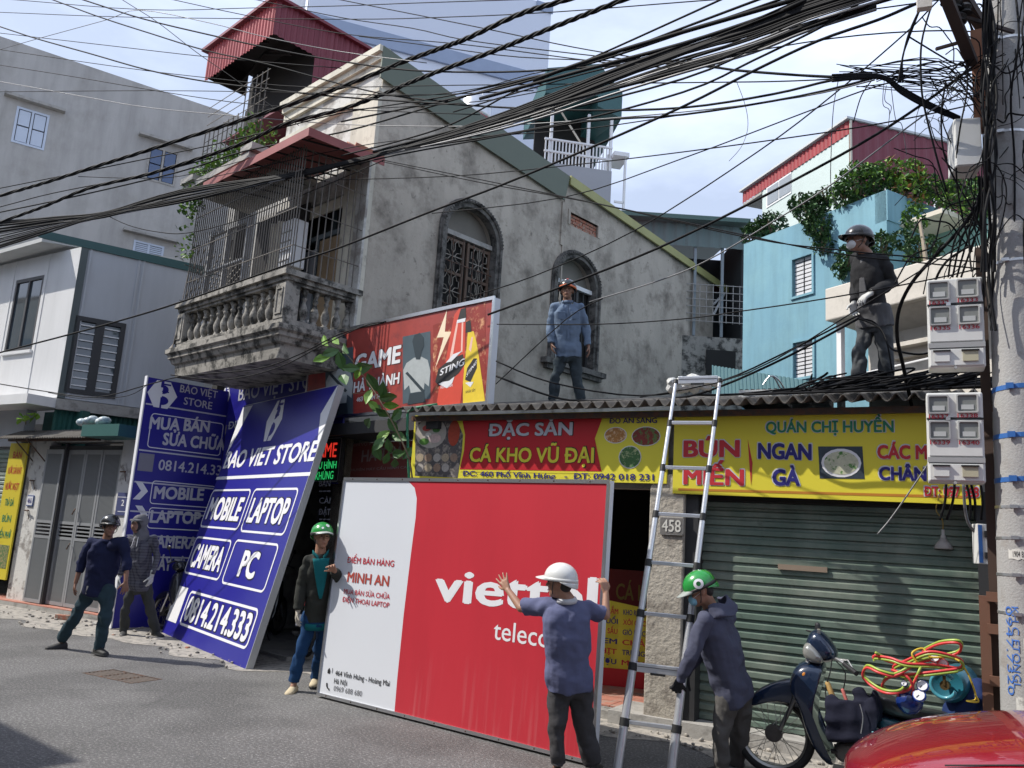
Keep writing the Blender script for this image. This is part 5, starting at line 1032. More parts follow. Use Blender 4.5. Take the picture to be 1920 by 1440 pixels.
# ---- blue house
m_sky = mat('sky_blue_paint', (.17, .34, .43), .85, var=.06, vs=1, bump=.25, bs=18, col2=(.22, .41, .47), mixs=1.2, lo=.4, hi=.8, streak=.22, sscale=(5, 5, .5))
FN = Fr(at(1393, 600, 15), -32)
FNs = Fr(FN.p(3.0, 0, 0), 58)
bh = thing('blue_house', 'sky blue house with barred windows and a plant covered parapet', 'house', FN.p(1.5, 1, 0) - V((0, 0, FN.o.z)))
zN = -FN.o.z
w1 = (1.17, 1.59, .155, .81); w2 = (1.19, 1.6, -1.25, -.65)
hol = [[(a, c), (b, c), (b, d), (a, d)] for a, b, c, d in (w1, w2)]
q = MB(); q.plate(FN, [(0, zN), (3.0, zN), (3.0, 1.44), (0, 1.44)], hol, 0, .2); q.build('wall', m_sky, bh)
q = MB(); q.box(FN, 0, 3.0, .2, 3.4, zN, .95); q.build('body', m_sky, bh)
q = MB(); q.box(FNs, .0, 3.0, -.02, .2, .95, 1.44); q.build('side_parapet', m_sky, bh)
q = MB(); q.box(FN, 3.0, 7.0, 1.0, 1.2, zN, 1.0); q.build('recessed_wall', mat('mint_paint', (.24, .42, .38), .85), bh)
q = MB(); q.box(FN, 3.0, 3.7, .3, 1.0, .92, .99); q.build('slab', m_cream, bh)
m_wg = mat('white_grille', (.6, .6, .62), .5)
for a, b, c, d in (w1, w2):
    q = MB()
    for r_ in ((a - .04, b + .04, d, d + .03), (a - .04, b + .04, c - .04, c), (a - .04, a, c, d), (b, b + .04, c, d)): q.box(FN, r_[0], r_[1], -.03, .02, r_[2], r_[3])
    wn = q.build('window', m_sky, bh)
    for k in range(9):
        for s_ in (0, 1):
            x0 = a + .01 + s_ * (b - a) / 2; x1 = x0 + (b - a) / 2 - .03; q = MB(); z = c + .02 + k * (d - c) / 9; q.box(FN, x0, x1, .04, .06, z, z + (d - c) / 9 - .02); q.build('louvre', m_wg, wn)
    q = MB(); q.box(FN, a, b, .1, .12, c, d); q.build('backing', m_black, wn)
# stairs with white railing
st = thing('outdoor_stair', 'pale outdoor stair with white railings behind the plants', 'stair', at(1750, 420, 15))
A0, A1 = at(1660, 350, 14.0), at(1838, 480, 13.2)
for off in (V((0, 0, 0)), V((.5, .6, .1))):
    for hh in (0, -.55):
        q = MB(); q.tube([A0 + off + V((0, 0, hh)), A1 + off + V((0, 0, hh))], .028, 6); q.build('rail', m_white, st)
    for k in range(14): t = k / 13; q = MB(); b = A0.lerp(A1, t) + off; q.tube([b, b - V((0, 0, .55))], .014, 5); q.build('baluster', m_white, st)
for k in range(13):
    b = A0.lerp(A1, k / 13) + V((.05, .05, -.62)); q = MB(); fr = Fr(b, -38); q.box(fr, 0, .2, 0, .6, -.12, 0); q.build('step', m_cream, st)
# planting
def bush(name, label, pts, n, sz, mats_, kind=None, loc=None):
    t = thing(name, label, 'plant', loc or pts[0][0] - V((0, 0, pts[0][1])), 'plants on the blue house'); q = MB()
    tot = sum(r ** 2 for _, r, *_r in pts)
    for (c, r, *sq) in pts:
        sqz = sq[0] if sq else 1.0
        for i in range(int(n * r * r / tot)):
            d = V((random.gauss(0, 1), random.gauss(0, 1), random.gauss(0, 1))).normalized() * r * random.uniform(.45, 1.05) ** .6
            p = c + V((d.x, d.y, d.z * sqz)); 
            if noise.noise(p * 3.2 / max(.4, r)) < -.18: continue
            leaf(q, p, sz * random.uniform(.45, 1.35), sz * random.uniform(.35, .65), rrot(), mi=random.choice((0, 1, 1, 2)))
    q.build('foliage', mats_, t); q = MB()
    for (c, r, *_) in pts[:4]:
        for k in range(3): q.tube([c - V((0, 0, r * .9)), c + V((random.uniform(-.5, .5) * r, random.uniform(-.5, .5) * r, r * .5))], .018 * max(1, r), 4)
    q.build('stem', m_stem, t); return t
LM = [m_leafA, m_leafB, m_leafC]; LD = [m_leafB, m_leafC, m_leafC]
m_leafR = mat('reddish_leaf', (.24, .11, .04), .5, var=.4, vs=12)
def NP(x, y, off):
    a = FN.px(x, y, -off); return FN.p(a[0], -off, a[1])
bush('potted_shrub', 'dense green shrub on top of the blue parapet corner', [(NP(1608, 345, -.1), .36), (NP(1588, 368, -.1), .28), (NP(1640, 336, -.2), .27)], 2400, .085, LM)
bush('reddish_shrub', 'reddish tipped shrub right of the parapet corner', [(NP(1668, 325, -.5), .26), (NP(1700, 335, -.7), .3), (NP(1705, 360, -.6), .28)], 1400, .09, [m_leafR, m_leafA, m_leafB])
bush('hanging_vine', 'long dark hanging vine draped down the blue wall', [(NP(1518, 392, .02), .27), (NP(1535, 425, .08), .25), (NP(1543, 458, .08), .19), (NP(1500, 384, .0), .2), (NP(1530, 408, .05), .25)], 3000, .075, LD)
bush('parapet_shrub', 'dark green shrub above the left edge of the blue wall', [(NP(1425, 430, -.2), .26, .8), (NP(1447, 424, -.2), .28), (NP(1408, 440, -.2), .2)], 1500, .09, LD)
bush('small_tree', 'small twisted bonsai tree between the two parapet shrubs', [(NP(1550, 366, -.1), .17), (NP(1538, 384, -.1), .18)], 500, .07, LD)
bush('stair_creeper', 'green creeper spreading over the stair railings', [(NP(1735, 352, -.9), .22), (NP(1765, 366, -.9), .22), (NP(1795, 362, -.9), .28), (NP(1830, 375, -.9), .3), (NP(1715, 408, .1), .2), (NP(1805, 340, -1.4), .2)], 2800, .08, LM)
bush('shaded_vine', 'shaded vine around the pale dead branch behind the masked worker', [(NP(1590, 482, .12), .2), (NP(1652, 462, .15), .22), (NP(1730, 472, .3), .26), (NP(1575, 508, .12), .14), (NP(1690, 450, .2), .16)], 2400, .075, LD)
q = MB(); q.tube(smooth_path([NP(1738, 510, .5), NP(1732, 460, .5), NP(1724, 412, .45)], 4), .035, 6, r2=.02); tag(q.build('dead_branch', mat('pale_wood', (.33, .27, .2), .9)), 'pale bare dead branch standing beside the white stair railing', 'branch')
# ---- white concrete balcony block
FWh = Fr(at(1547, 600, 12), -32)
m_pale = mat('pale_concrete', (.58, .54, .48), .85, var=.07, vs=2, bump=.3, bs=24, col2=(.44, .41, .36), mixs=3, lo=.5, hi=.75)
wb_ = thing('white_block', 'pale concrete balcony block with a slim white post behind the roof worker', 'building', FWh.p(1, 1, 0) - V((0, 0, FWh.o.z)))
zW = -FWh.o.z
q = MB(); q.box(FWh, 0, 4.0, 0, .12, -.02, .47); q.hexa([FWh.p(0, .12, -.02), FWh.p(4, .12, -.02), FWh.p(.9, 1.5, -.55), FWh.p(4, 1.5, -.55), FWh.p(0, .12, .1), FWh.p(4, .12, .1), FWh.p(.0, 1.5, .1), FWh.p(4, 1.5, .1)]); q.build('balcony', m_pale, wb_, bevel=.02)
q = MB(); q.box(FWh, .25, 4.2, .6, 2.4, zW, -.03); q.build('wall', m_pale, wb_)
q = MB(); q.box(FWh, .07, .15, .15, .23, zW + 3.3, -.03); q.build('post', m_white, wb_)
q = MB(); q.box(FWh, .7, 2.0, .5, .6, -.62, -.5); q.box(FWh, .7, 2.0, .35, .6, -.5, -.44); q.build('ledge', m_pale, wb_)
q = MB(); q.tube([FWh.p(-.4, .1, -.92), FWh.p(.15, .1, -.88), FWh.p(1.6, .1, -.8)], .015); q.tube([FWh.p(.0, .1, -.9), FWh.p(0, .1, -1.4)], .012); q.build('pipe', m_white, wb_)
q = MB(); q.box(Fr(FWh.p(.6, 3, 0), 0), 0, 5, 0, 3, zW, .9); tag(q.build('teal_block', m_sky), 'sky blue wall seen above the pale concrete balcony', 'building')
# ---- teal corrugated roof
q = MB(); T0, T1, T2, T3 = at(1335, 686, 13.5), at(1560, 722, 11.6), at(1335, 745, 12.2), at(1560, 752, 11.2)
q.grid(lambda a, b: T0.lerp(T1, a).lerp(T2.lerp(T3, a), b) + V((0, 0, .006 * (1 if int(a * 120) % 4 < 2 else -1))), 120, 1); tr = q.build('teal_roof', mat('teal_roof_sheet', (.06, .13, .14), .5, .1, var=.08), solid=.01); tag(tr, 'low teal corrugated roof between the old house and the blue house', 'roof')
# ---- red topped house
F2 = Fr(at(1592, 225, 21), -44); F3 = Fr(F2.o, 46)
rh = thing('red_roofed_house', 'pale mint rooftop storey with a red corrugated band and a side shaded to maroon', 'house', F2.p(-2, 2, 0) - V((0, 0, F2.o.z)))
m_mint = mat('pale_mint_render', (.5, .58, .56), .85, var=.12, vs=1.5, bump=.3, bs=10, dist=.02)
z0 = -F2.o.z
q = MB(); q.box(F2, -3.85, -.03, .02, .2, -6, -.36); q.box(F2, -3.85, -.15, .2, 4, z0, -.7); q.build('wall', m_mint, rh)
cor_wall(F2, -4.9, 0, -.36, 0, 'red_band', m_red, rh, pitch=.16)
cor_wall(F3, 0, 8, -3.6, -.0, 'shaded_red_cladding', m_maroon, rh, pitch=.3)  # red sheet on the unlit face, shade painted into its colour
q = MB(); q.box(F2, -4.95, .05, -.1, 6, .01, .07); q.build('roof_edge', mat('pale_edge', (.5, .52, .52), .6), rh)
q = MB(); q.box(F2, -3.62, -2.42, .0, .019, -1.0, -.37); q.build('window_frame', m_white, rh)
for k in range(2): q = MB(); q.box(F2, -3.55 + k * .58, -3.02 + k * .58, -.012, -.002, -.94, -.42); q.build('pane', mat('grey_glass', (.3, .33, .36), .15), rh)
q = MB(); q.box(F2, -4.85, -3.87, .0, 1.5, -.45, -.38); q.build('soffit', m_conc, rh)
q = MB(); q.box(F3, .0, .06, -.03, -.012, -3.4, .0); q.build('corner_trim', m_cream, rh)
# ================================================================ utility pole
PB, PT = V((.225, 7.15, 0)), V((.315, 7.15, 8.4))
m_pole = mat('spun_concrete_pole', (.34, .335, .325), .85, var=.12, vs=4, bump=.6, bs=60, col2=(.27, .25, .23), mixs=7, lo=.52, hi=.68, streak=.15)
m_cab = mat('black_cable', (.007, .007, .008), .62, var=.2, spec=.15); m_cab2 = mat('grey_cable', (.12, .12, .125), .4, var=.2)
up_ = thing('utility_pole', 'round spun concrete utility pole at the right edge wrapped in cables', 'pole', PB)
q = MB(); q.tube([PB.lerp(PT, t / 12) for t in range(13)], [.185 - .0035 * t for t in range(13)], 28); q.build('shaft', m_pole, up_, smooth='auto')
def pc(z): return PB.lerp(PT, z / 8.4)
def pr_(z): return .185 - .042 * z / 8.4
m_band = mat('steel_band', (.6, .6, .6), .35, .9, var=.1); m_bluestrap = mat('blue_strap', (.03, .12, .36), .45)
def ring(z, h, mm, nm, tilt=0.0, ex=.004):
    q = MB(); k = 28; rs = []
    for hh, dr in ((-h / 2, 0), (-h / 2, ex), (h / 2, ex), (h / 2, 0)): rs.append([pc(z) + V((math.cos(a) * (pr_(z) + dr), math.sin(a) * (pr_(z) + dr), hh + tilt * math.cos(a))) for a in [2 * math.pi * i / k for i in range(k)]])
    q.loft(rs, cap=False); q.box(Fr(pc(z) + V((-.06, -pr_(z) - .012, 0)), 0), -.025, .025, -.008, .012, -h * .6, h * .6); return q.build(nm, mm, up_)
for z, tl in ((3.08, .012), (2.72, .008), (2.4, .01)): ring(z, .035, m_bluestrap, 'blue_strap', tl)
for z in (2.2, 1.98, 1.72, 1.45, 4.05, 5.1, 5.9): ring(z, .02, m_band, 'steel_band', random.uniform(-.01, .01))
FPo = lambda z: Fr(pc(z), 0)
m_paper = mat('torn_paper', (.55, .54, .5), .85, var=.15, vs=20, col2=(.3, .29, .27), mixs=16, lo=.5, hi=.6)
def wrap(z0, z1, a0, a1, mm, nm, ex=.003, jag=0):
    q = MB(); na = 10; nz = 8
    q.grid(lambda a, b: pc(z0 + (z1 - z0) * b) + V((math.cos(R(a0 + (a1 - a0) * a)), math.sin(R(a0 + (a1 - a0) * a)), 0)) * (pr_(z0) + ex) + V((0, 0, jag * noise.noise(V((a * 6, b * 9, z0))))), na, nz); return q.build(nm, mm, up_)
wrap(1.83, 1.9, -125, -75, m_paper, 'number_label', jag=.02); wrap(1.1, 1.3, -100, -62, m_paper, 'torn_poster', jag=.05); wrap(.72, .9, -118, -100, m_paper, 'torn_poster', jag=.04); wrap(1.0, 1.22, -80, -60, mat('white_flyer', (.62, .62, .6), .8), 'flyer'); wrap(.78, .88, -82, -62, mat('white_flyer', 0), 'flyer')
def pole_text(s_, a0, z0, z1, mm, vert=True, hgt=.05):
    vs, fs = _glyphs(s_, 0, 1); q = MB(); h1, h0 = caph(0); xa = min(v[0] for v in vs); xb = max(v[0] for v in vs); P = []
    for x, y in vs:
        t = (x - xa) / (xb - xa); b = (y - h0) / (h1 - h0)
        if vert: z = z1 - (z1 - z0) * t; a = a0 + R(0) + b * hgt / pr_(1)
        else: z = z0 + (z1 - z0) * b; a = a0 + t * hgt / pr_(1)
        P.append(pc(z) + V((math.cos(a), math.sin(a), 0)) * (pr_(z) + .0045))
    q.add(P, fs); return q.build('lettering', mm, up_)
m_bst = mat('blue_stencil', (.04, .13, .42), .7, var=.3, vs=30)
pole_text('KH C ETONGL', R(-122), .95, 1.5, m_bst, True, .045); pole_text('0947.7320', R(-136), .9, 1.5, m_bst, True, .045); pole_text('1904 B2N', R(-115), 1.845, 1.885, m_tblack, False, .1)
# crossarm steelwork at the top
m_rust = mat('rust_brown_steel', (.05, .035, .03), .75, .2, var=.25, vs=9)
ca = thing('cable_bracket', 'rusty steel crossarms and insulators bolted to the utility pole top', 'bracket', pc(5.2))
for pts, r_ in (([at(1850, 65, 6.75), at(1783, -45, 6.3)], .055), ([at(1823, 118, 6.5), at(1752, -60, 6.0)], .055), ([at(1900, 60, 6.5), at(1800, 30, 6.3)], .018), ([at(1755, 92, 6.4), at(1808, 77, 6.4)], .015)):
    q = MB(); q.tube(pts, r_, 4); q.build('steel_arm', m_rust, ca)
for x, y in ((1792, 20), (1810, 28), (1776, 8), (1800, 45)):
    q = MB(); q.lathe(at(x, y, 6.3), [(.0, 0), (.05, .01), (.03, .04), (.05, .06), (.03, .09), (.0, .1)], 10); q.build('insulator', m_tblack, ca)
q = MB(); q.box(Fr(at(1838, 180, 6.5), 0), -.05, .05, -.05, .05, -.3, .55); q.build('rust_post', mat('rust_orange_steel', (.25, .11, .06), .8, var=.2), ca)
q = MB(); q.box(Fr(at(1733, 8, 6.2), 10), -.05, .05, -.03, .03, -.04, .06); q.build('tag_block', m_pale, ca)
# steel posts carrying the meter boxes
sf = thing('steel_frame', 'brown steel channel posts with cross braces between shutter and pole', 'frame', (-.02, 7.25, 0))
FSf = Fr((-.03, 7.3, 0), 0)
m_brst = mat('brown_steel', (.17, .085, .055), .65, .2, var=.12, vs=3)
x0 = FSf.px(1838, 1200)[0]
q = MB(); q.box(FSf, x0, x0 + .07, 0, .09, .0, 1.55); q.build('post', m_brst, sf)
q = MB(); q.box(FSf, x0 + .07, x0 + .14, .06, .09, .0, 4.3); q.build('post', mat('dark_brown_steel', (.06, .035, .025), .7), sf)
for y in (1118, 1178, 1275): z = FSf.px(1850, y)[1]; q = MB(); q.box(FSf, x0 + .05, x0 + .22, -.03, .0, z - .035, z + .035); q.build('brace', m_brst, sf)
# meter boxes
m_box = mat('meter_box_grey', (.6, .6, .58), .5, var=.05, vs=5, streak=.12); m_boxd = mat('meter_box_dark_grey', (.3, .3, .3), .6)  # second grey is darker, for the band, left window rims and lock
m_lens = mat('meter_window', (.2, .21, .2), .12, var=.2, vs=12, spec=.8); m_numr = mat('red_marker', (.5, .03, .05), .6)
FMx = Fr((-.3, 6.98, 0), 4)
def meterbox(x0, x1, x2, yt, yb, nums, lb):
    a = FMx.px(x0, yb); b = FMx.px(x1, yt); t = thing('meter_box', lb, 'meter box', FMx.p((a[0] + b[0]) / 2, .1, a[1]), 'four window electricity meter boxes')
    U0, U1, Z0, Z1 = a[0], b[0], a[1], b[1]; Wd = U1 - U0; H_ = Z1 - Z0
    q = MB(); q.box(FMx, U0, U1, .0, .2, Z0, Z1); q.build('case', m_box, t, bevel=.012)
    q = MB(); q.box(FMx, U0 + .012, U1 - .012, -.012, .0, Z0 + H_ * .285, Z0 + H_ * .69); q.build('front_panel', m_box, t, bevel=.004)
    q = MB(); q.box(FMx, U0 + .012, U1 - .012, -.012, .0, Z0 + H_ * .715, Z1 - .01); q.build('front_panel', m_box, t, bevel=.004)
    q = MB(); q.box(FMx, U0 + .012, U1 - .012, -.016, .0, Z0 + .012, Z0 + H_ * .2); q.build('front_panel', m_box, t, bevel=.004)
    q = MB(); q.box(FMx, U0 + .0, U1 - .0, -.018, -.001, Z0 + H_ * .215, Z0 + H_ * .27); q.build('dark_band', m_boxd, t)
    q = MB(); q.box(FMx, U0, U1, -.014, .0, Z0 + H_ * .692, Z0 + H_ * .712); q.build('strap', m_tblack, t); q = MB(); q.box(FMx, U0 + Wd * .34, U0 + Wd * .42, -.03, -.014, Z0 + H_ * .68, Z0 + H_ * .72); q.build('strap_clip', m_band, t)
    for k, (fx, fz) in enumerate(((.05, .77), (.56, .78), (.06, .48), (.57, .48))):
        ua, ub, za, zb_ = U0 + fx * Wd, U0 + (fx + .33) * Wd, Z0 + fz * H_, Z0 + (fz + .18) * H_
        q = MB(); q.plate(FMx, rrect(ua - .01, ub + .01, za - .01, zb_ + .01, .012), [rrect(ua, ub, za, zb_, .01)], -.034, -.012); wn = q.build('window', m_boxd if k % 2 == 0 else mat('pale_rim', (.42, .42, .4), .5), t)
        q = MB(); q.box(FMx, ua, ub, -.02, -.013, za, zb_); q.build('lens', m_lens, wn)
        q = MB(); q.box(FMx, ua + .02, ub - .02, -.024, -.0205, za + .015, za + (zb_ - za) * .42); q.build('meter_face', mat('dial_grey', (.42, .43, .42), .4), wn)
        q = MB(); text(q, FMx, nums[k], ua - .005, ub + .005, za - .045, za - .014, n=-.0155, bold=.03); q.build('lettering', m_numr, t)
    for fx, mm in ((.1, m_box), (.6, mat('beige_flap', (.4, .37, .26), .6))):
        q = MB(); q.box(FMx, U0 + fx * Wd, U0 + (fx + .27) * Wd, -.03, -.017, Z0 + H_ * .06, Z0 + H_ * .17); fl = q.build('flap', mm, t); q = MB(); q.box(FMx, U0 + (fx - .02) * Wd, U0 + (fx + .29) * Wd, -.042, -.017, Z0 + H_ * .172, Z0 + H_ * .185); q.build('flap_hood', m_tblack, fl)
    q = MB(); q.lathe(FMx.p(U0 + Wd * .47, -.01, Z0 - .004), [(.012, -.012), (.012, .012)], 8, FMx.n); q.build('lock', m_boxd, t)
meterbox(1742, 1842, 1856, 518, 690, ('16332', '16333', '16335', '16336'), 'upper pale grey electricity meter box numbered 16332 to 16336')
meterbox(1741, 1842, 1856, 735, 903, ('16337', '16338', '16339', '16340'), 'lower pale grey electricity meter box numbered 16337 to 16340')
q = MB(); jb = at(1825, 265, 6.4); fj = Fr(jb, 14); q.box(fj, -.13, .06, -.0, .24, -.2, .2)
jbt = thing('junction_box', 'tilted grey sheet metal box hung on the pole above the meters', 'box', jb); q.build('case', m_box, jbt, bevel=.01); q = MB(); q.box(fj, -.12, .05, -.008, -.0005, -.19, .19); q.build('lid', m_box, jbt)
sb = thing('breaker_box', 'small narrow grey breaker box with black clips beside the pole', 'box', at(1850, 1020, 6.7)); fb_ = Fr(at(1846, 1020, 6.7), 20)
q = MB(); q.box(fb_, -.05, .1, 0, .12, -.16, .16); q.build('case', m_box, sb, bevel=.006)
for z in (-.09, .08): q = MB(); q.box(fb_, .0, .06, -.02, 0, z - .025, z + .025); q.build('clip', m_tblack, sb)
q = MB(); q.box(fb_, -.045, -.015, -.003, -.001, -.15, .15); q.build('blue_label', m_bluestrap, sb)
for i, (x0_, y0_, x1_, y1_, rr) in enumerate(((1850, 775, 1868, 985, .028), (1915, 715, 1916, 860, .03))):
    q = MB(); q.tube([at(x0_, y0_, 6.55 - .4 * i), at((x0_ + x1_) / 2, (y0_ + y1_) / 2, 6.55 - .4 * i), at(x1_, y1_, 6.5 - .4 * i)], rr, 12); tag(q.build('plastic_conduit', mat('cream_pvc', (.55, .5, .4), .5), smooth='auto'), ('cream plastic conduit running down between meter box and pole', 'short cream plastic conduit on the right side of the pole')[i], 'pipe')
# lamp
lm = thing('hanging_lamp', 'dusty bell shaped lamp hanging by wires in front of the shutter', 'lamp', at(1769, 1020, 7.4)); c = at(1769, 1020, 7.4)
q = MB(); q.lathe(c - V((0, 0, .045)), [(.075, .0), (.078, .015), (.06, .05), (.03, .085), (.022, .1), (.001, .1)], 18); q.build('shade', mat('dusty_white', (.4, .38, .36), .8, var=.2, vs=30, bump=.4, bs=60), lm, smooth=True)
q = MB(); q.lathe(c + V((0, 0, .055)), [(.022, 0), (.022, .07), (.001, .075)], 10); q.build('socket', m_box, lm); q = MB(); q.tube(smooth_path([c + V((0, 0, .12)), at(1767, 975, 7.4), at(1755, 955, 7.35), at(1762, 925, 7.2)], 5), .005, 5); q.build('wire', mat('yellow_wire', (.45, .33, .1), .5), lm)

# ================================================================ cables
def invd(x, dr=6.6, dm=11.0, dl=15.0):
    if x >= 1640: return 1 / dr
    if x >= 700: t = (x - 700) / 940; return 1 / dm + (1 / dr - 1 / dm) * t
    t = max(x, -300) / 700; return 1 / dl + (1 / dm - 1 / dl) * t
def path(pts, n=4, dy=0.0, **k): return smooth_path([at(x, y + dy, 1 / invd(x, **k)) for x, y in pts], n)
def ext(pts):
    """carry the cable on past the frame edges"""
    out = list(pts)
    def e(p, q_, L_): dx, dy = p[0] - q_[0], p[1] - q_[1]; l_ = math.hypot(dx, dy); return (p[0] + dx / l_ * L_, p[1] + dy / l_ * L_)
    if out[0][0] < 25 or out[0][1] < 4: out = [e(out[0], out[1], 220)] + out
    if out[-1][1] < 6: out = out + [e(out[-1], out[-2], 260)]
    return out
GC = 'cables strung across the street'
def cable(pts, r, label, mm=None, group=GC, twist=0, **k):
    P_ = path(ext(pts), 4, **k); q = MB()
    if twist:
        n = len(P_)
        for s_ in range(3):
            tw = []
            for i, p in enumerate(P_):
                for j in range(5):
                    if i == n - 1 and j: break
                    b = p.lerp(P_[min(i + 1, n - 1)], j / 5); a = (i * 5 + j) * .42 + s_ * 2.09; tw.append(b + (CU * math.cos(a) + CF * math.sin(a)) * r * .62)
            q.tube(tw, r * .55, 5, True)
    else: q.tube(P_, r, 6, True)
    return tag(q.build('overhead_cable', mm or m_cab, smooth=True), label, 'cable', group)
TH = 'thin single cable crossing the sky above the old house'
cable([(0, 367), (83, 343), (177, 313), (267, 285), (400, 242), (510, 207), (640, 163), (753, 117), (827, 90), (880, 70), (973, 27), (1060, 0)], .028, 'thick twisted black cable, upper of the two crossing the gable peak', twist=1)
cable([(0, 417), (83, 387), (167, 353), (277, 327), (373, 297), (460, 267), (533, 233), (640, 205), (717, 177), (773, 153), (840, 127), (923, 97), (990, 70), (1073, 37), (1167, 0)], .026, 'thick twisted black cable, lower of the two crossing the gable peak', twist=1)
cable([(0, 661), (127, 628), (236, 598), (340, 566), (533, 498), (640, 463), (807, 397), (940, 347), (1107, 277), (1280, 200), (1413, 133), (1533, 77), (1647, 37), (1727, 3)], .013, 'single thick cable running alone below the main bundle from lower left to the pole', dm=10.2, dl=13.5)
cable([(915, 590), (1000, 558), (1192, 483), (1319, 425), (1447, 360), (1613, 270), (1727, 197), (1827, 123)], .012, 'thick black cable passing just above the orange helmet of the roof worker', dm=10.0, dr=6.8)
cable([(0, 50), (67, 72), (167, 100), (280, 132), (387, 153), (500, 167), (640, 182), (840, 195), (973, 203), (1107, 207), (1280, 202), (1447, 177), (1563, 150), (1650, 143)], .011, 'black cable sagging across the red rooftop shed to the sky knot')
cable([(157, 0), (267, 35), (400, 67), (517, 93), (640, 115), (773, 132), (940, 135), (1073, 128), (1280, 118), (1380, 132), (1567, 145), (1650, 143)], .011, 'black cable from the top left over the roof shed to the sky knot')
cable([(100, 0), (187, 32), (283, 63), (387, 95), (500, 120), (640, 158), (740, 180), (840, 190)], .010, 'black cable crossing the red fascia of the rooftop shed')
thin = [
 [(0, 23), (240, 32), (640, 36), (840, 32), (1033, 23), (1280, 4)], [(33, 0), (267, 18), (467, 15), (640, 11), (770, 6), (950, 0)],
 [(0, 93), (73, 72), (197, 38), (262, 19), (393, 43), (500, 70), (640, 97), (800, 118)], [(0, 62), (200, 85), (393, 107), (640, 128)],
 [(230, 0), (293, 40), (367, 97), (433, 143), (487, 183), (560, 235)], [(327, 0), (433, 23), (640, 63), (857, 82), (1140, 118), (1280, 128)],
 [(483, 0), (640, 33), (773, 53), (873, 75), (1073, 100), (1280, 122)], [(640, 0), (807, 33), (940, 60), (1073, 88), (1207, 110), (1400, 135)],
 [(673, 68), (823, 88), (973, 107), (1207, 117), (1500, 140), (1650, 143)], [(0, 172), (283, 170), (533, 173), (760, 178), (1000, 170)],
 [(0, 122), (133, 143), (310, 173), (467, 195), (640, 205), (900, 215)], [(0, 93), (233, 127), (400, 147), (573, 163), (840, 160), (1280, 155), (1480, 152), (1650, 143)],
 [(717, 300), (867, 330), (1000, 357), (1160, 390), (1383, 438), (1567, 475), (1720, 492), (1850, 505)], [(717, 303), (900, 342), (1120, 382), (1400, 445), (1567, 468), (1740, 484), (1850, 492)],
 [(640, 337), (853, 330), (1067, 310), (1280, 285), (1557, 247), (1727, 217), (1850, 190)], [(810, 400), (1057, 370), (1280, 297), (1530, 203), (1650, 160), (1840, 110)],
 [(870, 560), (1000, 518), (1192, 431), (1420, 285), (1563, 177), (1700, 60), (1760, 0)], [(1105, 566), (1224, 530), (1319, 492), (1447, 417), (1563, 343), (1727, 220), (1800, 175)],
 [(640, 175), (770, 180), (900, 165), (1040, 130), (1300, 112), (1560, 72), (1735, 58), (1840, 60)], [(1280, 98), (1447, 62), (1560, 30), (1760, 0)],
 [(0, 153), (167, 183), (280, 202), (450, 218), (640, 233), (840, 237), (1000, 232), (1280, 210), (1500, 182), (1640, 150)], [(932, 608), (1120, 608), (1280, 598), (1393, 583), (1547, 560), (1740, 525), (1850, 500)],
 [(930, 720), (1060, 600), (1130, 560)], [(340, 345), (500, 310), (640, 280), (760, 262), (960, 252), (1110, 240), (1280, 215)], [(147, 331), (250, 334), (340, 330), (460, 300)],
 [(1200, 745), (1400, 700), (1640, 560), (1850, 430)], [(640, 206), (900, 190), (1100, 150), (1280, 95), (1500, 0)]]
ORD = 'first second third fourth fifth sixth seventh eighth ninth tenth eleventh twelfth thirteenth'.split()
def ordl(lst, idx, key): return ORD[sorted(range(len(lst)), key=key).index(idx)]
_left = [i for i, p in enumerate(thin) if p[0][0] == 0]; _top = [i for i, p in enumerate(thin) if p[0][1] == 0]
_cust = {8: 'thin cable passing just above the gable peak', 12: 'upper of two thin cables running down along the gable roofline to the pole', 13: 'lower of two thin cables running down along the gable roofline to the pole', 14: 'thin cable crossing the green flashing to the pole level with the maroon wall', 15: 'thin cable rising from the large arched window to the pole', 16: 'thin cable rising steeply from the light box past the arched windows', 17: 'pale thin cable passing the face of the denim shirted roof worker', 18: 'thin cable passing from the gable over the dark green terrace roof', 19: 'thin cable in the open sky ending at the pole bracket', 21: 'thin level cable crossing the chest of the denim shirted roof worker', 22: 'short thin cable slanting up left of the denim shirted roof worker', 23: 'thin cable above the balcony cage passing the tower terrace', 24: 'thin level cable in front of the blue glass shutter', 25: 'thin cable crossing behind the masked roof worker', 26: 'thin cable rising from the gable corner to the top edge'}
for i, p in enumerate(thin):
    if i in _left: lb = ordl(_left, _left.index(i), lambda k: thin[_left[k]][0][1] + k * .01) + ' thin cable from the top along the left edge of the sky'
    elif i in _top: lb = ordl(_top, _top.index(i), lambda k: thin[_top[k]][0][0]) + ' thin cable from the left among those entering through the top edge'
    else: lb = _cust.get(i, TH)
    cable(p, .0058 if i not in (16, 17) else .0065, lb, mm=m_cab2 if i in (2, 17, 20) else m_cab, group='thin single cables')
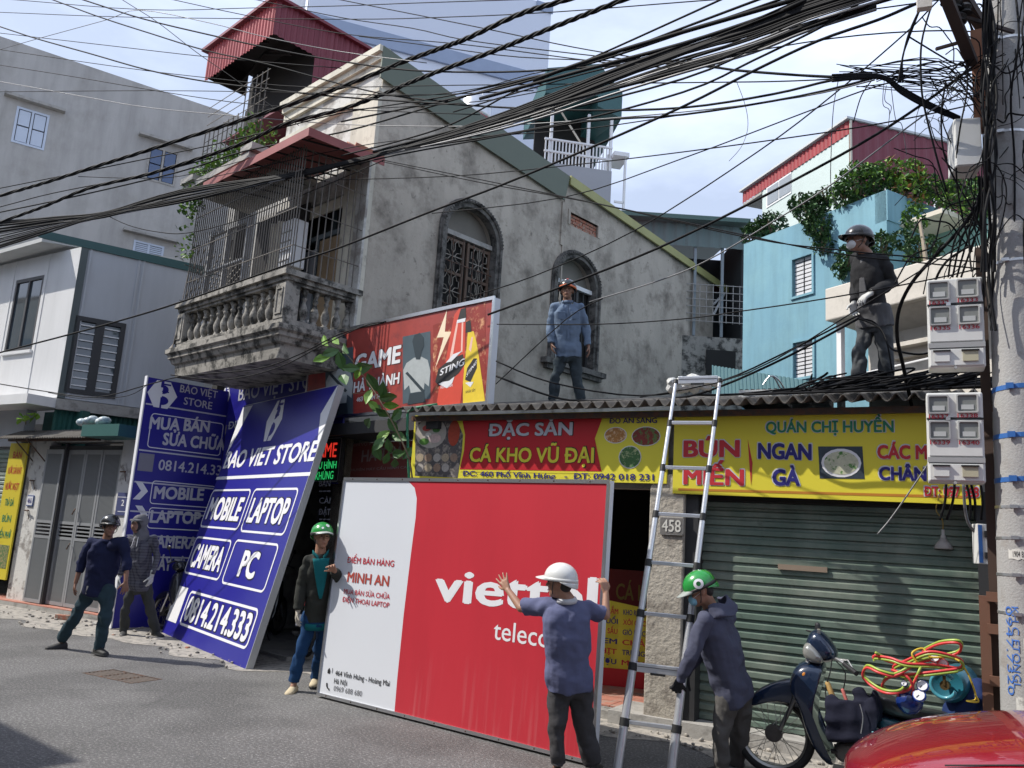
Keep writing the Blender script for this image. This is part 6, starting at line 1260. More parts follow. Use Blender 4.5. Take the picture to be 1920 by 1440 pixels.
# the big bundle
main = [(0, 440), (100, 420), (197, 402), (340, 368), (553, 328), (640, 308), (700, 293), (807, 267), (940, 230), (1040, 197), (1140, 160), (1280, 113), (1413, 72), (1513, 33), (1643, -8)]
for s_ in range(28):
    a0, a1, a2, a3 = random.uniform(-26, 24), random.uniform(-5, 5), random.uniform(-3, 3), random.uniform(-34, 26)
    pts = []
    for x, y in main:
        if x <= 197: o = a0 + (a1 - a0) * x / 197
        elif x <= 553: t = (x - 197) / 356; o = a1 + (a2 * 1.5 - a1) * t + math.sin(math.pi * t) * a0 * .5
        elif x <= 700: o = a2
        else: t = (x - 700) / 940; o = a2 * (1 - t) + a3 * min(1, t * 1.3) + math.sin(math.pi * min(t * 1.2, 1)) * a0 * .4
        pts.append((x, y + o))
    cable(pts, random.choice((.009, .011, .013, .017)), 'black cable in the dense main bundle tied at the corner of the old house', group='cables of the main bundle', mm=m_cab2 if s_ % 9 == 4 else m_cab)
upb = [[(640, 292), (753, 263), (853, 230), (973, 167), (1107, 110), (1280, 32), (1350, 0)], [(1000, 150), (1130, 105), (1280, 60), (1487, 0)], [(900, 185), (1100, 130), (1280, 82), (1447, 27), (1513, 0)], [(850, 210), (1050, 150), (1280, 90), (1520, 0)],
       [(700, 285), (1000, 205), (1280, 132), (1413, 87), (1560, 30), (1660, 0)], [(700, 290), (1000, 220), (1280, 148), (1447, 77), (1660, 0)], [(760, 280), (1040, 235), (1280, 173), (1413, 113), (1547, 47), (1620, 0)], [(0, 388), (100, 362), (277, 327), (400, 295)],
       [(0, 398), (133, 370), (333, 323), (460, 283), (640, 248), (807, 200), (973, 152), (1110, 118), (1280, 62), (1460, 0)], [(0, 353), (180, 317), (373, 277), (500, 247), (640, 212), (840, 180), (1040, 135), (1200, 110), (1380, 50), (1500, 0)],
       [(560, 340), (700, 300), (900, 262), (1100, 228), (1280, 215), (1500, 180), (1650, 143)], [(640, 228), (800, 195), (960, 160), (1130, 108), (1300, 45), (1420, 0)]]
for i, p in enumerate(upb): cable(p, (.011, .022, .02, .009, .018, .011, .011, .009, .012, .009, .01, .013)[i], ordl(upb, i, lambda k: upb[k][-1][0] + upb[k][-1][1] + k * .01) + ' cable from the left of those fanning out of the main bundle', group='cables fanning to the top edge')
cable([(197, 402), (240, 422), (290, 434), (350, 437), (450, 412), (560, 368), (640, 335), (720, 300)], .007, 'slack cable looping below the main bundle beside the balcony cage')
cable([(930, 705), (1033, 743), (1107, 752), (1263, 747), (1350, 725), (1480, 667), (1610, 597)], .012, 'thick slack cable rising from the tile edge into the masked worker hands', dm=10, dr=8.1)
cable([(930, 677), (1033, 717), (1200, 742), (1347, 716), (1480, 657), (1608, 592)], .009, 'second slack cable held by the masked worker', dm=10, dr=8.1)
cable([(0, 720), (80, 733), (180, 745), (275, 722), (345, 705), (480, 692), (560, 665), (640, 625), (720, 605)], .008, 'cable running under the balcony slab to the light box', dm=9.6, dl=13)
cable([(320, 703), (420, 712), (520, 690), (600, 650), (680, 612), (724, 603)], .007, 'second cable sagging under the balcony slab', dm=9.4, dl=12)
cable([(90, 736), (160, 748), (240, 742), (278, 720)], .005, 'short slack cable on the ledge of the panel house', dl=13)
# knot and droppers near the pole
def local(pts, r, label, d=6.5, mm=None, n=5, d2=None, group='loose cables near the pole', name='loose_cable'):
    k = len(pts); q = MB(); q.tube(smooth_path([at(x, y, d + ((d2 or d) - d) * i / (k - 1)) for i, (x, y) in enumerate(pts)], n), r, 6); return tag(q.build(name, mm or m_cab, smooth=True), label, 'cable', group)
for o, wd_ in ((-4, 'uppermost'), (0, 'second'), (4, 'third'), (7, 'lowest')): local([(1560, 145 + o), (1650, 143 + o * .5), (1690, 168 + o), (1735, 193 + o), (1800, 222 + o * .6)], .011, wd_ + ' of the thick dark cables from the sky knot down to the grey box', 6.6)
for o, wd_ in ((0, 'left'), (4, 'middle'), (9, 'right')): local([(1727, 12), (1705, 60 + o), (1692, 110), (1684 + o, 155)], .008, wd_ + ' cable of three drooping from the bracket to the sky knot', 6.4)
local([(1745, 15), (1728, 80), (1727, 150), (1733, 200), (1755, 290), (1775, 360)], .008, 'long cable hanging from the bracket past the maroon wall', 6.4)
local([(1572, 150), (1563, 200), (1559, 270), (1558, 350), (1570, 385)], .004, 'thin grey wire hanging in front of the mint wall', 7, m_cab2)
local([(1635, 150), (1615, 180), (1600, 230)], .005, 'short black end hanging from the sky knot', 7)
local([(1380, 150), (1398, 200), (1402, 240), (1390, 275), (1367, 302)], .0035, 'thin curled wire hanging alone in the sky', 9, m_cab2)
for sx, sy, ex, ey, wd_ in ((1658, 150, 1665, 240, 'middle length'), (1670, 155, 1700, 290, 'longest'), (1662, 160, 1668, 215, 'shortest')): local([(sx, sy), ((sx + ex) / 2 - 6, (sy + ey) / 2), ((sx + ex) / 2 + 6, (sy + ey) / 2 + 12), (ex, ey)], .003, wd_ + ' thin curled wire end below the sky knot', 6.8, m_cab2)
local([(1845, 370), (1800, 430), (1753, 480), (1710, 530), (1686, 580), (1682, 630), (1692, 680), (1704, 735), (1712, 770)], .017, 'very thick black cable looping from the pole down to the worker feet', 6.7, d2=7.6)
local([(1610, 597), (1650, 615), (1668, 650), (1690, 660), (1730, 664), (1760, 650), (1768, 610), (1757, 560), (1753, 530), (1775, 490), (1820, 460)], .010, 'thick cable looping from the worker hands over the upper meter box', 8.0, d2=6.5)
local([(1610, 597), (1640, 605), (1662, 640), (1672, 690), (1680, 720)], .008, 'cable dropping from the worker hands to the roof', 8.0)
for o in range(4): local([(1850 - o * 5, 330), (1820 + o * 6, 400 + o * 5), (1790 + o * 12, 450), (1778 + o * 8, 520)], .008, ('outermost', 'second', 'third', 'innermost')[o] + ' cable bending down into the upper meter box', 6.6)
for (x0_, x1_), wd_ in zip(((1774, 1762), (1790, 1775), (1812, 1818), (1838, 1840), (1820, 1828)), ('leftmost', 'second', 'middle', 'rightmost', 'fourth')): local([(x0_, 905), ((x0_ + x1_) / 2 + 4, 940), (x1_, 975)], .011, wd_ + ' stub of black cable from the left below the lower meter box' if wd_ not in ('leftmost', 'middle', 'rightmost') else wd_ + ' stub of black cable hanging below the lower meter box', 6.95)
local([(1806, 905), (1812, 970), (1830, 1000), (1850, 1010)], .012, 'cable from the lower meter box to the breaker box', 6.8, m_cab2)
local([(1740, 870), (1700, 930), (1668, 975), (1645, 1002)], .007, 'grey rod sticking out in front of the yellow sign', 6.9, m_cab2, name='loose_rod')
# dense pole tangle: nobody could count it
rnd = random.Random(5); q = MB()
for i in range(105):
    x = rnd.gauss(1845, 34); y = rnd.uniform(60, 480) if i < 120 else rnd.uniform(-20, 760); sz = rnd.uniform(15, 75); a = rnd.uniform(0, 6.3); d = rnd.uniform(6.05, 6.7)
    if y > 480: x = rnd.uniform(1848, 1872)
    if 190 < y < 340 and x < 1856: continue
    if x < 1856: d += .35
    pts = [(x, y)]
    for k in range(5):
        a += rnd.uniform(-1.2, 1.2) if y < 480 else rnd.uniform(-.15, .15)
        if y >= 480: a = 1.57 + rnd.uniform(-.08, .08)
        pts.append((min(pts[-1][0] + math.cos(a) * sz * .6, 1945), pts[-1][1] + math.sin(a) * sz))
    q.tube(smooth_path([at(px_, py_, d + .05 * math.sin(j + i)) for j, (px_, py_) in enumerate(pts)], 4), rnd.choice((.003, .004, .005, .007)), 5, False)
for i in range(16):
    x = rnd.choice((rnd.uniform(1848, 1862), rnd.uniform(1848, 1862), rnd.uniform(1895, 1930))); q.tube(smooth_path([at(x + rnd.uniform(-12, 12), y, 6.1 + .3 * rnd.random()) for y in range(-40, 620 if i % 3 else 700, 110)], 4), rnd.choice((.005, .008, .011)), 6, False)
for i in range(30):
    y0 = rnd.uniform(120, 170); q.tube(smooth_path([at(rnd.uniform(1560, 1700), y0, 7), at(1760, rnd.uniform(110, 175), 6.7), at(rnd.uniform(1820, 1890), rnd.uniform(90, 230), 6.4)], 5), .004, 5, False)
for i in range(12):
    x = rnd.uniform(1735, 1820); y = rnd.uniform(150, 230); pts = [(x + rnd.uniform(8, 15) * math.cos(k * .9) + k * 2, y + 10 * math.sin(k * .9) + k * 3) for k in range(9)]; q.tube(smooth_path([at(a, b, 6.6) for a, b in pts], 3), .0028, 4, False)
tag(q.build('cable_tangle', m_cab, smooth=True), 'dense tangle of black wires wrapped round the top of the utility pole', 'cables', kind='stuff')
q = MB()
def roofz(y): return 3.2 + (y - 7.92) * .194 + .05
for i in range(70):
    c = V((rnd.gauss(-.75, .55), rnd.uniform(7.95, 8.9), 0)); rr = rnd.uniform(.12, .5); a0 = rnd.uniform(0, 6.3); pts = []
    hh = rnd.uniform(0, .2)
    for k in range(rnd.randint(6, 12)):
        a = a0 + k * .6; x = c.x + rr * 1.5 * math.cos(a); y = max(7.85, c.y + rr * .7 * math.sin(a)); pts.append(V((min(max(x, -2.6), .4), y, roofz(y) + hh * (.5 + .5 * math.sin(a * 1.3)) * (1 if x > -1.4 else .3))))
    q.tube(smooth_path(pts, 4), rnd.choice((.006, .008, .01, .013)), 6, False)
tag(q.build('cable_heap', m_cab, smooth=True), 'heap of coiled black cables lying on the corrugated roof at the worker feet', 'cables', kind='stuff')
for i, (x, y, w_) in enumerate(((1385, 742, .5), (1455, 741, .35), (1500, 742, .3))):
    c = at(x, y, 9.0); f_ = Fr(c, 0); t = thing('plastic_crate_cover', ('long grey slatted plastic box lying on the corrugated roof behind the ladder', 'middle grey slatted plastic box on the corrugated roof', 'grey slatted plastic box nearest the cable heap')[i], 'box', c); q = MB(); q.box(f_, 0, w_, 0, .3, -.1, .06); q.build('case', m_box, t)
    for k in range(int(w_ / .06)): q = MB(); q.box(f_, .01 + k * .06, .04 + k * .06, .0, .25, .061, .07); q.build('slat', m_tblack, t)
q = MB(); q.tube(smooth_path([at(1430, 722, 8.8), at(1448, 705, 8.8), at(1470, 742, 8.8)], 4), .008); q.tube(smooth_path([at(1450, 705, 8.8), at(1462, 715, 8.8), at(1480, 745, 8.8)], 4), .008); tag(q.build('wire_offcut', m_alu), 'bent pale wire offcut sticking up from the corrugated roof', 'wire')
q = MB()
for i in range(9): c = at(1262 + (i % 5) * 20, 715 + (i // 5) * 10 + rnd.uniform(-4, 4), 7.9); q.ell(c, .09, .06, .05, rrot(), 7, 5)
o = q.build('plastic_sheet', mat('crumpled_plastic', (.6, .6, .57), .5, var=.2, vs=9, bump=1, bs=20, dist=.03)); tag(o, 'crumpled white plastic sheet at the top of the ladder', 'sheet')
q = MB(); q.tube(smooth_path([at(820, 758, 9.9), at(771, 768, 9.95), at(764, 790, 9.95), at(765, 840, 9.9), at(767, 900, 9.85), at(768, 1000, 9.7)], 4), .016, 8); tag(q.build('green_hose', mat('green_hose', (.03, .2, .1), .4), smooth=True), 'green hose running down beside the dish pictures', 'hose')
# sapling in front of the light box
sp_ = thing('sapling', 'young sapling with large green leaves in front of the light box sign', 'plant', gr(770, 1150))
stem = smooth_path([at(776, 935, 9.7), at(768, 865, 9.7), at(745, 810, 9.8), at(715, 755, 9.9), at(685, 710, 10.1), at(650, 665, 10.2), at(615, 640, 10.3)], 5)
q = MB(); q.tube(stem, .011, 6, r2=.004); q.build('stem', m_stem, sp_)
lv = [(610, 640, 30), (622, 660, 32), (648, 655, 34), (605, 672, 30), (640, 680, 36), (660, 690, 30), (630, 640, 22), (680, 690, 40), (645, 712, 34), (672, 698, 26), (700, 720, 38), (718, 730, 34), (690, 745, 30), (730, 745, 36), (708, 768, 30), (735, 760, 28), (720, 775, 32), (745, 775, 34), (702, 762, 26), (690, 792, 30), (738, 800, 30), (720, 815, 30), (750, 820, 34), (712, 830, 30), (730, 838, 28), (748, 850, 30), (708, 850, 32), (765, 848, 30), (740, 870, 26), (725, 858, 24)]
for i, (x, y, s_) in enumerate(lv):
    q = MB(); m = Matrix((CX, CU, -CF)).transposed() @ Matrix.Rotation(random.uniform(-.9, .9) + (2.4 if i % 2 else .6), 3, 'Z') @ Matrix.Rotation(random.uniform(-.9, .9), 3, 'X') @ Matrix.Rotation(random.uniform(-.6, .6), 3, 'Y')
    D_ = 9.7 + .6 * (900 - y) / 260; leaf(q, at(x, y, D_ + random.uniform(-.08, .08)), s_ / 1556 * D_, s_ / 1556 * D_ * .62, m, .2); q.build('leaf', m_leafB if i % 3 or i > 22 else m_leafA, sp_)
for (x0_, y0_), (x1_, y1_) in (((765, 860), (715, 820)), ((765, 860), (725, 858)), ((745, 810), (720, 815)), ((660, 675), (700, 692)), ((715, 755), (745, 745)), ((700, 735), (660, 738)), ((730, 780), (745, 800))): q = MB(); q.tube([at(x0_, y0_, 9.7 + .6 * (900 - y0_) / 260), at(x1_, y1_, 9.7 + .6 * (900 - y1_) / 260)], .004, 4); q.build('twig', m_stem, sp_)
# ================================================================ people
_tex = bpy.data.textures.new('cloth_folds', 'MARBLE'); _tex.noise_scale = .2; _tex.turbulence = 9; _tex.noise_depth = 1; _tex.marble_type = 'SOFT'
_tex2 = bpy.data.textures.new('cloth_folds_fine', 'CLOUDS'); _tex2.noise_scale = .045
def remesh(o, vox, sm=3, disp=0.0, fine=0.0):
    m = o.modifiers.new('r', 'REMESH'); m.mode = 'VOXEL'; m.voxel_size = vox; m.use_smooth_shade = True
    if sm: s_ = o.modifiers.new('sm', 'SMOOTH'); s_.factor = .5; s_.iterations = sm
    if disp: d = o.modifiers.new('d', 'DISPLACE'); d.texture = _tex; d.strength = disp; d.mid_level = .5
    if fine: d = o.modifiers.new('d2', 'DISPLACE'); d.texture = _tex2; d.strength = fine; d.mid_level = .5
    return o
def basis(fwd, up):
    """columns: side, forward, up"""
    up = V(up).normalized(); f = V(fwd); f = (f - up * f.dot(up)).normalized(); s_ = f.cross(up); return Matrix((s_, f, up)).transposed()
def hand(mb, w_, d, nrm, curl=.35, spread=.12, thumb=1, s_=1.0):
    """palm and five bent fingers: wrist w_, direction d, nrm = palm side, thumb = +1/-1 side"""
    d = V(d).normalized(); nrm = V(nrm); nrm = (nrm - d * nrm.dot(d)).normalized(); sd_ = d.cross(nrm) * thumb; w_ = V(w_)
    for k in (-1, 0, 1): mb.cap(w_ + d * .012 * s_ + sd_ * k * .012 * s_, w_ + d * .082 * s_ + sd_ * k * .027 * s_, .017 * s_, .0145 * s_, 8)
    for k, (ln, o) in enumerate(((.07, .034), (.08, .012), (.074, -.011), (.058, -.033))):
        b = w_ + d * (.088 - abs(o) * .15) * s_ + sd_ * o * s_; dr = (d + sd_ * spread * (1.5 - k)).normalized(); seg = ln * s_; a = curl * (.75 + .15 * k)
        for q_, fr_ in enumerate((.45, .32, .25)):
            dr = (dr * math.cos(a) + nrm * math.sin(a)).normalized(); e = b + dr * seg * fr_; mb.cap(b, e, (.0105 - .0012 * q_) * s_, (.0098 - .0012 * q_) * s_, 7); b = e
    b = w_ + d * .03 * s_ + sd_ * .026 * s_; dr = (d * .62 + sd_ * .7 + nrm * .3).normalized()
    for ln, r_ in ((.036, .0145), (.03, .0115), (.024, .0098)): e = b + dr * ln * s_; mb.cap(b, e, r_ * s_, r_ * .9 * s_, 7); b = e; dr = (dr + d * .35 + nrm * .25 * (1 + curl)).normalized()
def ring_(c, B_, rx, ry, n=18, p=2.4):
    out = []
    for k in range(n):
        a = 2 * math.pi * k / n; ca, sa = math.cos(a), math.sin(a)
        out.append(c + B_ @ V((rx * abs(ca) ** (2 / p) * (1 if ca > 0 else -1), ry * abs(sa) ** (2 / p) * (1 if sa > 0 else -1), 0)))
    return out
def person(label, D, J, face, bodyf, skin, shirt, trou, shoe, helmet=None, sleeve='long', glove=None, hair=True, gloves=('L', 'R'), hem=.06, build_=1.0, hands=None, headup=(0, 0, 1), shirt_loose=1.0, leg=1.0, hscale=1.0, group=None, extra=None, collar=None):
    P = {k: at(v[0], v[1], D + (v[2] if len(v) > 2 else 0)) for k, v in J.items()}
    foot = min((P['toeL'], P['toeR']), key=lambda q_: q_.z)
    t = thing('person', label, 'person', (P['hipL'] + P['hipR']) / 2 - V((0, 0, (P['hipL'].z + P['hipR'].z) / 2 - foot.z)), group)
    m_skin = mat('skin_' + skin, {'tan': (.34, .18, .115), 'dark': (.25, .13, .085), 'light': (.42, .25, .17)}[skin], .55, var=.1, vs=20, bump=.15, bs=120, dist=.002)
    f = V(face); f = (f.x * CX + f.y * CU + f.z * CF).normalized(); up = V(headup); up = (up.x * CX + up.y * CU * 0 + V((0, 0, 1)) * up.z + CF * up.y).normalized()
    bf = V(bodyf); bf = (bf.x * CX + bf.z * CF).normalized()
    HB = basis(f, up); h = P['head']; s_ = hscale
    b = MB()
    # head
    b.ell(h + HB @ V((0, -.012, .025)) * s_, .078 * s_, .096 * s_, .098 * s_, HB, 16, 12); b.ell(h + HB @ V((0, .022, -.045)) * s_, .06 * s_, .07 * s_, .078 * s_, HB, 14, 10)
    b.ell(h + HB @ V((0, .055, -.098)) * s_, .03 * s_, .03 * s_, .022 * s_, HB, 10, 8)
    b.cap(h + HB @ V((0, .088, .012)) * s_, h + HB @ V((0, .108, -.026)) * s_, .009 * s_, .014 * s_, 8)
    for k in (-1, 1):
        b.ell(h + HB @ V((k * .079, -.01, -.01)) * s_, .01 * s_, .022 * s_, .032 * s_, HB, 8, 6); b.ell(h + HB @ V((k * .038, .062, -.03)) * s_, .022 * s_, .022 * s_, .022 * s_, HB, 8, 6)
        b.ell(h + HB @ V((k * .03, .078, .03)) * s_, .026 * s_, .014 * s_, .01 * s_, HB, 8, 6)
    b.ell(h + HB @ V((0, .083, -.058)) * s_, .026 * s_, .014 * s_, .008 * s_, HB, 10, 6); b.ell(h + HB @ V((0, .08, -.071)) * s_, .022 * s_, .013 * s_, .008 * s_, HB, 10, 6)
    nk = P['neck']; b.cap(h + HB @ V((0, -.02, -.06)) * s_, nk, .052 * s_, .062, 14)
    # torso core, limbs
    hp = (P['hipL'] + P['hipR']) / 2; sh = (P['shL'] + P['shR']) / 2; sdv = (P['shR'] - P['shL'])
    spine = (nk - hp).normalized(); TB = basis(bf, spine)
    sw = max(.15, min(.23, abs(sdv.dot(TB @ V((1, 0, 0)))) / 2 + .01)) if sdv.length > .1 else .18
    for a_, b_, r1, r2 in ((hp, hp.lerp(nk, .5), .065, .08), (hp.lerp(nk, .5), hp.lerp(nk, .85), .095, .09)): b.cap(a_, b_, r1, r2, 12)
    for S in 'LR':
        b.cap(nk.lerp(P['sh' + S], .4) - spine * .03, P['sh' + S] - spine * .01, .04, .042); b.cap(P['sh' + S], P['el' + S], .046, .037); b.cap(P['el' + S], P['wr' + S], .037, .025)
        b.cap(P['hip' + S], P['kn' + S], .058, .042); b.cap(P['kn' + S], P['an' + S], .042, .032); b.cap(P['an' + S], P['an' + S].lerp(P['toe' + S], .4), .035, .03)
        hi = (hands or {}).get(S, {}); hd = P['ha' + S] - P['wr' + S]; nr = hi.get('n', (0, 0, 1)); nr = nr[0] * CX + nr[1] * CU + nr[2] * CF
        tgt = b
        if glove and S in gloves:
            tgt = MB(); hand(tgt, P['wr' + S], hd, nr, hi.get('curl', .35), hi.get('spread', .08), hi.get('thumb', 1 if S == 'L' else -1), 1.12); tgt.cap(P['wr' + S] - hd.normalized() * .05, P['wr' + S] + hd.normalized() * .02, .034, .03, 10)
            remesh(tgt.build('glove', glove, t), .006, 2)
        else: hand(tgt, P['wr' + S], hd, nr, hi.get('curl', .35), hi.get('spread', .1), hi.get('thumb', 1 if S == 'L' else -1))
    body = remesh(b.build('body', m_skin, t), .0062, 2)
    # face details
    for k in (-1, 1): e = MB(); e.ell(h + HB @ V((k * .031, .08, .006)) * s_, .015 * s_, .007 * s_, .0065 * s_, HB, 10, 6); e.build('eye', mat('eye_dark', (.03, .02, .018), .3), t, smooth=True)
    for k in (-1, 1): e = MB(); e.cap(h + HB @ V((k * .016, .095, .03)) * s_, h + HB @ V((k * .05, .081, .033)) * s_, .0045 * s_, .0035 * s_, 6); e.build('eyebrow', mat('hair_black', (.018, .015, .014), .6), t, smooth=True)
    e = MB(); e.ell(h + HB @ V((0, .094, -.0645)) * s_, .021 * s_, .006 * s_, .0035 * s_, HB, 10, 6); e.build('lips', mat('lip', (.25, .09, .07), .5), t, smooth=True)
    if hair:
        e = MB(); e.ell(h + HB @ V((0, -.022, .034)) * s_, .084 * s_, .098 * s_, .1 * s_, HB, 16, 10); e.ell(h + HB @ V((0, -.055, -.015)) * s_, .072 * s_, .055 * s_, .07 * s_, HB, 12, 8); remesh(e.build('hair', mat('hair_black', 0), t), .01, 2, .012)
    # helmet
    if helmet:
        mh = helmet['mat']; e = MB(); rr = []; R0 = (.118 * s_, .138 * s_, .118 * s_); tilt = HB @ Matrix.Rotation(R(helmet.get('tilt', 6)), 3, 'X'); c = h + HB @ V((0, -.012, .038)) * s_
        for i in range(11):
            th = R(-14 + 104 * i / 10); z = math.sin(th); q_ = max(math.cos(th), .01); rr.append([c + tilt @ V((R0[0] * q_ * math.cos(a), R0[1] * q_ * math.sin(a), R0[2] * z)) for a in [2 * math.pi * k / 28 for k in range(28)]])
        e.loft(rr, cap=False); e.add(rr[-1], [tuple(range(28))]); ho = e.build('helmet', mh, t, smooth=True, solid=.008)
        # back-of-head skirt
        e = MB(); e.grid(lambda a, b_: c + tilt @ V((R0[0] * 1.0 * math.cos(R(200 + 140 * a)), R0[1] * math.sin(R(200 + 140 * a)), -.03 * s_ - .045 * s_ * b_ * math.sin(math.pi * a))), 14, 3); e.build('helmet_skirt', helmet.get('skirt', mh), t, smooth=True, solid=.006)
        e = MB(); vl = helmet.get('visor', .07)
        e.grid(lambda a, b_: c + tilt @ V(((R0[0] * (.98 - .12 * b_)) * math.cos(R(20 + 140 * a)), R0[1] * .98 * math.sin(R(20 + 140 * a)) + vl * s_ * b_ * math.sin(math.pi * a) ** .5, .004 - .022 * s_ * b_ - .012 * abs(math.cos(R(20 + 140 * a))))), 16, 4); e.build('visor', helmet.get('vmat', mh), t, smooth=True, solid=.005)
        e = MB(); e.grid(lambda a, b_: c + tilt @ V((R0[0] * 1.035 * math.cos(2 * math.pi * a), R0[1] * 1.035 * math.sin(2 * math.pi * a), -.028 * s_ + .026 * s_ * b_)), 28, 1); e.build('helmet_rim', helmet.get('rim', m_tblack), t, smooth=True, solid=.003)
        e = MB()
        for k in (-1, 1): e.tube([c + tilt @ V((k * .106 * s_, .01, -.02)), h + HB @ V((k * .08, .02, -.06)) * s_, h + HB @ V((0, .05, -.125)) * s_], .004, 5)
        e.build('chin_strap', m_tblack, t)
        for (a0, z0, r_, mm_) in helmet.get('badges', ()):
            e = MB(); ca = tilt @ V((R0[0] * math.cos(R(z0)) * math.cos(R(a0)), R0[1] * math.cos(R(z0)) * math.sin(R(a0)), R0[2] * math.sin(R(z0)))); nn_ = ca.normalized(); u_ = nn_.orthogonal().normalized(); v_ = nn_.cross(u_)
            if isinstance(r_, tuple): ks = [(r_[0], r_[1])]
            else: ks = [(0, r_)]
            for (ri, ro) in ks:
                N_ = 18; vs = []; 
                for rad in (ri, ro):
                    for k in range(N_): d_ = u_ * math.cos(2 * math.pi * k / N_) * rad + v_ * math.sin(2 * math.pi * k / N_) * rad; p_ = (ca + d_).normalized(); loc = tilt.transposed() @ p_; sc = 1 / math.sqrt((loc.x / R0[0]) ** 2 + (loc.y / R0[1]) ** 2 + (loc.z / R0[2]) ** 2); vs.append(c + p_ * (sc + .007))
                if ri == 0: e.add(vs[N_:], [tuple(range(N_))])
                else: e.add(vs, [(k, (k + 1) % N_, (k + 1) % N_ + N_, k + N_) for k in range(N_)])
            e.build('helmet_badge', mm_, t)
    # shirt
    L_ = shirt_loose; e = MB(); hc = hp - spine * hem; bw = build_
    prof = [(0, sw * .93 * bw, .128 * bw), (.14, sw * .95 * bw, .132 * bw), (.35, sw * .88 * bw, .122 * bw), (.6, sw * .96 * bw, .132 * bw), (.8, sw * .98 * bw, .125 * bw), (.91, sw * .86 * bw, .1 * bw), (.97, .1, .078), (1.0, .074, .07)]
    top = nk + spine * .0; rg = []
    for (tt, rx, ry) in prof:
        cc = hc.lerp(top, tt); side = TB @ V((1, 0, 0)); rg.append(ring_(cc, TB, rx * (L_ if tt < .85 else 1), ry * (L_ if tt < .85 else 1)))
    e.loft(rg)
    for S in 'LR':
        a_, b_, c_ = P['sh' + S], P['el' + S], P['wr' + S]; e.cap(nk - spine * .045, a_ + spine * .0, .066, .062, 14); e.cap(hc.lerp(top, .86).lerp(a_, .35), a_, .085 * bw, .066 * bw, 14)
        if sleeve == 'short': e.cap(a_, a_.lerp(b_, .5), .067 * bw, .064, 14); e.tube([a_.lerp(b_, .2), a_.lerp(b_, .85)], [.068, .075], 16)
        else:
            w2 = {'long': 1.0, 'rolled': .45}[sleeve if not isinstance(sleeve, dict) else sleeve[S]]
            e.cap(a_, b_, .064 * bw, .054 * L_, 14); e.tube([b_, b_.lerp(c_, w2 * .5), b_.lerp(c_, w2)], [.053 * L_, .052 * L_, .043 * L_], 14); e.ell(b_, .055 * L_)
    so = remesh(e.build('jacket' if sleeve == 'long' else 'shirt', shirt, t), .0085, 4, .022, .005)
    if collar:
        e = MB(); e.tube([nk - spine * .02 + TB @ V((.0, .0, 0)), nk + spine * .016], [.088, .074], 20); e.build('collar', collar, t, smooth=True)
    # trousers
    e = MB(); e.loft([ring_(hp + spine * (.1), TB, sw * .8 * bw, .11), ring_(hp, TB, sw * .86 * bw, .125), ring_(hp - spine * .09, TB, sw * .88 * bw, .125), ring_(hp - spine * .14, TB, sw * .7, .1)])
    for S in 'LR':
        a_, b_, c_ = P['hip' + S], P['kn' + S], P['an' + S]; a2 = a_ - spine * .03
        e.cap(a2, b_, .096 * leg, .072 * leg, 16); e.ell(b_, .074 * leg); e.tube([b_, b_.lerp(c_, .5), c_.lerp(b_, -.02)], [.073 * leg, .07 * leg, .068 * leg], 16)
    remesh(e.build('trousers', trou, t), .009, 4, .028, .006)
    # shoes
    for S in 'LR':
        a_, tp_ = P['an' + S], P['toe' + S]; d = (tp_ - a_); dn = V((d.x, d.y, 0)); dn = dn.normalized() if dn.length > .02 else bf.copy(); lift = d.z
        gz = tp_.z; e = MB(); FBm = basis(dn + V((0, 0, (d.z + .06) * 1.2)), (0, 0, 1)) if abs(lift) > .14 else basis(dn, (0, 0, 1)); base = V((a_.x, a_.y, min(gz, a_.z - .05)))
        e.loft([ring_(base + FBm @ V((0, o, 0)), FBm, 1, 1) for o in ()] or [[base + FBm @ V((rx * math.cos(k * math.pi / 8), y, max(0, zc + rz * math.sin(k * math.pi / 8)))) for k in range(16)] for y, rx, zc, rz in ((-.07, .02, .03, .03), (-.055, .036, .04, .05), (-.01, .042, .045, .06), (.05, .046, .035, .05), (.12, .05, .025, .035), (.17, .042, .02, .028), (.19, .02, .016, .016))])
        remesh(e.build('shoe', shoe, t), .008, 2)
        e = MB(); e.plate(Fr(base, u=FBm @ V((0, 1, 0)), v=FBm @ V((1, 0, 0))), [(-.075, -.036), (.05, -.046), (.13, -.05), (.18, -.035), (.195, 0), (.18, .035), (.13, .05), (.05, .046), (-.075, .036)], (), -.002, .016); e.build('sole', mat('sole_dark', (.05, .05, .05), .8), t)
    if extra: extra(t, P, HB, TB, hp, nk, h, s_)
    return t
def cloth(nm, c, **k):
    a = dict(rough=.9, var=.12, vs=6, bump=.5, bs=160, dist=.004, wrinkle=.55, spec=.2); a.update(k); return mat(nm, c, **a)
c_navy = cloth('navy_cloth', (.016, .02, .055)); c_teal = cloth('teal_denim', (.03, .055, .07)); c_black = cloth('black_cloth', (.022, .022, .024)); c_blkshoe = mat('dark_shoe', (.03, .03, .03), .7)
m_hblk = mat('helmet_black', (.015, .016, .018), .25, var=0, coat=.5); m_hgrn = mat('helmet_green', (.02, .26, .045), .25, var=0, coat=.6); m_hwht = mat('helmet_white', (.62, .62, .6), .35, var=.05, coat=.3)
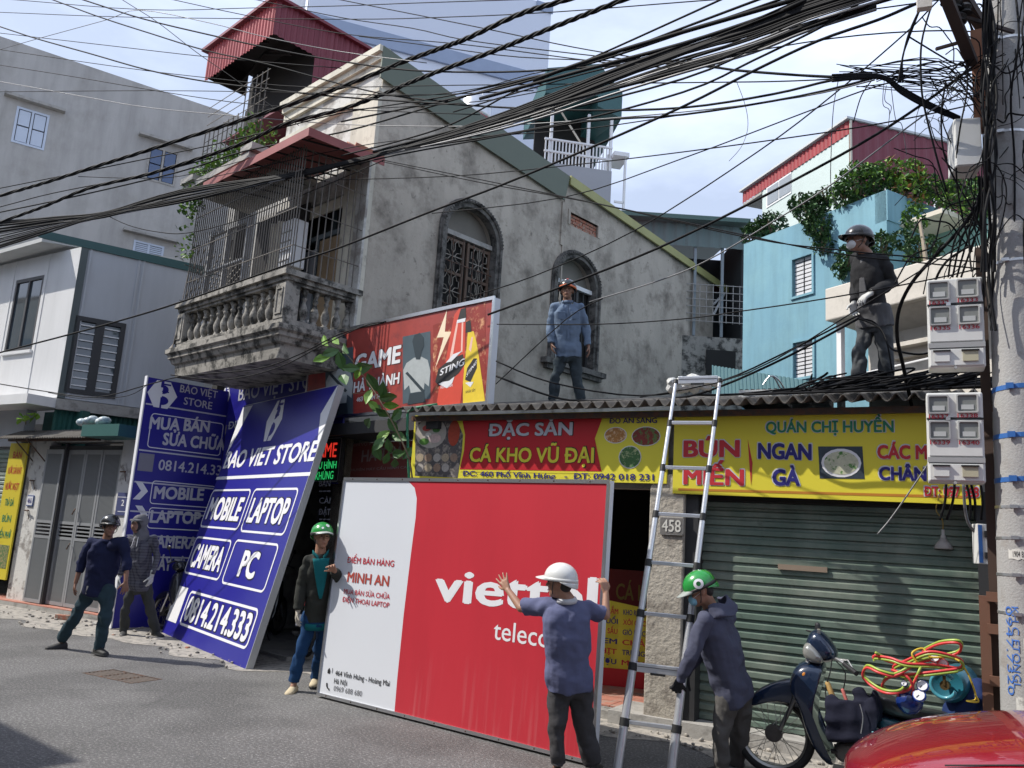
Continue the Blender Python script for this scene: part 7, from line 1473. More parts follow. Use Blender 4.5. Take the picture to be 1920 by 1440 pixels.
# navy shirt man walking
def ex_phone(t, P, HB, TB, hp, nk, h, s_):
    q = MB(); fr = Fr(hp + TB @ V((.11, .1, -.02)), u=TB @ V((1, 0, 0)), v=TB @ V((0, 0, 1))); q.box(fr, -.03, .03, -.02, .01, -.05, .05); q.build('belt_pouch', m_band, t)
person('man in dark navy shirt and teal jeans striding across the road', 10.45,
    dict(head=(206, 987), neck=(201, 1012), shL=(171, 1018, .02), shR=(231, 1017, -.05), elL=(153, 1056, .02), wrL=(142, 1092, -.05), haL=(138, 1112, -.05), elR=(238, 1055, -.1), wrR=(236, 1090, -.2), haR=(234, 1110, -.22),
         hipL=(172, 1100, .03), hipR=(202, 1100, -.03), knL=(146, 1148, .05), knR=(197, 1156, -.12), anL=(118, 1197, .22), anR=(184, 1216, -.1), toeL=(111, 1218, .18), toeR=(203, 1230, -.22)),
    (.55, 0, -.8), (.35, 0, -.9), 'dark', c_navy, c_teal, c_blkshoe, dict(mat=m_hblk, visor=.03, tilt=4), sleeve='rolled', hem=.1, hands=dict(L=dict(n=(1, 0, .3), curl=.3), R=dict(n=(-.6, 0, .6), curl=.25)), extra=ex_phone, collar=c_navy)
# hooded plaid man
m_plaid = cloth('grey_plaid', (.11, .11, .13))
def plaid(m):
    n = m.node_tree; b = n.nodes['Principled BSDF']; src = b.inputs['Base Color'].links[0].from_socket; g = n.nodes.new('ShaderNodeNewGeometry'); mp_ = n.nodes.new('ShaderNodeMapping'); mp_.inputs['Rotation'].default_value = (0, 0, .5); n.links.new(g.outputs['Position'], mp_.inputs[0])
    s_ = n.nodes.new('ShaderNodeSeparateXYZ'); n.links.new(mp_.outputs[0], s_.inputs[0])
    def stripe(o, sc):
        a = n.nodes.new('ShaderNodeMath'); a.operation = 'MULTIPLY'; a.inputs[1].default_value = sc; n.links.new(o, a.inputs[0]); f_ = n.nodes.new('ShaderNodeMath'); f_.operation = 'FRACT'; n.links.new(a.outputs[0], f_.inputs[0]); c_ = n.nodes.new('ShaderNodeMath'); c_.operation = 'LESS_THAN'; c_.inputs[1].default_value = .32; n.links.new(f_.outputs[0], c_.inputs[0]); return c_.outputs[0]
    ad = n.nodes.new('ShaderNodeMath'); ad.operation = 'ADD'; n.links.new(stripe(s_.outputs[0], 24), ad.inputs[0]); n.links.new(stripe(s_.outputs[2], 24), ad.inputs[1])
    ml = n.nodes.new('ShaderNodeMath'); ml.operation = 'MULTIPLY'; ml.inputs[1].default_value = .42; n.links.new(ad.outputs[0], ml.inputs[0]); mx_ = n.nodes.new('ShaderNodeMix'); mx_.data_type = 'RGBA'; n.links.new(ml.outputs[0], mx_.inputs[0]); n.links.new(src, mx_.inputs[6]); mx_.inputs[7].default_value = (.03, .028, .045, 1); n.links.new(mx_.outputs[2], b.inputs['Base Color'])
plaid(m_plaid)
c_hood = cloth('grey_hood', (.15, .15, .16)); m_wglove = cloth('white_glove', (.5, .5, .48)); c_grj = cloth('grey_black_jeans', (.05, .052, .05))
def ex_hood(t, P, HB, TB, hp, nk, h, s_):
    e = MB(); e.ell(h + HB @ V((0, -.035, .035)), .118, .118, .128, HB, 18, 12); e.cap(h + HB @ V((0, -.05, -.03)), nk + TB @ V((0, -.03, .0)), .105, .12, 16)
    o = remesh(e.build('hood', c_hood, t), .01, 3, .02)
    # opening of the hood round the face, its inner shade painted as dark cloth
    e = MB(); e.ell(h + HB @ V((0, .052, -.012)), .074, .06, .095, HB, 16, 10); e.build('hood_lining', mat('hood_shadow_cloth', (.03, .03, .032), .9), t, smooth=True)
    e = MB(); e.ell(h + HB @ V((0, .07, -.02)), .058, .058, .075, HB, 14, 10); e.cap(h + HB @ V((0, .125, .0)), h + HB @ V((0, .14, -.03)), .008, .013, 8); e.build('face', mat('skin_dark', 0), t, smooth=True)
    for k in (-1, 1): e = MB(); e.ell(h + HB @ V((k * .026, .12, .012)), .011, .006, .005, HB, 8, 6); e.build('eye', mat('eye_dark', 0), t)
    e = MB(); e.grid(lambda a, b_: h + HB @ V((.1 * math.cos(R(20 + 140 * a)), .09 * math.sin(R(20 + 140 * a)) + .02 + .07 * b_ * math.sin(math.pi * a), .075 - .02 * b_)), 14, 3); e.build('cap_peak', c_hood, t, smooth=True, solid=.006)
    for k in (-1, 1):
        e = MB(); e.tube([nk + TB @ V((k * .03, .09, .03)), nk + TB @ V((k * .04, .14, -.1))], .004, 5); e.build('drawstring', m_twhite, t)
person('man in grey plaid shirt with hood up standing beside the parked motorbike', 12.25,
    dict(head=(259, 984), neck=(263, 1008), shL=(243, 1012, 0), shR=(288, 1012, .03), elL=(231, 1047, -.02), wrL=(225, 1078, -.1), haL=(221, 1094, -.12), elR=(295, 1047, 0), wrR=(285, 1078, -.1), haR=(281, 1096, -.12),
         hipL=(250, 1094), hipR=(273, 1094, .02), knL=(236, 1140, -.03), knR=(281, 1141, 0), anL=(233, 1182, 0), anR=(292, 1184, .05), toeL=(230, 1194, -.12), toeR=(303, 1196, -.05)),
    (-.1, 0, -1), (-.2, 0, -1), 'dark', m_plaid, c_grj, c_blkshoe, None, sleeve='long', glove=m_wglove, hair=False, hands=dict(L=dict(n=(1, 0, .3)), R=dict(n=(-1, 0, .3))), extra=ex_hood, leg=.86, hem=.09)
# green helmet man behind the carried sign
c_dkj = cloth('dark_olive_jacket', (.035, .037, .032)); c_tealp = cloth('teal_polo', (.01, .13, .145)); c_bluet = cloth('blue_trousers', (.012, .045, .12)); m_bglove = cloth('beige_glove', (.42, .38, .31)); c_beige = mat('beige_shoe', (.5, .42, .28), .8, var=.15, vs=20)
def ex_polo(t, P, HB, TB, hp, nk, h, s_):
    e = MB(); fr = Fr(nk, u=TB @ V((1, 0, 0)), v=TB @ V((0, 0, 1)))
    def fn(a, b_):
        v_ = -.42 * (1 - b_) - .04; w_ = .012 + .075 * b_ ** .8; return nk + TB @ V((w_ * (2 * a - 1), .15 - .05 * b_ ** 2 - .3 * (w_ * (2 * a - 1)) ** 2 * 6, v_))
    e.grid(fn, 8, 10); e.build('polo_front', c_tealp, t, smooth=True, solid=.01)
    for k in (-1, 1): e = MB(); e.grid(lambda a, b_: nk + TB @ V((k * (.025 + .06 * a), .098 - .06 * a + .01 * (1 - b_), -.06 + .055 * a + .045 * b_)), 4, 2); e.build('polo_collar', c_tealp, t, smooth=True, solid=.006)
    e = MB(); e.loft([ring_(hp - TB @ V((0, 0, .13)), TB, .168, .136), ring_(hp - TB @ V((0, 0, .06)), TB, .168, .138)]); e.build('polo_hem', c_tealp, t, smooth=True)
person('man in green helmet and dark jacket gripping the left edge of the carried sign', 8.98,
    dict(head=(604, 1006), neck=(601, 1036), shL=(578, 1050, -.03), shR=(628, 1048, .05), elL=(566, 1097, -.02), wrL=(559, 1142, -.1), haL=(556, 1166, -.12), elR=(640, 1095, -.0), wrR=(628, 1072, -.2), haR=(618, 1056, -.26),
         hipL=(583, 1152, -.0), hipR=(612, 1154, .04), knL=(567, 1212, -.08), knR=(600, 1216, .1), anL=(552, 1278, -.1), anR=(592, 1272, .25), toeL=(545, 1303, -.2), toeR=(587, 1289, .1)),
    (.5, 0, -.85), (.3, 0, -.95), 'tan', c_dkj, c_bluet, c_beige, dict(mat=m_hgrn, vmat=mat('visor_grey', (.4, .42, .4), .3), visor=.06, badges=((100, 35, (0, .02), m_twhite), (70, 20, (0, .012), m_twhite))), sleeve='long', glove=m_bglove, gloves=('L',),
    hands=dict(L=dict(n=(1, 0, 0)), R=dict(n=(0, 0, -1), curl=.8)), extra=ex_polo, hem=.05, leg=.95)
# white helmet man, seen from behind
c_greyblue = cloth('grey_blue_polo', (.105, .115, .2)); c_char = cloth('charcoal_trousers', (.055, .053, .056)); c_collar = cloth('pale_collar', (.5, .5, .52))
person('man in white helmet and grey blue polo seen from behind holding the red sign', 6.55,
    dict(head=(1049, 1092, .02), neck=(1063, 1124, 0), shL=(1027, 1138, .05), shR=(1103, 1140, .06), elL=(977, 1140, .2), wrL=(953, 1107, .34), haL=(943, 1086, .4), elR=(1136, 1154, .1), wrR=(1136, 1112, .2), haR=(1131, 1088, .24),
         hipL=(1047, 1274, -.02), hipR=(1086, 1273, .0), knL=(1043, 1355, -.08), knR=(1094, 1352, .0), anL=(1046, 1432, -.1), anR=(1110, 1428, .0), toeL=(1040, 1452, .02), toeR=(1122, 1446, .1)),
    (-.85, -.05, .5), (-.1, 0, 1), 'tan', c_greyblue, c_char, c_blkshoe, dict(mat=m_hwht, visor=.085, tilt=2, rim=m_hwht, badges=((20, 10, (0, .004), m_tblack), (-40, 5, (0, .004), m_tblack))), sleeve='short', collar=c_collar,
    hands=dict(L=dict(n=(.3, 0, 1), curl=.08, spread=.22, thumb=1), R=dict(n=(-.6, 0, 1), curl=.75, thumb=-1)), hem=.075, build_=1.07, shirt_loose=1.06, leg=1.02)
# bending man at the ladder
c_slate = cloth('slate_hoodie', (.075, .08, .12)); c_gtr = cloth('grey_work_trousers', (.11, .105, .1)); m_dglove = cloth('dark_glove', (.03, .03, .032)); m_mask = cloth('surgical_mask', (.25, .5, .62)); m_wmask = cloth('white_mask', (.68, .68, .68))
def mask(mm):
    def fx(t, P, HB, TB, hp, nk, h, s_):
        e = MB(); e.ell(h + HB @ V((0, .078, -.055)), .058, .042, .048, HB, 14, 10); e.build('face_mask', mm, t, smooth=True)
        e = MB()
        for k in (-1, 1): e.tube([h + HB @ V((k * .05, .085, -.04)), h + HB @ V((k * .082, .0, -.01))], .002, 4)
        e.build('mask_strap', m_twhite, t)
        if mm is m_mask:
            e = MB(); e.grid(lambda a, b_: nk + TB @ V(((.11 + .05 * b_) * math.cos(R(180 + 180 * a)), -.03 - (.1 + .06 * b_) * math.sin(math.pi * a), .045 - .11 * b_ + .02 * math.sin(a * 12))), 20, 6); remesh(e.build('hood', c_slate, t, solid=.03), .009, 2, .015)
    return fx
person('man in green helmet and slate hoodie bending to steady the foot of the ladder', 6.75,
    dict(head=(1312, 1106, -.02), neck=(1332, 1138, 0), shL=(1322, 1164, -.17), shR=(1366, 1156, .14), elL=(1294, 1230, -.22), wrL=(1275, 1276, -.15), haL=(1263, 1302, -.1), elR=(1310, 1230, .1), wrR=(1284, 1262, .05), haR=(1270, 1290, .0),
         hipL=(1360, 1292, -.1), hipR=(1384, 1284, .08), knL=(1352, 1370, -.12), knR=(1388, 1364, .12), anL=(1352, 1440, -.12), anR=(1378, 1430, .2), toeL=(1328, 1456, -.12), toeR=(1352, 1446, .2)),
    (-.95, -.25, .1), (-.85, 0, .45), 'tan', c_slate, c_gtr, c_blkshoe, dict(mat=m_hgrn, vmat=mat('visor_clear', (.35, .38, .36), .2), visor=.075, tilt=-4, rim=m_tblack, badges=((-2, 12, (.0, .05), m_tblack), (-2, 12, (.018, .04), mat('bright_green', (.1, .5, .05), .4)), (-2, 12, (.0, .017), mat('bright_green', 0)), (-62, 32, (.012, .03), m_twhite), (178, 12, (.018, .04), m_twhite))), sleeve='long', glove=m_dglove,
    hands=dict(L=dict(n=(.2, 0, 1), curl=.6), R=dict(n=(0, 0, -1), curl=.6)), extra=mask(m_mask), hem=.1, shirt_loose=1.05, build_=1.05, leg=1.05, headup=(-.45, 0, 1))
# roof man with orange helmet
c_denim = cloth('denim_blue_shirt', (.15, .2, .28)); c_dgj = cloth('dark_grey_jeans', (.05, .065, .075))
def ex_flap(t, P, HB, TB, hp, nk, h, s_):
    for k in (-1, 1):
        e = MB(); fr = Fr(nk + TB @ V((k * .09, .148, -.17)), u=TB @ V((-1, 0, 0)), v=TB @ V((0, 0, 1))); e.box(fr, -.05, .05, -.004, .006, -.07, .03); e.build('pocket', c_denim, t, bevel=.003)
        e = MB(); e.tube([h + HB @ V((k * .095, .02, -.02)), h + HB @ V((k * .1, .05, -.14)), h + HB @ V((k * .08, .07, -.2))], .006, 5); e.build('loose_strap', m_tblack, t)
    e = MB(); fr = Fr(nk + TB @ V((0, .15, -.25)), u=TB @ V((-1, 0, 0)), v=TB @ V((0, 0, 1))); e.box(fr, -.012, .012, -.004, .004, -.25, .2); e.build('button_placket', c_denim, t)
person('man in orange rimmed black helmet and blue denim shirt standing on the corrugated roof', 11.0,
    dict(head=(1064, 545), neck=(1064, 566), shL=(1041, 575), shR=(1088, 577), elL=(1033, 611, .03), wrL=(1034, 643, -.05), haL=(1036, 658, -.07), elR=(1099, 613, .03), wrR=(1103, 648, -.03), haR=(1105, 664, -.05),
         hipL=(1053, 659), hipR=(1076, 659), knL=(1042, 706, -.03), knR=(1082, 706), anL=(1037, 748), anR=(1089, 748), toeL=(1034, 758, -.12), toeR=(1093, 758, -.1)),
    (-.15, -.1, -1), (.0, 0, -1), 'dark', c_denim, c_dgj, c_blkshoe, dict(mat=m_hblk, rim=mat('helmet_orange', (.6, .12, .02), .3), vmat=mat('helmet_orange', 0), visor=.022, badges=((90, 50, (0, .016), mat('badge_red', (.5, .05, .03), .4)), (75, 35, (0, .01), m_twhite))), sleeve='long', hands=dict(L=dict(n=(1, 0, 0)), R=dict(n=(-1, 0, 0))), extra=ex_flap, collar=c_denim, hem=.075, leg=.9, build_=.95, shirt_loose=1.12)
# roof man with mask
def ex_m2(t, P, HB, TB, hp, nk, h, s_):
    mask(m_wmask)(t, P, HB, TB, hp, nk, h, s_)
    e = MB(); e.grid(lambda a, b_: nk + TB @ V((.035 * (2 * a - 1) * (1.3 - b_), .146 - .05 * b_ ** 2, -.5 + .44 * b_)), 6, 8); e.build('shirt_front', cloth('grey_shirt', (.1, .1, .105)), t, smooth=True, solid=.012)
    e = MB(); e.loft([ring_(hp - TB @ V((0, 0, .1)), TB, .172, .14), ring_(hp + TB @ V((0, 0, .12)), TB, .17, .142)]); remesh(e.build('shirt_tail', cloth('grey_shirt', 0), t), .01, 2, .02)
person('man in black helmet, white mask and dark jacket gathering cables on the corrugated roof', 8.25,
    dict(head=(1609, 451), neck=(1624, 476), shL=(1607, 486, .14), shR=(1657, 488, -.1), elL=(1607, 535, .15), wrL=(1602, 566, .02), haL=(1600, 588, .0), elR=(1675, 531, -.12), wrR=(1636, 548, -.2), haR=(1612, 562, -.2),
         hipL=(1625, 596, .05), hipR=(1652, 594, -.05), knL=(1613, 656, .03), knR=(1659, 655, -.05), anL=(1607, 712, .05), anR=(1663, 714, -.02), toeL=(1594, 727, .05), toeR=(1652, 728, -.05)),
    (-.95, -.2, -.25), (-.75, 0, -.6), 'dark', cloth('black_jacket', (.028, .028, .03)), cloth('grey_jeans', (.085, .09, .095)), c_blkshoe, dict(mat=m_hblk, visor=.08, tilt=0), sleeve='long', glove=m_wglove,
    hands=dict(L=dict(n=(0, 0, -1), curl=.5), R=dict(n=(-.2, -1, .2), curl=.45)), extra=ex_m2, hem=.03, leg=.95, shirt_loose=1.03, build_=.98, hscale=1.04)
m_ladal = mat('ladder_aluminium', (.72, .73, .75), .32, .75, var=.1, vs=14, bump=.15, bs=80)
# ================================================================ ladder
ld = thing('ladder', 'silver telescopic ladder leaning on the corrugated roof edge', 'ladder', gr(1205, 1450))
LA = [at(1155, 1460, 6.5), at(1268, 712, 7.75)]; LB = [at(1255, 1475, 6.42), at(1350, 710, 7.6)]
Lt = lambda a, t: a[0].lerp(a[1], t)
for a in (LA, LB):
    rr = .033
    for k in range(8):
        q = MB(); q.tube([Lt(a, k / 8), Lt(a, (k + 1) / 8)], .036 - .0028 * k, 14); q.build('rail_tube', m_ladal, ld, smooth='auto')
        q = MB(); t0 = (k + 1) / 8 - .006; q.tube([Lt(a, t0 - .006), Lt(a, min(t0 + .012, 1))], .041 - .0028 * k, 14); q.build('collar', m_tblack, ld, smooth='auto')
for k in range(1, 9):
    t0 = k / 8; a, b = Lt(LA, t0), Lt(LB, t0); d = (b - a); fr = Fr(a, u=d, v=(0, 0, 1)); q = MB(); hh = .02 if k not in (2, 8) else .045
    q.box(fr, .02, d.length - .02, -.018, .018, -hh, hh * .6); q.build('rung', m_ladal, ld, bevel=.004)
    if k in (2, 8): q = MB(); q.box(fr, .025, d.length - .025, -.022, -.018, -.002, .002); q.box(fr, d.length * .35, d.length * .65, -.03, -.018, -hh - .012, -hh + .005); q.build('latch', m_tblack, ld)
q = MB(); 
# ================================================================ motorbike on the right
def bike_wheel(par, c, ax, r, spokes=True, wd=.03, name='wheel'):
    ax = V(ax).normalized(); m = ax.to_track_quat('Z', 'X').to_matrix(); q = MB(); N_ = 40; rs = []
    for i in range(N_): a = 2 * math.pi * i / N_; cc = V((math.cos(a), math.sin(a), 0)); rs.append([c + m @ (cc * (r - wd + wd * math.cos(b)) + V((0, 0, wd * math.sin(b)))) for b in [2 * math.pi * k / 10 for k in range(10)]])
    rs.append(rs[0]); q.loft(rs, cap=False); ty = q.build('wheel', mat('tyre_rubber', (.02, .02, .02), .8, var=.2, vs=20, bump=.6, bs=90), par, smooth=True)
    q = MB(); rs = []
    for i in range(N_ + 1): a = 2 * math.pi * i / N_; cc = V((math.cos(a), math.sin(a), 0)); rs.append([c + m @ (cc * (r - 2 * wd + dr) + V((0, 0, dz))) for dr, dz in ((.006, -wd * .8), (-.012, -wd * .4), (-.012, wd * .4), (.006, wd * .8), (.012, 0))])
    q.loft(rs, cap=False); q.build('rim', mat('dull_rim', (.3, .29, .27), .4, .9, var=.2), ty, smooth='auto')
    q = MB(); q.lathe(c - ax * .045, [(.02, 0), (.065, .005), (.07, .03), (.07, .06), (.065, .085), (.02, .09)], 18, ax); q.build('hub', mat('dirty_hub', (.09, .08, .075), .6, .5, var=.3, vs=30), ty, smooth='auto')
    if spokes:
        for i in range(28):
            a = 2 * math.pi * i / 28; s_ = 1 if i % 2 else -1; b = a + (.5 if i % 4 < 2 else -.5); q = MB(); q.tube([c + m @ V((.065 * math.cos(b), .065 * math.sin(b), s_ * .03)), c + m @ V(((r - 2 * wd) * math.cos(a), (r - 2 * wd) * math.sin(a), 0))], .0028, 4); q.build('spoke', mat('spoke_steel', (.4, .38, .35), .4, .9), ty)
    return ty
mb_ = thing('motorbike', 'dark blue step-through motorbike loaded with bags and tools in front of the green shutter', 'motorbike', V((-1.2, 7.35, 0)))
FM = Fr((-1.62, 7.35, 0), 2)
m_bk = mat('dark_blue_bike_paint', (.008, .018, .045), .22, .1, var=.1, coat=.7); m_bkb = mat('black_plastic', (.02, .02, .022), .4)
def U(x, y, n=0): return FM.px(x, y, n)
def bp(x, y, n=0): a = U(x, y, n); return FM.p(a[0], n, a[1])
def shell(pts, w_, name, mm, n0=0, bulge=.5, par=None):
    """body panel: outline in the bike plane, rounded across its width"""
    k = len(pts); P2 = [V(U(*q_)) for q_ in pts]; c = sum(P2, V((0, 0))) / k; rs = []
    for i in range(7):
        t = -1 + 2 * i / 6; s_ = 1 - (1 - bulge) * abs(t) ** 3; rs.append([FM.p(c.x + (p_.x - c.x) * s_, n0 + t * w_ / 2, c.y + (p_.y - c.y) * s_) for p_ in P2])
    q = MB(); q.loft(rs); o = q.build(name, mm, par or mb_, smooth='auto', fix=True); sb_ = o.modifiers.new('sub', 'SUBSURF'); sb_.levels = sb_.render_levels = 2; return o
wc = bp(1451, 1374); rw = .5 * (U(1518, 1374)[0] - U(1385, 1374)[0])
rw = max(rw, wc.z - .0); rw = wc.z - .002
bike_wheel(mb_, wc, FM.n, rw, wd=.034)
wr_ = FM.p(U(1451, 1374)[0] + 1.22, 0, rw); bike_wheel(mb_, wr_, FM.n, rw, wd=.036)
shell([(1396, 1330), (1408, 1300), (1440, 1280), (1485, 1268), (1515, 1272), (1520, 1320), (1508, 1334), (1475, 1314), (1435, 1316)], .14, 'front_mudguard', m_bk, bulge=.75)
for n_ in (-.07, .07): q = MB(); q.tube([bp(1462, 1368, n_), bp(1496, 1300, n_), bp(1518, 1225, n_ * .6)], .018, 8); q.build('fork', mat('fork_grey', (.2, .2, .2), .4, .8), mb_)
shell([(1480, 1288), (1484, 1262), (1498, 1240), (1520, 1235), (1552, 1240), (1544, 1262), (1532, 1300), (1528, 1350), (1545, 1390), (1562, 1418), (1570, 1432), (1556, 1436), (1530, 1405), (1512, 1360), (1502, 1318)], .4, 'leg_shield', m_bk, bulge=.8)
shell([(1508, 1222), (1514, 1190), (1528, 1176), (1546, 1185), (1562, 1205), (1574, 1225), (1568, 1240), (1545, 1244), (1522, 1238)], .3, 'handlebar_cowl', m_bk, bulge=.6)
shell([(1506, 1224), (1510, 1205), (1520, 1200), (1535, 1212), (1552, 1234), (1544, 1245), (1520, 1240)], .2, 'headlight', mat('headlight_lens', (.3, .3, .28), .1, .3, var=.1, coat=.6), n0=-.09, bulge=.5)
q = MB(); q.tube(smooth_path([bp(1535, 1180, -.1), bp(1540, 1232, -.02), bp(1570, 1236, -.12), bp(1605, 1262, -.36)], 4), .013, 8); q.tube([bp(1568, 1232, .1), bp(1550, 1225, .3)], .013, 8); q.build('handlebar', m_band, mb_)
q = MB(); q.tube([bp(1583, 1245, -.24), bp(1606, 1263, -.38)], .019, 10); q.build('grip', m_bkb, mb_); q = MB(); q.tube([bp(1574, 1236, -.14), bp(1590, 1238, -.2), bp(1600, 1255, -.3)], .006, 6); q.build('brake_lever', m_band, mb_)
q = MB(); q.cap(bp(1534, 1195, .1), bp(1533, 1172, .12), .018, .022, 8); q.tube([bp(1528, 1186, .1), bp(1512, 1182, .14)], .008, 6); q.build('far_grip', m_bkb, mb_)
shell([(1545, 1330), (1555, 1308), (1580, 1310), (1640, 1330), (1700, 1345), (1760, 1360), (1700, 1392), (1620, 1400), (1575, 1395), (1550, 1370)], .22, 'body_panel', m_bk, bulge=.7)
shell([(1625, 1308), (1640, 1296), (1668, 1302), (1700, 1322), (1740, 1332), (1790, 1338), (1790, 1352), (1720, 1350), (1672, 1342), (1640, 1330)], .26, 'seat', mat('black_vinyl', (.03, .03, .03), .35, var=.1, bump=.3, bs=60), bulge=.7)
shell([(1640, 1336), (1665, 1342), (1720, 1356), (1700, 1372), (1660, 1378), (1645, 1362)], .3, 'side_panel', mat('teal_blue_panel', (.03, .1, .13), .3, coat=.5), bulge=.8)
shell([(1560, 1400), (1575, 1385), (1610, 1385), (1632, 1400), (1628, 1420), (1600, 1432), (1570, 1425)], .26, 'engine', mat('engine_grey', (.16, .155, .15), .5, .5, var=.25, vs=25, bump=.6, bs=50), bulge=.8)
shell([(1600, 1395), (1640, 1385), (1700, 1368), (1700, 1378), (1640, 1398), (1605, 1408)], .12, 'exhaust', m_alu, n0=-.16)
q = MB(); q.tube([FM.p(U(1451, 1374)[0] + .45, -.1, .28), wr_ + FM.n * -.1], .02, 6); q.tube([FM.p(U(1451, 1374)[0] + .45, .1, .28), wr_ + FM.n * .1], .02, 6); q.build('swingarm', m_bkb, mb_)
q = MB(); a = FM.p(U(1451, 1374)[0] + .75, .0, 0); q.tube([a + V((-.06, -.14, .0)), a + V((0, 0, .3)), a + V((-.06, .14, 0))], .012, 6); q.build('stand', m_bkb, mb_)
for k_, pts in enumerate(([(1560, 1236), (1556, 1262), (1548, 1290), (1550, 1320)], [(1568, 1240), (1585, 1262), (1580, 1300)], [(1520, 1240), (1500, 1270), (1478, 1330), (1470, 1362)])):
    q = MB(); q.tube(smooth_path([bp(x, y, -.17 + .02 * k_) for x, y in pts], 4), .005, 5); q.build('control_cable', m_bkb, mb_)
shell([(1504, 1262), (1512, 1252), (1522, 1256), (1518, 1270), (1508, 1272)], .06, 'indicator', mat('amber_lens', (.5, .18, .02), .2, coat=.5), n0=-.15)
shell([(1578, 1318), (1600, 1312), (1640, 1322), (1640, 1372), (1600, 1380), (1580, 1360)], .2, 'inner_cover', m_bkb, bulge=.8)
# things hung on the bike
sg = thing('saddle_bag', 'black cloth tool bag hung over the motorbike in front of the seat', 'bag', bp(1590, 1330, -.2))
e = MB(); e.loft([[bp(x, y, -.2 + n_) for x, y, n_ in ((1548, 1316, .06), (1640, 1310, .06), (1640, 1310, -.06), (1548, 1316, -.06))], [bp(x, y, -.2 + n_) for x, y, n_ in ((1545, 1350, .09), (1648, 1352, .09), (1648, 1352, -.1), (1545, 1350, -.1))], [bp(x, y, -.2 + n_) for x, y, n_ in ((1555, 1388, .07), (1640, 1388, .07), (1640, 1388, -.08), (1555, 1388, -.08))]])
e.cap(bp(1560, 1310, -.2), bp(1572, 1330, -.2), .05, .06); e.cap(bp(1610, 1300, -.16), bp(1625, 1330, -.18), .06, .07); e.cap(bp(1640, 1300, -.14), bp(1650, 1350, -.15), .03, .03)
remesh(e.build('cloth', cloth('dark_navy_bag', (.012, .013, .025)), sg), .012, 3, .03)
q = MB(); q.tube(smooth_path([bp(1612, 1320, -.3), bp(1618, 1345, -.31), bp(1614, 1375, -.3)], 4), .004, 5); q.build('zip', m_band, sg)
q = MB(); q.cap(bp(1552, 1282, -.16), bp(1562, 1308, -.18), .02, .022, 10); tag(q.build('hammer_handle', mat('ochre_wood', (.4, .25, .08), .6), smooth=True), 'ochre wooden tool handle sticking out of the black bag', 'tool')
q = MB(); q.cap(bp(1580, 1294, -.2), bp(1588, 1316, -.22), .013, .013, 8); tag(q.build('tool_grip', mat('pink_green_grip', (.45, .12, .1), .5), smooth=True), 'pink tool grip poking out of the black bag', 'tool')
# refrigerant cylinder, gauges, hoses
cyl = thing('gas_cylinder', 'teal blue steel gas cylinder lying on the back of the motorbike', 'cylinder', bp(1760, 1330, -.05))
c = bp(1775, 1284, -.05); ax = (bp(1800, 1277, .25) - c).normalized(); m_cy = mat('teal_cylinder_paint', (.025, .16, .22), .3, .2, var=.1, coat=.4)
rc = (U(1830, 1284)[0] - U(1742, 1284)[0]) * .42
q = MB(); q.lathe(c - ax * .02, [(.02, .06), (rc * .62, .05), (rc * .85, .03), (rc, .06), (rc, .34), (rc * .7, .4), (.02, .42)], 30, ax); q.build('body', m_cy, cyl, smooth='auto')
q = MB(); mm_ = ax.to_track_quat('Z', 'Y').to_matrix(); q.tube([c - ax * .07 + mm_ @ V((rc * .66 * math.cos(a), rc * .66 * math.sin(a), 0)) for a in [R(200 + 300 * k / 24) for k in range(25)]], .014, 8); q.build('collar_ring', mat('bright_teal_paint', (.07, .3, .38), .3, coat=.4), cyl, smooth=True)
q = MB(); q.lathe(c - ax * .05, [(.035, 0), (.035, .04), (.02, .07)], 12, ax); q.tube([c - ax * .05, c - ax * .05 + V((0, 0, .09))], .012, 6); q.build('valve', mat('old_brass', (.2, .14, .06), .4, .8), cyl)
for x, y, r_, nm, lb, cc, cat_ in ((1700, 1318, .095, 'small_blue_tank', 'dark blue vacuum pump body hanging below the gauges', (.01, .03, .16), 'pump'),):
    q = MB(); q.ell(bp(x + 5, y - 2, -.22), r_, r_ * .8, r_ * .95); tag(q.build(nm, mat('deep_blue_enamel', cc, .25, coat=.5), smooth=True), lb, cat_)
m_gred = mat('gauge_red', (.6, .02, .03), .35, coat=.3); m_gblu = mat('gauge_blue', (.02, .06, .35), .35, coat=.3)
for x, y, rr, n_, mm, lb in ((1752, 1232, .042, -.22, m_gred, 'upper red rimmed pressure gauge among the hoses'), (1768, 1246, .04, -.18, m_gred, 'lower red pressure gauge half hidden by the hoses'), (1730, 1286, .042, -.3, m_gblu, 'upper blue rimmed pressure gauge on the vacuum pump'), (1724, 1304, .045, -.31, m_gblu, 'lower blue rimmed pressure gauge on the vacuum pump'), (1696, 1282, .022, -.3, m_gblu, 'tiny blue gauge left of the other gauges')):
    g_ = bp(x, y, n_); aim = (CAM - g_).normalized() + V((-.2, 0, .25)); t = thing('pressure_gauge', lb, 'gauge', g_, 'pressure gauges on the motorbike'); q = MB(); q.lathe(g_ - aim.normalized() * .015, [(rr * .7, -.015), (rr, 0), (rr, .024), (rr * .86, .026)], 20, aim); q.build('rim', mm, t, smooth='auto'); q = MB(); q.lathe(g_ + aim.normalized() * .013, [(rr * .84, .0), (rr * .84, .003), (.001, .004)], 20, aim); q.build('dial', m_twhite, t)
    q = MB(); d_ = aim.normalized(); q.tube([g_ + d_ * .019, g_ + d_ * .019 + d_.orthogonal().normalized() * rr * .6], .0025, 4); q.build('needle', m_tblack, t)
m_hr = mat('red_hose', (.62, .05, .05), .4, var=.05); m_hg = mat('lime_hose', (.3, .4, .06), .4, var=.05); m_hy = mat('yellow_rope', (.55, .38, .03), .6)
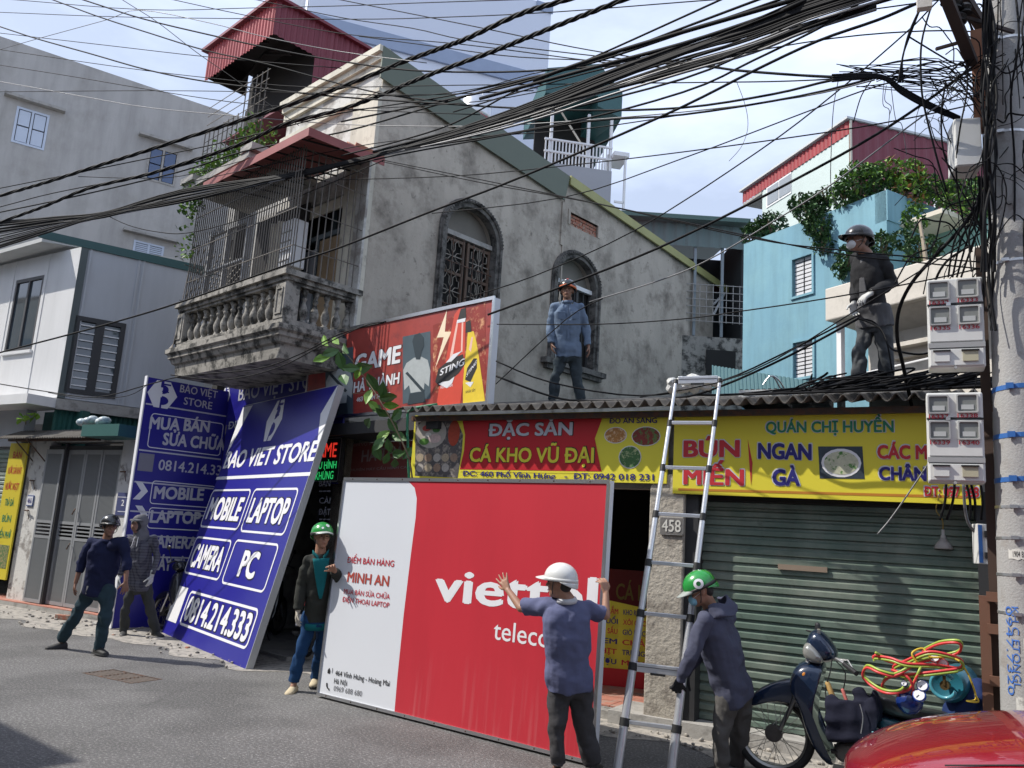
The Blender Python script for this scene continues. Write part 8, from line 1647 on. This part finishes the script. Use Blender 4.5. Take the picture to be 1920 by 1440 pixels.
hs_ = [([(1640, 1228), (1665, 1240), (1700, 1250), (1680, 1268), (1650, 1262), (1625, 1252), (1618, 1270), (1640, 1290), (1665, 1300), (1690, 1296), (1700, 1270)]),
       ([(1638, 1235), (1640, 1230), (1670, 1234), (1700, 1244), (1750, 1246), (1798, 1252), (1803, 1238), (1780, 1228), (1740, 1222), (1700, 1238), (1675, 1250), (1690, 1264), (1730, 1262), (1795, 1254)]),
       ([(1730, 1222), (1760, 1208), (1792, 1205), (1802, 1212), (1795, 1225), (1760, 1234), (1720, 1244), (1690, 1262), (1660, 1275), (1655, 1292), (1675, 1300), (1705, 1292), (1722, 1262), (1726, 1250)]),
       ([(1672, 1256), (1700, 1268), (1712, 1290), (1705, 1312), (1690, 1318), (1683, 1300)])]
for i, pts in enumerate(hs_):
    for off, mm, nm in ((0, m_hr, 'red'), (5, m_hg, 'lime green')):
        if i == 3 and off: continue
        q = MB(); q.tube(smooth_path([bp(x + off * .3, y + off * (1 if i % 2 else -.9), -.26 + .07 * math.sin(j * 1.3 + i)) for j, (x, y) in enumerate(pts)], 6), .0098, 8)
        tag(q.build('charging_hose', mm, smooth=True), nm + ' charging hose ' + ('looping far left of the gas cylinder', 'stretched across in front of the gas cylinder', 'curling highest above the gas cylinder', 'dropping in a small loop by the blue pump')[i], 'hose', 'charging hoses on the motorbike')
q = MB(); q.tube(smooth_path([bp(1720, 1242, -.3), bp(1710, 1225, -.3), bp(1730, 1216, -.25), bp(1745, 1232, -.28), bp(1780, 1232, -.28), bp(1800, 1240, -.3)], 5), .008, 6); q.tube(smooth_path([bp(1800, 1240, -.2), bp(1818, 1270, -.2), bp(1830, 1310, -.18), bp(1812, 1314, -.2), bp(1834, 1316, -.2), bp(1828, 1302, -.2)], 5), .007, 6); tag(q.build('tie_rope', m_hy, smooth=True), 'yellow rope tying the gas cylinder to the motorbike', 'rope')
e = MB(); e.cap(bp(1835, 1300, .05), bp(1800, 1345, .1), .1, .12); tag(remesh(e.build('tarpaulin_bundle', cloth('navy_tarpaulin', (.015, .03, .1))), .015, 2, .04), 'dark blue cloth bundle behind the gas cylinder', 'bundle')
for i, (x, y, mm) in enumerate(((1650, 1392, m_white), (1668, 1380, mat('pale_teal_book', (.2, .45, .5), .6)))): q = MB(); fr = Fr(bp(x, y, -.3), 8); q.box(fr, -.12, .12, -.1, .1, -.012, .012); tag(q.build('folded_papers', mm), ('white folded papers tucked beside the motorbike engine', 'pale teal folder tucked above the white papers')[i], 'papers')

# ================================================================ red car (mostly outside the frame)
car = thing('car', 'glossy red car whose bonnet fills the lower right corner', 'car', V((1.4, 5.25, 0)))
m_car = mat('red_car_paint', (.32, .008, .02), .25, .3, var=0, coat=1)
FCr = Fr((-.7, 5.3, .05), 4)
def carz(u, w_):      # bonnet height
    return None
sec = [  # u, half width, [ (fraction of half width, z) ... ] lower to upper half profile
 (0.00, .50, .30, .50, .60), (.08, .66, .24, .58, .68), (.22, .78, .20, .66, .76), (.45, .84, .18, .74, .86), (.80, .86, .18, .80, .93), (1.15, .87, .18, .84, .975), (1.45, .88, .18, .87, 1.0)]
rs = []
for u, hw, z0, z1, z2 in sec:
    half = [(1.0, z0), (1.0, z0 + .15), (1.0, (z0 + z1) / 2), (.985, z1 - .06), (.95, z1), (.86, z1 + (z2 - z1) * .45), (.7, z1 + (z2 - z1) * .72), (.45, z1 + (z2 - z1) * .92), (.2, z2), (0, z2 + .004)]
    rs.append([FCr.p(u + (.06 * (1 - f_ ** 2) * -1 if u < .3 else 0), -hw * f_, z) for f_, z in half] + [FCr.p(u + (.06 * (1 - f_ ** 2) * -1 if u < .3 else 0), hw * f_, z) for f_, z in half[-2::-1]])
q = MB(); k = len(rs[0]); vs = [p_ for r_ in rs for p_ in r_]; q.add(vs, [(i * k + j, i * k + j + 1, (i + 1) * k + j + 1, (i + 1) * k + j) for i in range(len(rs) - 1) for j in range(k - 1)] + [tuple(range(k))[::-1]])
bo = q.build('bonnet', m_car, car, smooth=True, fix=True); s_ = bo.modifiers.new('s', 'SUBSURF'); s_.levels = s_.render_levels = 2
q = MB(); q.loft([[FCr.p(u, hw * a, z) for a, z in ((-1, .18), (-1, .86), (-.92, .98), (.92, .98), (1, .86), (1, .18))] for u, hw in ((1.45, .88), (3.6, .88), (4.1, .84), (4.25, .7))]); q.build('body', m_car, car, smooth='auto')
q = MB(); q.loft([[FCr.p(1.42, -.74, 1.0), FCr.p(1.42, .74, 1.0), FCr.p(3.9, .7, 1.0), FCr.p(3.9, -.7, 1.0)], [FCr.p(2.15, -.58, 1.47), FCr.p(2.15, .58, 1.47), FCr.p(3.3, .56, 1.47), FCr.p(3.3, -.56, 1.47)]]); q.build('windows', m_glass, car)
q = MB(); q.loft([[FCr.p(2.1, -.6, 1.47), FCr.p(2.1, .6, 1.47), FCr.p(3.35, .58, 1.47), FCr.p(3.35, -.58, 1.47)], [FCr.p(2.3, -.5, 1.51), FCr.p(2.3, .5, 1.51), FCr.p(3.2, .5, 1.51), FCr.p(3.2, -.5, 1.51)]]); q.build('roof', m_car, car)
for s2 in (-1, 1):
    q = MB(); 
    q.loft([[FCr.p(u, s2 * a, z) for a, z in pr2] for u, pr2 in ((.0, ((.44, .46), (.56, .46), (.56, .54), (.44, .58))), (.12, ((.5, .5), (.74, .5), (.735, .61), (.52, .66))), (.3, ((.64, .56), (.83, .58), (.825, .68), (.66, .73))), (.42, ((.76, .64), (.85, .66), (.845, .71), (.78, .73))))]); q.build('headlight', mat('car_headlight', (.16, .17, .18), .08, .4, var=.2, vs=18, coat=1), car, smooth='auto', fix=True)
    for u in (.78, 3.4):
        c = FCr.p(u, s2 * .8, .31); q = MB(); N_ = 28; q.lathe(c - FCr.n * s2 * .1, [(.2, 0), (.31, .0), (.32, .05), (.32, .17), (.3, .2), (.2, .2)], 28, FCr.n * s2); wo2 = q.build('wheel', mat('tyre_rubber', 0), car, smooth='auto'); q = MB(); q.lathe(c + FCr.n * s2 * .07, [(.2, .0), (.19, .02), (.03, .03), (.001, .03)], 20, FCr.n * s2); q.build('rim', m_alu, wo2, smooth='auto')
    q = MB(); q.tube([FCr.p(u, s2 * hw, z) for u, hw, z in ((.45, .722, .79), (.8, .74, .852), (1.15, .748, .895), (1.42, .757, .92))], .004, 5); q.build('bonnet_seam', m_tblack, car)
q = MB(); q.box(FCr, -.12, .04, -.4, .4, .28, .48); q.build('grille', m_tblack, car)
q = MB(); q.lathe(FCr.p(1.15, -.1, .985), [(.02, 0), (.015, .012), (.001, .016)], 10); q.build('washer_jet', m_cream, car)

# ================================================================ dark bikes on the left
def dark_bike(o, ang, label, plate=None, lean=0):
    fr = Fr(o, ang); t = thing('motorbike', label, 'motorbike', o); A = lambda u, z, n=0: fr.p(u, n, z)
    bike_wheel(t, A(0, .28), fr.n, .28, True, .032); bike_wheel(t, A(1.2, .28), fr.n, .28, False, .036)
    def sh(pts, w_, nm, mm, n0=0):
        k = len(pts); c = sum((V(p_) for p_ in pts), V((0, 0))) / k; q = MB(); q.loft([[fr.p(c.x + (x - c.x) * (1 - .3 * abs(tt) ** 3), n0 + tt * w_ / 2, c.y + (y - c.y) * (1 - .3 * abs(tt) ** 3)) for x, y in pts] for tt in (-1, -.66, -.33, 0, .33, .66, 1)]); o_ = q.build(nm, mm, t, smooth='auto', fix=True); s_ = o_.modifiers.new('s', 'SUBSURF'); s_.levels = s_.render_levels = 1
    m_d = mat('gloss_black_paint', (.015, .016, .02), .2, coat=.6)
    sh([(-.28, .4), (-.15, .56), (.05, .62), (.2, .6), (.12, .52), (-.1, .47)], .12, 'front_mudguard', m_d); sh([(.12, .62), (.22, .95), (.4, .98), (.42, .7), (.5, .35), (.62, .2), (.5, .16), (.3, .4)], .34, 'leg_shield', m_d)
    sh([(.15, .93), (.2, 1.08), (.38, 1.1), (.42, .95), (.3, .9)], .28, 'handlebar_cowl', m_d); sh([(.6, .68), (.75, .8), (1.1, .8), (1.45, .84), (1.5, .78), (1.1, .7), (.8, .62)], .25, 'seat', m_bkb)
    sh([(.6, .62), (1.1, .68), (1.5, .78), (1.45, .62), (1.0, .45), (.65, .4)], .28, 'body_panel', m_d); sh([(.5, .35), (.75, .4), (.85, .3), (.75, .18), (.52, .2)], .24, 'engine', mat('engine_grey', 0)); sh([(.7, .2), (1.35, .26), (1.5, .36), (1.35, .36), (.7, .27)], .08, 'exhaust', m_alu, -.16)
    sh([(1.4, .72), (1.56, .76), (1.52, .66), (1.42, .64)], .2, 'tail_light', mat('tail_red', (.4, .02, .02), .2, coat=.6))
    for s2 in (-1, 1):
        q = MB(); q.tube([A(0, .28, s2 * .06), A(.28, .9, s2 * .06)], .017, 6); q.build('fork', m_alu, t); q = MB(); q.tube([A(.3, 1.05, 0), A(.34, 1.08, s2 * .2), A(.42, 1.04, s2 * .36)], .013, 6); q.build('handlebar', m_bkb, t)
        q = MB(); q.tube([A(.32, 1.06, s2 * .22), A(.3, 1.25, s2 * .28)], .006, 5); q.ell(A(.3, 1.28, s2 * .29), .05, .015, .035, fr.mat()); q.build('mirror', m_bkb, t)
    q = MB(); q.tube([A(.7, .2, .12), A(.66, .0, .2)], .012, 5); q.build('stand', m_bkb, t)
    if plate:
        fp = Fr(A(1.58, .5), ang - 90); q = MB(); q.box(fp, -.1, .1, -.004, .004, -.07, .07); q.build('number_plate', m_twhite, t); q = MB(); text(q, fp, plate[0], -.08, .08, .008, .055, n=-.007, bold=.03); q.build('lettering', m_tblack, t); q = MB(); text(q, fp, plate[1], -.085, .085, -.055, -.008, n=-.007, bold=.03); q.build('lettering', m_tblack, t)
dark_bike(V((-11.3, 9.15, .0)), -2, 'dark motorbike parked behind the hooded man in the shade')
a = gr(545, 1210); dark_bike(V((-8.35, 9.7, .06)), -62, 'dark red tailed motorbike inside the shopfront behind the leaning sign', plate=('29-X5', '184.02'))
dark_bike(V((-9.6, 9.9, .06)), -70, 'black motorbike deepest in the shade behind the leaning sign')

# ================================================================ stuff in the red shop doorway
dm = thing('menu_board', 'yellow menu banner standing in the dark shop doorway', 'sign', V((-3.4, 9.3, .1)))
FD = Fr(V((-3.95, 9.55, .1)), 15)
a = FD.px(1143, 1290); b = FD.px(1215, 1165)
q = MB(); q.grid(lambda s1_, s2_: FD.p(a[0] - .25 + (b[0] - a[0] + .45) * s1_, .04 * math.sin(s1_ * 3), .02 + 1.0 * s2_ - (.0 if s2_ < .5 else .12 * s1_)), 8, 2); q.build('panel', m_syel, dm, solid=.01)
q = MB(); q.grid(lambda s1_, s2_: FD.p(a[0] - .25 + (b[0] - a[0] + .45) * s1_, -.012 + .04 * math.sin(s1_ * 3), .02 + .2 * s2_), 8, 1); q.build('red_hem', m_sred, dm)
for r_ in range(6):
    for k, s_ in enumerate((('CÁ TRẮM', 'KHO RIỀNG'), ('CHUỐI', 'XÔI GẤC'), ('LỢN SẤU', 'GIÒ NẠC'), ('NEM', 'CHẢ'), ('THỊT', 'TRỨNG'), ('RƯỢU', 'MẮM'))[r_]):
        x = a[0] - .2 + k * .33; q = MB(); text(q, FD, s_, x, x + .27, .27 + (5 - r_) * .115, .33 + (5 - r_) * .115, n=-.016, bold=.05); q.build('lettering', (m_tred, m_tblue)[(r_ + k) % 2], dm)
bd = thing('inner_banner', 'dark red banner reading CÁ KHO hanging inside the shop doorway', 'sign', V((-3.4, 10.2, 1.2))); FI = Fr(V((-4.2, 10.3, 0)), 10)
a = FI.px(1150, 1165); b = FI.px(1222, 1072); q = MB(); q.box(FI, a[0] - .3, b[0] + .3, 0, .02, a[1], b[1]); q.build('panel', mat('dim_red_print', (.25, .02, .02), .5), bd); q = MB(); text(q, FI, 'CÁ KHO', a[0] + .02, b[0] + .2, a[1] + .28, a[1] + .48, n=-.004, bold=.04); q.build('lettering', mat('dim_gold', (.35, .25, .05), .5), bd)
tb_ = thing('stall_table', 'red cloth covered table in the shop doorway', 'table', V((-3.3, 9.9, .1))); q = MB(); q.box(WF(-3.3, 9.9, .1), -.6, .5, -.2, .35, .72, .78); q.build('top', m_sred, tb_)
for x in (-.55, .42): 
    for y in (-.15, .28): q = MB(); q.box(WF(-3.3, 9.9, .1), x, x + .04, y, y + .04, 0, .72); q.build('leg', m_iron, tb_)
